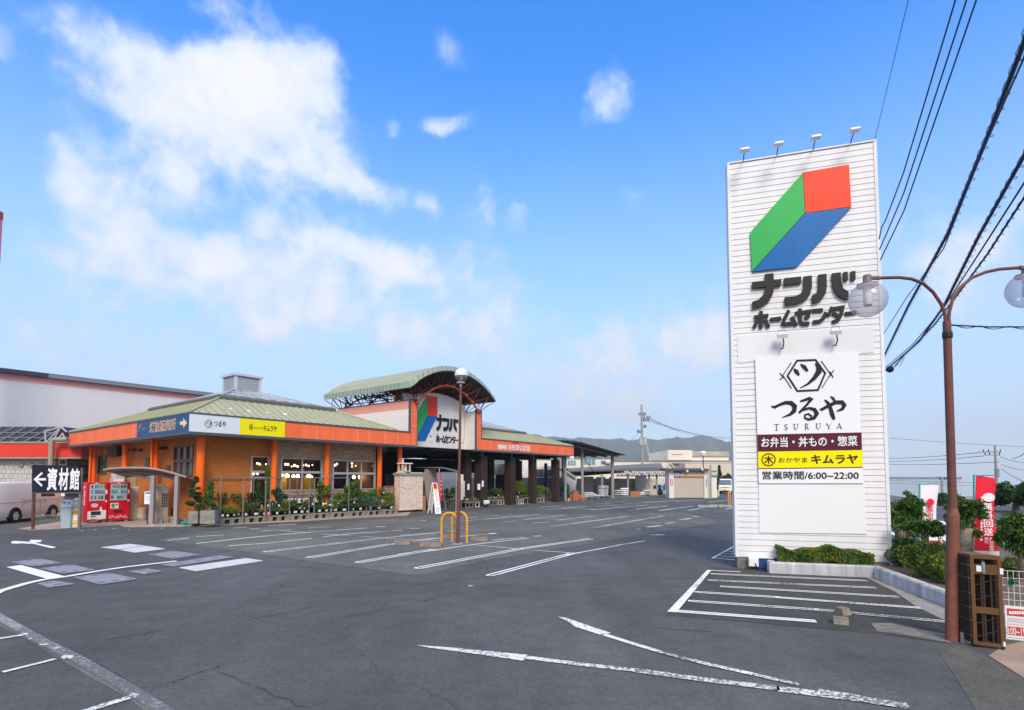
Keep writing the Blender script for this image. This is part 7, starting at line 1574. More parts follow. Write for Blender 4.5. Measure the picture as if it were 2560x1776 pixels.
o=G(*d8(495,1085)); t=thing('wheelbarrow','small white wheeled planter cart between two plant tables','cart',o,SR); b=B(); b.lathe([(.13,-.02),(.15,-.02),(.15,.02),(.13,.02)],(0,0,0),16); b.v=[(x,z_,y+.16) for x,y,z_ in b.v]; b.build('wheel',DARK,t); b=B(); b.bbox(-.16,-.1,.28,.16,.2,.5,.03); b.tube([(-.14,0,.2),(-.14,.1,.28)],.02,5); b.tube([(.14,0,.16),(.14,.1,.28)],.02,5); b.build('tub',PANEL,t)
plant('bright green little plant in a yellow pot on the asphalt',d8,575,1075,50,60,'bush',(2,1,2),GLO(d8,700,1060).y-.15,0,(2,1,2),3,.1,None,0,seed=77)if False else None
# yellow trolleys
def trolley(label,c,x0,y0,x1,y1,mat):
    a=GLO(c,x0,y1); e=FR(c,x1,y0,a.y); t=thing('hand_trolley',label,'trolley',wld(a.x,a.y),SR,'yellow hand trolleys'); w=e.x-a.x; b=B(); b.tube([(0,0,.12),(0,0,e.z),(w,0,e.z),(w,0,.12)],.03,8); b.tube([(0,0,e.z*.55),(w,0,e.z*.55)],.02,6); b.build('handle_frame',mat,t,True); b=B(); b.box(0,0,.11,w,.7,.15); b.build('deck',M('deck_grey',(.25,.24,.28),.6),t)
    b=B()
    for xx in (.05,w-.05):
        for yy in (.06,.64): b.tube([(xx-.02,yy,.055),(xx+.02,yy,.055)],.055,10)
    b.build('castor',DARK,t)
trolley('yellow hand trolley left of the last brick column',d8,1462,840,1510,975,YEL); trolley('grey-framed hand trolley touching the last brick column',d8,1525,840,1562,975,CAPG)
# terracotta pot stacks
TC=M('terracotta',(.55,.20,.10),.75,var=.12,vs=4)
def potstack(label,c,x,yb_,w,n,yo=0,mat=TC,group='terracotta pot stacks'):
    o=G(*c(x,yb_))+Vector((0,yo,0)); r=w/2*o.y/F/6.392; t=thing('pot_stack',label,'pots',o,0,group); z=0
    for k in range(n): b=B(); b.lathe([(r*.7,0),(r*.92,r*1.1),(r*1.02,r*1.1),(r*1.02,r*1.4),(r*.9,r*1.4),(r*.65,.1*r)],(0,0,z),16); b.build('pot',mat,t); z+=r*.55
for i,(lb,x,y,w,n,yo) in enumerate((('tall stack of wide terracotta pots at the back left',1690,900,90,5,1.5),('short terracotta stack behind the cream statues',1780,880,80,3,1.2),('front left terracotta stack of the pile',1840,970,60,4,0),('second front terracotta stack',1890,972,60,6,0),('tallest terracotta stack in the middle of the pile',1935,972,55,8,0),('front right terracotta stack stepping down',1985,972,55,5,0),('lowest terracotta stack beside the white sacks',2035,975,55,2,0),('terracotta stack behind the tallest one',1910,950,60,7,.7),('small terracotta stack near the green jar',1750,985,45,1,-.2))): potstack(lb,d8,x,y,w,n,yo)
potstack('cream pots in front of the last brick column',d8,1635,985,55,2,0,CRM,'other garden pots'); potstack('dark green glazed jar stack left of the terracotta pots',d8,1695,985,60,3,0,M('glaze_green',(.03,.06,.04),.3),'other garden pots'); potstack('cream garden pot beside the terracotta stacks',d8,1800,978,35,3,0,CRM,'other garden pots')
o=G(*d8(1790,975))+Vector((0,2.5,0)); b=B(); b.ball((0,0,.0),.42,14); z=AT(*d8(1795,760),o.y).z; b.v=[(x,y,zz+z) for x,y,zz in b.v]; b.tube([(0,0,0),(0,0,z)],.06,8); ob=b.build('covered_ball_tree',M('jar_green',(.0,.12,.07),.4),None,loc=o); tag(ob,'round dark green bag on a stake beside the grey post','plant')
# ---------------------------------------------------------------- lean-to canopy at the store's right end
lt=thing('lean_to_canopy','dark lean-to canopy on grey posts at the right end of the store','canopy',C,SR)
za=FR(c4,815,535,0).z+.35; xe=fx(c4,1268,620,-.3); ze=FR(c4,1268,622,-.3).z
b=B(); b.prism([(LEN-.3,-.3,za),(xe,-.3,ze+.08),(xe,-.3,ze-.02),(LEN-.3,-.3,za-.14)],(0,9,.0)); b.build('canopy_roof',M('canopy_dark',(.06,.06,.065),.6),lt)
b=B()
for k in range(10): x=LEN+.1+k*.22; 
b.tube([(LEN+.3,-.36,za-.02),(xe,-.36,ze+.03)],.06,6); b.build('eaves_rail',M('rail_grey',(.25,.25,.26),.5),lt)
b=B()
for k in range(11): b.tube([(LEN-1.2+k*.2,.2,za+.04),(LEN-1.2+k*.2,3,za+.1)],.06,6)
b.build('corrugated_edge',M('corrugated_blue',(.10,.16,.33),.5),lt)
b=B()
for k in range(7): y=.2+k*1.2; b.box(LEN,y,za-.42,xe-1.2,y+.12,za-.30) if False else b.prism([(LEN+.1,y,za-.3),(xe-.6,y,ze-.08),(xe-.6,y,ze-.2),(LEN+.1,y,za-.46)],(0,.12,0))
b.build('roof_beams',M('beam_grey',(.13,.13,.135),.6),lt)
for x,y,r in ((30.25,.75,.11),(33.1,.75,.13),(39.0,.75,.16),(33.1,6.5,.11),(39,6.5,.11)): b=B(); b.tube([(x,y,0),(x,y,za-(x-LEN)*(za-ze)/(xe-LEN)-.14)],r,12); b.build('post',M('post_grey',(.30,.285,.27),.6,var=.15,vs=3) if 'post_grey' not in D.materials else D.materials['post_grey'],lt,True)
b=B(); p=FR(c4,915,660,.9); q=FR(c4,1005,785,.9); b.tube([p,q],.035,6); b.build('brace',DARK,lt)
# ---------------------------------------------------------------- sacks and goods
SACK=M('sack_white',(.76,.74,.74),.55,var=.12,vs=5); SACKT=M('sack_tan',(.48,.42,.36),.6,var=.15,vs=4)
def sackmesh(w,d,h):
    b=B(); nx,ny=6,5; vs=[]
    for s in (1,-1):
        for j in range(ny+1):
            for i in range(nx+1):
                u,v=2*i/nx-1,2*j/ny-1; e=((1-abs(u)**4)*(1-abs(v)**4))**.5; vs.append((u*w/2,v*d/2,h/2+s*h/2*e))
    n=(nx+1)*(ny+1); fs=[]
    for s in range(2):
        for j in range(ny):
            for i in range(nx): a=s*n+j*(nx+1)+i; q=(a,a+1,a+nx+2,a+nx+1); fs.append(q if s==0 else q[::-1])
    b.add(vs,fs); return b
sk0=None; cnt=0
def sack(o,rz,lab,grp,mat=SACK):
    global sk0
    if sk0 is None: sk0=sackmesh(.72,.5,.17).build('sack',mat,None,'all',loc=o,rz=rz); s=sk0
    else:
        s=sk0.copy(); COL.objects.link(s)
        if mat is not SACK: s.data=s.data.copy(); s.data.materials[0]=mat
        s.location=o; s.rotation_euler=(0,0,rz)
    tag(s,lab,'sack',grp)
rr=random.Random(5); LTX='white plastic sack in the tall neat stack before the third grey post'; LLX='white plastic sack in the low heap between the two grey posts'
pa=loc(G(*e4(405,612))); pbb=FR(e4,690,600,pa.y)
wid=pbb.x-pa.x; ncol=max(3,int(wid/.74)); hlow=FR(e4,480,525,pa.y).z; htall=FR(e4,625,452,pa.y).z
pal=pallet('grey pallet under the white sacks',wld(pa.x,pa.y-.05),SR,wid*.5,1.0,.14,GREY,'pallets under the white sacks'); dup(pal,wld(pa.x+wid*.51,pa.y-.05),SR)
for cI in range(ncol):
    xx=pa.x+(cI+.5)*wid/ncol; tall=cI>=ncol*.56; nl=int(((htall if tall else hlow*(.8+.2*math.sin(cI*1.3+.6)))-.14)/.15)
    for l in range(nl):
        for r in range(1 if (l<nl-1 and not tall) else 1): sack(wld(xx+rr.uniform(-.04,.04),pa.y+.25+rr.uniform(-.04,.04)+.0,.14+l*.15),SR+rr.uniform(-.08,.08),LTX if tall else LLX,'white sacks under the lean-to canopy'); cnt+=1
GD=[('tan sacks heap right of the third grey post',800,590,110,70,'t'),('bulging grey sack pile on a pallet',870,590,90,95,'t'),('terracotta crate beside the bulging sacks',1000,590,90,55,'c'),('pair of low grey sacks right of the terracotta crate',1075,585,70,40,'t'),('pale sacks beneath the shed truss',1130,580,80,60,'t'),('beige carton stack near the blue tarp',1200,575,70,70,'k'),('small pale carton before the blue tarp',1325,560,50,45,'k')]
for i,(lb,x,y,w,h,kd) in enumerate(GD):
    o=G(*e4(x,y)); sc=o.y/F/4.794; W_=w*sc; H_=h*sc; t=thing('goods_pile',lb,'goods',o,SR,'goods stacked in the yard')
    b=B()
    if kd=='t':
        for l in range(max(2,int(H_/.2))):
            for k in range(2): m=sackmesh(W_*.55,.7,H_/max(2,int(H_/.2))*1.15); b.add([(x_+(k-.5)*W_*.48+rr.uniform(-.05,.05),y_,z_+.12+l*H_/max(2,int(H_/.2))*.95) for x_,y_,z_ in m.v],m.f)
        b.build('stacked_sacks',SACKT if i%2==0 else SACK,t,'all')
    else:
        for l in range(3): b.bbox(-W_/2,-.4,.12+l*H_/3,W_/2,.4,.12+(l+1)*H_/3-.015,.02)
        b.build('stacked_boxes',TC if kd=='c' else CRM,t)
    b=B()
    for k in (-1,0,1): b.box(k*W_*.4-.08,-.45,0,k*W_*.4+.08,.45,.10)
    b.box(-W_/2,-.45,.10,W_/2,.45,.12); b.build('pallet_base',WOODG,t)
TARP=M('tarp_blue',(.015,.22,.55),.45,var=.15,vs=3); TARPW=M('tarp_pale',(.42,.52,.66),.5,var=.15,vs=2)
def mound(name,label,c,x0,y0,x1,y1,mat,dep=1.4,cat='tarpaulin'):
    o=G(*c(x0,y1)); e=AT(*c(x1,y0),o.y)-o; b=B(); nx,ny=10,6; vs=[]; r2=random.Random(int(x0))
    for j in range(ny+1):
        for i in range(nx+1):
            u,v=i/nx,j/ny; z=e.z*min(1,7*u*(1-u)+.25)*(1 if 0<j<ny else .0)*(.86+.14*math.sin(u*7+v*3))+r2.uniform(-.03,.03); vs.append((u*e.x,(v**.7)*dep*1.0,max(z,0)))
    b.add(vs,[(j*(nx+1)+i,j*(nx+1)+i+1,(j+1)*(nx+1)+i+1,(j+1)*(nx+1)+i) for j in range(ny) for i in range(nx)]); ob=b.build(name,mat,None,'all',loc=o); return tag(ob,label,cat)
mound('tarp_cover','bright blue tarpaulin over goods left of the garage hut',e4,1235,440,1345,560,TARP); mound('tarp_cover','tall blue tarpaulin beside the garage hut wall',e4,1350,425,1403,555,TARP,1.0); 
def tarpbox(label,c,x0,y0,x1,y1,yd):
    o=G(*c(x0,y1)); o=Vector((o.x,o.y,0)); 
ob=mound('tarp_cover','large pale bluish sheet-covered pile behind the blue tarpaulins',e4,1100,362,1400,545,TARPW,3.0); ob.location.y+=4; ob.location.x*=1.065
b=B(); b.bbox(0,0,.1,1.5,1,.75,.05); 
mw=thing('small_tractor','dark small garden machine with two pale lamps before the blue tarpaulin','machine',G(*e4(1255,562))); b=B(); b.bbox(0,0,.15,.75,.5,.55,.06); b.bbox(.25,.05,.55,.6,.45,.85,.06); b.build('machine_body',M('machine_maroon',(.05,.025,.035),.4),mw); b=B(); b.ball((.12,-.02,.66),.09,8); b.ball((.62,-.02,.74),.09,8); b.build('machine_lamp',PANEL,mw); b=B()
for x in (.15,.6): b.tube([(x,0,.14),(x,.5,.14)],.14,12)
b.build('machine_wheel',TYRE,mw)
# ---------------------------------------------------------------- open shed with grey tiled roof
SHY=64.0; sh=thing('open_shed','long open shed with weathered grey gable roof behind the yard','shed',(0,SHY,0))
def SH(x,y,dy=0): p=AT(*e4(x,y),SHY+dy); return V(p.x,dy,p.z)
rg0,rg1=SH(175,244,4),SH(1415,181,4); ev0,ev1=SH(290,345,0),SH(1480,258,0)
zr=(rg0.z+rg1.z)/2
rm=M('shed_roof_grey',(.17,.165,.16),.8,var=.2,vs=1.5)
b=B(); xg=SH(1412,185,0).x; b.poly([rg0,V(xg,4,rg1.z),V(SH(1345,258).x,0,SH(1345,258).z),ev0]); b.poly([V(xg,4,rg1.z),rg0,V(rg0.x,8,ev0.z),V(xg,8,ev1.z)]); b.build('roof',rm,sh)
b=B(); p=SH(1412,183,.0); q=SH(1478,252,.0); r_=SH(1342,258,.0); b.prism([p,q,SH(1478,330),SH(1345,330),r_],(0,.15,0)); b.build('gable_wall',CREAM,sh); b=B(); b.tube([r_+V(0,-.1,0),p+V(0,-.1,0),q+V(0,-.1,0)],.16,4); b.build('barge_board',M('barge_cream',(.55,.48,.40),.6),sh)
b=B(); c0_,c1_=SH(770,268,-3),SH(1412,265,-3); b.prism([c0_,c1_,V(c1_.x,3,c1_.z+.5),V(c0_.x-8,3,c0_.z-.1)],(0,0,-.12)); b.build('front_canopy',M('canopy_slate',(.10,.10,.10),.7),sh)
b=B(); zc=SH(1000,268,-3).z; zc2=SH(1000,335,-3).z
for i in range(14):
    xa=SH(770+i*46,300,-3).x; xb=SH(770+(i+1)*46,300,-3).x; b.tube([V(xa,-3,zc-.2),V((xa+xb)/2,-3,zc2),V(xb,-3,zc-.2)],.06,5)
b.tube([V(c0_.x,-3,zc2),V(c1_.x,-3,zc2)],.07,5); b.build('canopy_truss',M('truss_taupe',(.10,.095,.09),.6),sh)
for x in (600,910,1165,1255,1400): p=SH(x,400,-2.6); b=B(); b.tube([V(p.x,-2.6,0),V(p.x,-2.6,zc2+.2)],.11,8); b.build('shed_post',D.materials['post_grey'],sh)
for x0,x1,y0,y1 in ((350,500,345,520),(530,640,350,470),(1000,1130,330,470)):
    a=SH(x0,y1,7); e=SH(x1,y0,7); b=B(); b.box(a.x,7,0,e.x,7.1,e.z); b.build('shed_back_wall',CREAM,sh)
b=B(); a=SH(295,350,7.5); e=SH(1400,350,7.5); b.box(a.x,7.6,0,e.x,7.8,a.z*.9); b.build('shed_rear_panel',M('shed_rear',(.66,.59,.48),.8,var=.3,vs=.6),sh)
for i in range(6): x=890+i*92; p=SH(x,292,-3.1); b=B(); b.box(p.x-.3,-3.25,p.z-.14,p.x+.3,-3.1,p.z+.14); b.build('shed_lamp',D.materials['lamp_pale'] if 'lamp_pale' in D.materials else M('lamp_pale',(.4,.4,.4),.5),sh)
# white gabled outbuilding seen under the lean-to
ob_=thing('white_outbuilding','white gabled outbuilding with dark lower wall beyond the open hall','outbuilding',(0,60,0)); OB=lambda x,y,dy=0:(lambda p:V(p.x,dy,p.z))(AT(*d8(x,y),60+dy))
b=B(); b.prism([OB(1040,600),OB(1915,830),OB(1915,600),OB(1650,420),OB(1040,420)],(0,5,0)); b.build('wall',CREAM,ob_); b=B(); a=OB(1040,605,-.1); e=OB(1730,605,-.1); b.box(a.x-6,-.12,0,e.x,-.02,e.z); b.build('dark_dado',M('dado_navy',(.07,.08,.12),.7),ob_); b=B(); b.tube([OB(1650,425,-.2),OB(1920,605,-.2)],.14,4); b.build('barge_board',D.materials['barge_cream'],ob_)
b=B(); a=OB(1290,590,-.05); e=OB(1400,470,-.05); b.box(a.x,-.06,a.z,e.x,-.01,e.z); a=OB(1450,590,-.05); e=OB(1530,480,-.05); b.box(a.x,-.06,a.z,e.x,-.01,e.z); b.build('window',M('window_slate',(.08,.10,.16),.3),ob_)
b=B(); a=OB(600,560,-6); e=OB(805,385,-6); n=16
vs=[]; 
for i in range(n+1):
    x=a.x+(e.x-a.x)*i/n; vs+=[(x,.05*math.sin(i*2.1),a.z),(x,.05*math.sin(i*2.1+.5),e.z)]
b.add(vs,[(2*i,2*i+2,2*i+3,2*i+1) for i in range(n)]); b.v=[(x,y,z) for x,y,z in b.v]; o_=b.build('hanging_sheet',M('sheet_grey',(.50,.48,.46),.7,var=.15,vs=1),None,loc=(0,54,0)); tag(o_,'pale grey hanging sheet closing the back of the open hall','curtain')
b=B(); a=OB(630,790,-6); e=OB(740,555,-6); b.box(a.x,54.3,0,e.x+2,54.6,e.z); o_=b.build('stacked_dark_goods',M('goods_black',(.018,.018,.02),.7),None); tag(o_,'dark goods stacked below the hanging sheet','goods')
# ---------------------------------------------------------------- garage hut with shutter
ga_=G(*e4(1408,603)); GY_=ga_.y; gh_=thing('garage_hut','cream garage hut with roller shutter and blue and orange sign','garage',(0,GY_,0))
def GH(x,y,dy=0): p=AT(*e4(x,y),GY_+dy); return V(p.x,dy,p.z)
xa,xb=GH(1405,500).x,GH(1902,500).x; zt_=GH(1600,270).z; s0,s1=GH(1463,500).x,GH(1826,500).x; zs_=GH(1600,350).z
GCR=M('garage_cream',(.72,.68,.60),.6,var=.04,vs=1)
b=B(); b.box(xa,0,0,s0,.3,zt_); b.box(s1,0,0,xb,.3,zt_); b.box(s0,.05,zs_,s1,.3,zt_); b.box(xa+.02,.3,0,xa+.2,1.3,zt_); b.box(xb-.2,.3,0,xb,1.3,zt_); b.box(xa+.02,1.3,0,xb,1.5,zt_); b.build('wall',GCR,gh_)
b=B(); n=24
for k in range(n): z=.03+(zs_-.03)*k/n; b.prism([(s0,.16,z),(s0,.13,z+.02),(s0,.13,z+(zs_/n)-.02),(s0,.16,z+zs_/n)],(s1-s0,0,0))
b.build('roller_shutter',M('shutter_beige',(.55,.49,.43),.5),gh_)
b=B(); k=0; x=xa-.35
while x<xb-.2: b.tube([(x,-.5,zt_+.06),(x,1.8,zt_+.16)],.11,6); x+=.24
b.build('corrugated_roof',M('hut_roof_dark',(.16,.12,.11),.7),gh_)
b=B(); zz0=GH(1600,346).z; zz1=GH(1600,272).z; b.box(s0,-.02,zz0+.02,s1,.04,zz1); sgb=b.build('sign_board',M('hut_sign_blue',(.02,.22,.46),.5),gh_)
b=B(); xm1=GH(1540,320).x; b.box(xm1,-.03,zz0+.02,s1,-.021,(zz0+zz1)/2-.03); b.build('sign_orange_band',M('hut_sign_orange',(.82,.36,.06),.5),sgb)
b=B(); hz_=(zz1-zz0)
for i in range(7): x=xm1+.15+(s1-xm1-.3)*i/7; w=(s1-xm1)/7*.72; strokes(b,[[(x,zz0+hz_*.72),(x+w,zz0+hz_*.72)],[(x+w*.5,zz0+hz_*.82),(x+w*.5,zz0+hz_*.22)],[(x,zz0+hz_*.3),(x+w,zz0+hz_*.36)]],.09,lambda x_,y_,i=i:V(x_,-.036-.002*i,y_),(0,.004,0))
b.build('sign_lettering',M('hut_letter',(.85,.72,.5),.5),sgb)
b=B(); q=GH(1500,322); b.mat(0).lathe([(.001,0),(1,0)],(0,0,0),16); b.v=[(q.x+x_*.35,-.034,q.z+y_*.16) for x_,y_,_ in b.v]; b.build('sign_emblem',M('hut_emblem',(.55,.45,.35),.5),sgb)
a=GH(1420,448,-.03); e=GH(1447,372,-.03); b=B(); b.box(a.x,-.03,a.z,e.x,-.004,e.z); rs=b.build('red_wall_sign',RED2,gh_); b=B()
for k in range(4): p=GH(1427,378+k*17,-.04); q=GH(1440,390+k*17,-.04); b.box(p.x,-.04,q.z,q.x,-.031,p.z)
b.build('wall_sign_print',PANEL,rs)
for x,y in ((1617,278),(1798,262)): q=GH(x,y,-.3); b=B(); b.ball((q.x,-.35,q.z),.17,10); b.build('wall_lamp',PANEL,gh_,'all')
for i,(x,y0,y1) in enumerate(((1432,485,530),(1853,360,460))): a=GH(x-10,y1,-.02); e=GH(x+10,y0,-.02); b=B(); n=6; 
for i in range(6): q=GH(1853,370+i*18,-.02); b.box(q.x-.06,-.02,q.z-.06,q.x+.06,-.002,q.z+.04)
b.build('small_wall_marks',M('mark_blue',(.2,.24,.45),.6),gh_)
# side annex of the hut with blue/orange wrap
a=GH(1885,595,1.0); e=GH(1972,275,1.0); b=B(); b.box(a.x,1,0,e.x,3.4,e.z); b.build('side_bay',GCR,gh_); b=B(); zq=GH(1900,352,1).z; b.mat(0).box(a.x-.01,.97,zq,e.x+.01,.999,e.z+.02); b.mat(1).box(GH(1912,300,1).x,.955,GH(1940,330,1).z,e.x,.969,GH(1940,292,1).z); b.build('side_sign',[D.materials['hut_sign_blue'],M('hut_sign_peach',(.78,.42,.28),.5)],gh_)
q=GH(1905,500,-.4); b=B(); b.tube([(q.x,-.4,0),(q.x,-.4,GH(1905,205,-.4).z)],.07,8); b.build('standpipe',GREY,gh_)
o=G(*e4(1945,588)); X=lambda x,y:AT(*e4(x,y),o.y)-o; a=X(1932,588); e=X(1960,505); t=thing('fire_cabinet','small red cabinet beside the garage hut','cabinet',o); b=B(); b.bbox(a.x,0,0,e.x,.5,e.z,.03); b.build('casing',M('cabinet_red',(.45,.06,.07),.5),t); b=B(); b.box(a.x+.1,-.01,e.z*.3,e.x-.1,-.001,e.z*.8); b.build('door_panel',M('cabinet_pink',(.6,.2,.2),.5),t)
o=G(*e4(1985,583)); a=AT(*e4(1966,583),o.y)-o; e=AT(*e4(2008,510),o.y)-o; t=thing('tan_box','tan storage box between red cabinet and white van','box',o); b=B(); b.bbox(a.x,0,0,e.x,.6,e.z-.05,.03); b.build('box_body',SACKT,t); b=B(); b.bbox(a.x-.03,-.03,e.z-.05,e.x+.03,.63,e.z,.02); b.build('box_lid',CRM,t)
# white and pink awnings over the bay behind the hut
# ---------------------------------------------------------------- buildings further off
BG=M('far_beige',(.62,.53,.42),.7,var=.04,vs=.2); BG2=M('far_cream',(.72,.66,.57),.7,var=.04,vs=.2); BGL=M('far_line',(.30,.28,.28),.7)
def FB(d): return lambda x,y,dy=0:AT(*e4(x,y),d+dy)
fb_=thing('beige_depot','large beige flat-roofed building behind the garage hut','building',(0,105,0)); f=FB(105)
def fbx(b,x0,y0,x1,y1,d0,d1): a=f(x0,y1); e=f(x1,y0); b.box(a.x,d0,max(a.z,0),e.x,d1,e.z)
b=B(); fbx(b,-400,150,3050,420,0,25); b.build('wall',BG2,fb_); b=B(); fbx(b,1378,28,1670,149,-.5,14); fbx(b,1560,45,2140,149,1,16); b.build('upper_storey',BG2,fb_); b=B(); fbx(b,1590,50,2140,95,.6,.99); b.build('roof_parapet',M('far_stain',(.42,.36,.30),.8,var=.25,vs=.5),fb_)
b=B(); fbx(b,1420,180,3050,192,-.9,-.03); fbx(b,1470,238,3050,246,-1.4,-.03); fbx(b,700,150,3050,156,-.3,-.03); fbx(b,1428,75,1550,80,-.6,-.51); b.build('ledges',BGL,fb_)
b=B(); fbx(b,1500,196,3050,420,-5,-1.5); b.build('front_block',BG,fb_)
gb=thing('office_block','pale office building with blue glazed windows above the shed','building',(0,90,0)); f=FB(90); b=B(); fbx(b,150,140,720,420,0,10); b.build('wall',BG2,gb)
for x0,x1,y0,y1 in ((185,285,150,205),(375,520,140,195)): b=B(); fbx(b,x0,y0,x1,y1,-.12,-.0); o_=b.build('window',M('glazing_blue',(.18,.30,.36),.2) if 'glazing_blue' not in D.materials else D.materials['glazing_blue'],gb); b=B(); [fbx(b,x0+(x1-x0)*k/3-2,y0,x0+(x1-x0)*k/3+2,y1,-.18,-.121) for k in range(4)]; b.build('window_frame',PANEL,gb,None)
b=B(); fbx(b,590,150,640,172,-.5,-.0); fbx(b,640,175,700,195,-.5,-.0); b.build('wall_unit',GREY,gb)
# small roof antenna/railing dots, lamp post before the beige building
o=G(*e4(1820,590)); o=Vector((o.x*1.25,o.y*1.25,0)); X=lambda x,y:AT(*e4(x,y),o.y)-o; t=thing('street_lamp','far brown lamp post with white cap behind the garage hut','street lamp',o); b=B(); tp=X(1820,105); b.tube([(0,0,0),(0,0,tp.z)],.07,8); b.build('pole',BROWN,t); b=B(); b.lathe([(.1,0),(.30,.15),(.34,.4),(.42,.45),(.3,.7),(.001,.75)],(0,0,tp.z),12); b.build('globe',PANEL,t,True)
o=G(*c4(2211,1075)); X=lambda x,y:AT(*c4(x,y),o.y)-o; t=thing('street_lamp','dark lamp post with globe at the left edge of the sign tower','street lamp',o); tp=X(2205,430); b=B(); b.tube([(0,0,0),(tp.x,0,tp.z)],[.06,.05],10); b.build('pole',M('pole_navy',(.03,.025,.045),.5),t,True); gc=X(2203,398); lamp_globe(t,gc,.18,True,0)
# ---------------------------------------------------------------- utility poles
PCON=M('pole_concrete',(.32,.30,.29),.8,var=.15,vs=2)
def upole(label,c,x,yb_,yt,d,arms,stay=None,wires=()):
    p=AT(*c(x,yb_),d); o=Vector((p.x,d,gz_(p.x,d))); t=thing('utility_pole',label,'utility pole',o,0,'utility poles'); X=lambda x,y:AT(*c(x,y),d)-o; tp=X(x,yt); b=B(); b.tube([(0,0,0),(0,0,tp.z)],[.20*d/75,.13*d/75],10); b.build('pole',PCON,t,True)
    for ax0,ax1,ay in arms: a,e=X(ax0,ay),X(ax1,ay); b=B(); b.tube([a,e],.035*d/75,5); [b.tube([a.lerp(e,k),a.lerp(e,k)+V(0,0,.35*d/75)],.07*d/75,6) for k in (0,.3,.7,1)]; b.build('cross_arm',DARK,t)
    return t,o,X
t,o,X=upole('tall utility pole with wires rising behind the shed',c4,1415,750,182,75,[(1385,1440,272),(1410,1475,300),(1425,1470,325),(1375,1415,425),(1405,1445,380)])
b=B(); p=X(1415,430); b.tube([X(1440,480),X(1497,745)],.07,6); b.build('stay_pole',M('stay_pale',(.55,.52,.5),.6),t); b=B(); q=X(1402,505); b.tube([q-V(0,0,.5),q+V(0,0,.6)],.28,10); q=X(1436,495); b.tube([q-V(0,0,.6),q+V(0,0,.5)],.28,10); b.build('transformer',M('transformer_grey',(.42,.42,.44),.5),t)
for i,(p,q,s) in enumerate(((((1470,310),(2260,455),40)),(((1472,290),(1900,440),25)),(((1475,325),(2260,470),30)))):
    a=AT(*c4(*p),75); e=AT(*c4(*q),140); b=B(); b.tube([a.lerp(e,k/12)-V(0,0,4*(k/12)*(1-k/12)*s*.03)-a for k in range(13)],.035,4); ob=b.build('distant_wire',M('wire_grey',(.14,.15,.18),.6) if 'wire_grey' not in D.materials else D.materials['wire_grey'],None,loc=a); tag(ob,('upper','middle','lower')[i]+' thin wire running right from the tall utility pole','cable','wires from the tall utility pole')
a=AT(*c4(1380,430),75); e=AT(*c4(1310,500),74); b=B(); b.tube([V(0,0,0),e-a],.03,4); ob=b.build('distant_wire',D.materials['wire_grey'],None,loc=a); tag(ob,'short wire slanting down left from the tall utility pole','cable','wires from the tall utility pole')
t,o,X=upole('utility pole with crossarm right of the red banner',c7,800,600,35,38,[(705,805,72),(715,800,90)]); q=X(785,195); b=B(); b.tube([q-V(0,0,.3),q+V(0,0,.3)],.14,10); b.build('transformer',GREY,t)
t,o,X=upole('small far utility pole between white banner and brown lamp',c7,464,340,218,120,[(445,488,234)])
for i,(p,q,d0,d1) in enumerate((((150,-10),(944,38),60,60),((150,110),(705,72),60,38),((150,128),(710,95),60,38),((150,145),(800,130),60,38),((150,238),(700,252),90,90),((150,255),(640,268),90,90),((805,100),(944,125),38,30),((810,145),(944,168),38,30),((810,170),(944,235),38,26),((870,110),(944,70),38,26))):
    a=AT(*c7(*p),d0); e=AT(*c7(*q),d1); dd=e-a
    if i<6 or i>5: e=a+dd*(1.4 if q[0]>900 else 1.0)
    b=B(); b.tube([(e-a)*(k/10)-V(0,0,4*(k/10)*(1-k/10)*.12*(1 if i>5 else .8)) for k in range(11)],.018*max(d0,d1)/40,4); ob=b.build('distant_wire',D.materials['wire_grey'],None,loc=a); tag(ob,('first','second','third','fourth','fifth','sixth')[i]+' thin wire from the top in the sky behind the white banner' if i<6 else ('highest','second','third','crossing')[i-6]+' short wire right of the utility pole with crossarm','cable','thin wires over the road')
# ---------------------------------------------------------------- trees and road on the right, far conifers, hills
def crown(name,label,c,x,yb_,yt,w,d,mats,n,leaf,seed,group,trunk=.15,z0=0,cone=False):
    rr=random.Random(seed); p=AT(*c(x,yb_),d); z0=gz_(p.x,d); o=Vector((p.x,d,z0)); H_=AT(*c(x,yt),d).z-z0; W_=(AT(*c(x+w/2,yt),d).x-p.x); t=thing(name,label,'tree',o,0,group); b=B(); b.tube([(0,0,0),(0,0,H_*.5)],[trunk,trunk*.5],8)
    for k in range(5): a=k*1.26; b.tube([(0,0,H_*.35),(W_*.6*math.cos(a),W_*.6*math.sin(a),H_*.65)],[trunk*.4,trunk*.15],5)
    b.build('trunk',BARK,t); b=B()
    if cone: cl=[((rr.gauss(0,.35)*W_*(1-k),rr.gauss(0,.35)*W_*(1-k),H_*(.06+.92*k)),W_*.45*(1.02-k)**.7) for k in [i/45 for i in range(45)]]
    else:
        cl=[]
        for i in range(40):
            a=rr.uniform(0,6.28); cz=rr.uniform(-.75,1); s=math.sqrt(1-cz*cz); q=rr.random()**.5; cl.append(((W_*.72*s*math.cos(a)*q,W_*.72*s*math.sin(a)*q,H_*.56+cz*H_*.36*q),W_*rr.uniform(.18,.36)))
    for i in range(n):
        cc,r=rr.choice(cl); dv=Vector((rr.gauss(0,1),rr.gauss(0,1),rr.gauss(0,1))).normalized()*rr.random()**.4*r; b.mat(rr.choice((0,0,1,1,2)) if dv.z>0 else rr.choice((0,0,1))); b.leaf((cc[0]+dv.x,cc[1]+dv.y,max(cc[2]+dv.z*.85,.1)),leaf*rr.uniform(.6,1.4),.5,.3,rr)
    b.build('crown',mats,t)
gm='road trees on the right'
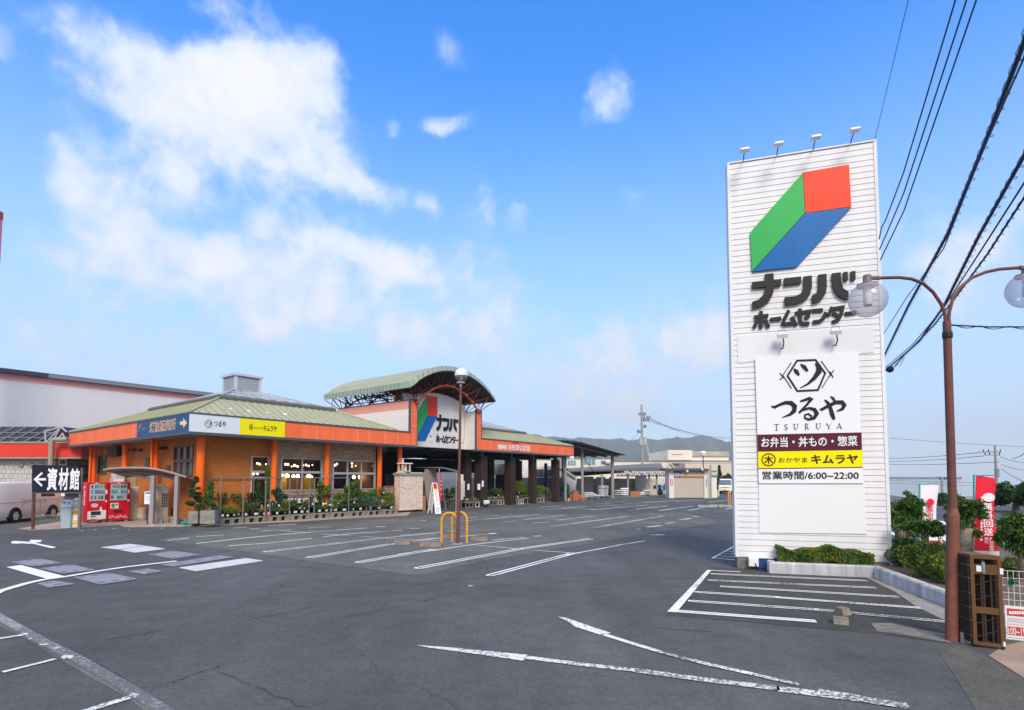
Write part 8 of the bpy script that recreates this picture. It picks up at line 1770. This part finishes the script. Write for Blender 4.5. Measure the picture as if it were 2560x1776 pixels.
crown('broadleaf_tree','large dark round tree behind the right pollard tree',c7,900,470,258,230,32,[LF[0],LF[1],LF[0]],4200,.26,51,gm,.2)
crown('broadleaf_tree','tree cut off by the right picture edge behind the pole',c7,1010,470,240,200,30,[LF[0],LF[1],LF[0]],3000,.26,52,gm,.2)
crown('broadleaf_tree','dark tree left of the red banner and behind the lamp post',c7,540,420,330,110,70,[LF[0],LF[1],LF[0]],2200,.45,53,gm,.2); crown('broadleaf_tree','small dark tree right of the white banner',c7,470,405,318,90,75,[LF[0],LF[1],LF[0]],2000,.5,54,gm,.2); crown('broadleaf_tree','dark tree behind the thick pollard tree',c7,290,470,318,110,26,[LF[0],LF[1],LF[0]],2500,.2,55,gm,.15)
for i,(x,yt,w,d,lb) in enumerate(((425,352,80,95,'low distant tree just right of the white banner'),(565,345,110,88,'distant tree cluster right of the brown lamp post'),(640,372,90,84,'distant low tree before the grey house'),(705,362,80,92,'distant tree behind the middle of the red banner'),(775,350,90,80,'distant tree left of the utility pole with crossarm'),(200,380,120,80,'distant tree beside the sign tower right edge'),(330,372,110,96,'distant tree behind the white banner'))): crown('broadleaf_tree',lb,c7,x,430,yt,w,d,[LF[0],LF[1],LF[0]],1500,.5,80+i,gm,.2)
crown('conifer_tree','dark conifer between the garage hut and the small white van',e4,2010,560,205,120,74,[LF[0],LF[1],LF[0]],3500,.3,56,'far trees in the yard',.2,0,True)
for i,(x,yt,w,d,lb) in enumerate(((690,345,110,72,'dark bushy tree left of the third grey canopy post'),(800,350,110,73,'dark twin tree right of the third grey canopy post'),(950,370,90,74,'dark tree behind the shed truss'),(2110,300,150,95,'pale round tree mass behind the small white van'),(2190,330,130,92,'far tree beside the sign tower left edge'))): crown('broadleaf_tree',lb,e4,x,540,yt,w,d,[LF[0],LF[1],LF[0]],1500,.4,60+i,'far trees in the yard',.15)
# hedge bank and houses beyond the road
for i,(x0,x1,y0,y1,d,m) in enumerate(((585,650,335,380,150,BG2),(640,720,350,395,140,M('house_grey',(.45,.46,.48),.7)),(700,800,360,400,160,BG2),(420,500,395,415,110,M('house_tan',(.5,.36,.24),.7)))):
    a=AT(*c7(x0,y1),d); e=AT(*c7(x1,y0),d); t=thing('far_house',('pale flat-roofed house beyond the road left of the red banner','grey house just left of the red banner pole','pale house behind the red banner','low tan shed beyond the road right of the white banner')[i],'house',(a.x,d,gz_(a.x,d)-1),0,'houses beyond the road'); w=e.x-a.x; e.z-=gz_(a.x,d)-1; b=B(); b.box(0,0,0,w,8,e.z-.5); b.build('wall',m,t); b=B(); b.box(-.3,-.3,e.z-.5,w+.3,8.3,e.z); b.build('roof',BGL,t); b=B(); [b.box(w*(.15+.3*k),-.04,e.z*.35,w*(.3+.3*k),-.003,e.z*.7) for k in range(3)]; b.build('window_band',VGL,t)
# the road
rd=[G(*c7(150,420)),G(*c7(500,404)),G(*c7(700,404)),G(*c7(944,520)),G(*c7(1500,700)),G(*c7(1500,830)),G(*c7(830,705)),G(*c7(560,640)),G(*c7(150,600))]
sheet('road',rd,ASPH4,.006,'blue grey asphalt road beyond the planting bed')
b=B(); line(b,c7,[(780,600),(944,634),(1200,690)],.12); line(b,c7,[(150,545),(180,560),(215,575)],.12); line(b,c7,[(440,545),(495,600)],.12); line(b,c7,[(455,480),(470,500)],.15); line(b,c7,[(150,470),(230,470)],.15); line(b,c7,[(400,590),(490,560)],.1)
place(b,'road_lines',PAINT0,.012,'white edge lines painted on the road')
bankpts=[G(*c7(770,548)),G(*c7(944,605)),G(*c7(1400,720)),G(*c7(1400,640)),G(*c7(944,520)),G(*c7(760,520))]
b=B(); b.prism([(p.x,p.y,.0) for p in bankpts],(0,0,.16)); o_=struct(b.build('grass_bank',M('dry_grass',(.20,.17,.06),.9,var=.5,vs=3,bump=.6)),'dry grassy verge beside the road')
# parked cars far down the road
for i,(x,y,d,m,lb) in enumerate(((468,418,210,M('car_blue',(.05,.22,.32),.3),'small teal car far down the road'),(480,436,175,VANW,'small white car far down the road'))):
    o=G(*c7(x,y+16)); o=AT(*c7(x,y+16),d); o.z=gz_(o.x,d); t=thing('parked_car',lb,'car',o,1.0,'cars far down the road'); b=B(); secs=[(xx,[(yy*w,z) for yy,z in ring_van(.8,.25,z1,min(.8,z1-.08),ins,.08)]) for xx,z1,ins,w in ((-2,.8,.05,.9),(-1.9,.95,.05,1),(-1.3,1.42,.2,1),(.2,1.45,.2,1),(.9,.98,.06,1),(1.8,.85,.05,1),(1.95,.6,.05,.9))]; loft(b,secs); b.build('body',m,t,True); b=B(); [b.poly([(-1.4,s*.79,.9),(.6,s*.79,.9),(.1,s*.62,1.36),(-1.2,s*.62,1.36)][::s]) for s in (-1,1)]; b.build('side_window',VGL,t); [wheel(t,xx,s*.7,.3,.18,s) for xx in (-1.3,1.2) for s in (-1,1)]
# hills
prof_px=[(-500,420),(0,430),(300,432),(430,440),(480,436),(560,462),(650,459),(740,472),(800,480),(880,465),(940,475),(1050,480),(1120,485),(1230,474),(1300,495),(1380,482),(1480,480),(1550,490),(1640,475),(1750,470),(1830,470),(1900,450),(1950,447),(2030,470),(2100,487),(2200,530),(2300,640),(2500,790),(2900,810),(3400,815),(4200,815)]
HD=2400.0; rr=random.Random(9)
azs=[]; hs_=[]
for x,y in prof_px: p=AT(*c4(x,y),HD); azs.append(p.x/HD); hs_.append(max(p.z,1))
def hh(a):
    for i in range(len(azs)-1):
        if azs[i]<=a<=azs[i+1]: k=(a-azs[i])/(azs[i+1]-azs[i]); return hs_[i]*(1-k)+hs_[i+1]*k
    return hs_[0] if a<azs[0] else hs_[-1]
b=B(); na,nd=420,16; vs=[]
for j in range(nd+1):
    k=j/nd; dd=HD-900+1500*k
    for i in range(na+1):
        a=azs[0]+(azs[-1]-azs[0])*i/na; s=math.sin(min(1,k/.6)*math.pi/2)**1.3 if k<.6 else math.cos((k-.6)/.4*math.pi/2)
        ridge=.75+.25*math.sin(a*60+k*5)+.12*math.sin(a*133+k*9) if .05<k<.55 else 1
        z=hh(a)*dd/HD*s*ridge+rr.uniform(0,5)*(k>.1); vs.append((a*dd,dd,max(z,0)-2))
b.add(vs,[(j*(na+1)+i,j*(na+1)+i+1,(j+1)*(na+1)+i+1,(j+1)*(na+1)+i) for j in range(nd) for i in range(na)])
struct(b.build('hills',M('hill_forest',(.035,.06,.03),.9,var=.5,vs=.02,bump=0),None,'all'),'wooded hills on the horizon')
if HAZE:
    b=B(); b.box(-3600,-1500,-150,3600,3600,420); hz=b.build('haze',D.materials.new('haze_air')); m=D.materials['haze_air']; m.use_nodes=True; nt=m.node_tree; nt.nodes.remove(nt.nodes['Principled BSDF']); v=nt.nodes.new('ShaderNodeVolumePrincipled'); v.inputs['Color'].default_value=(.95,.97,1,1); v.inputs['Density'].default_value=HAZE; v.inputs['Anisotropy'].default_value=.0; nt.links.new(v.outputs[0],nt.nodes['Material Output'].inputs['Volume']); hz['kind']='stuff'; hz['label']='thin blue haze over the distance'
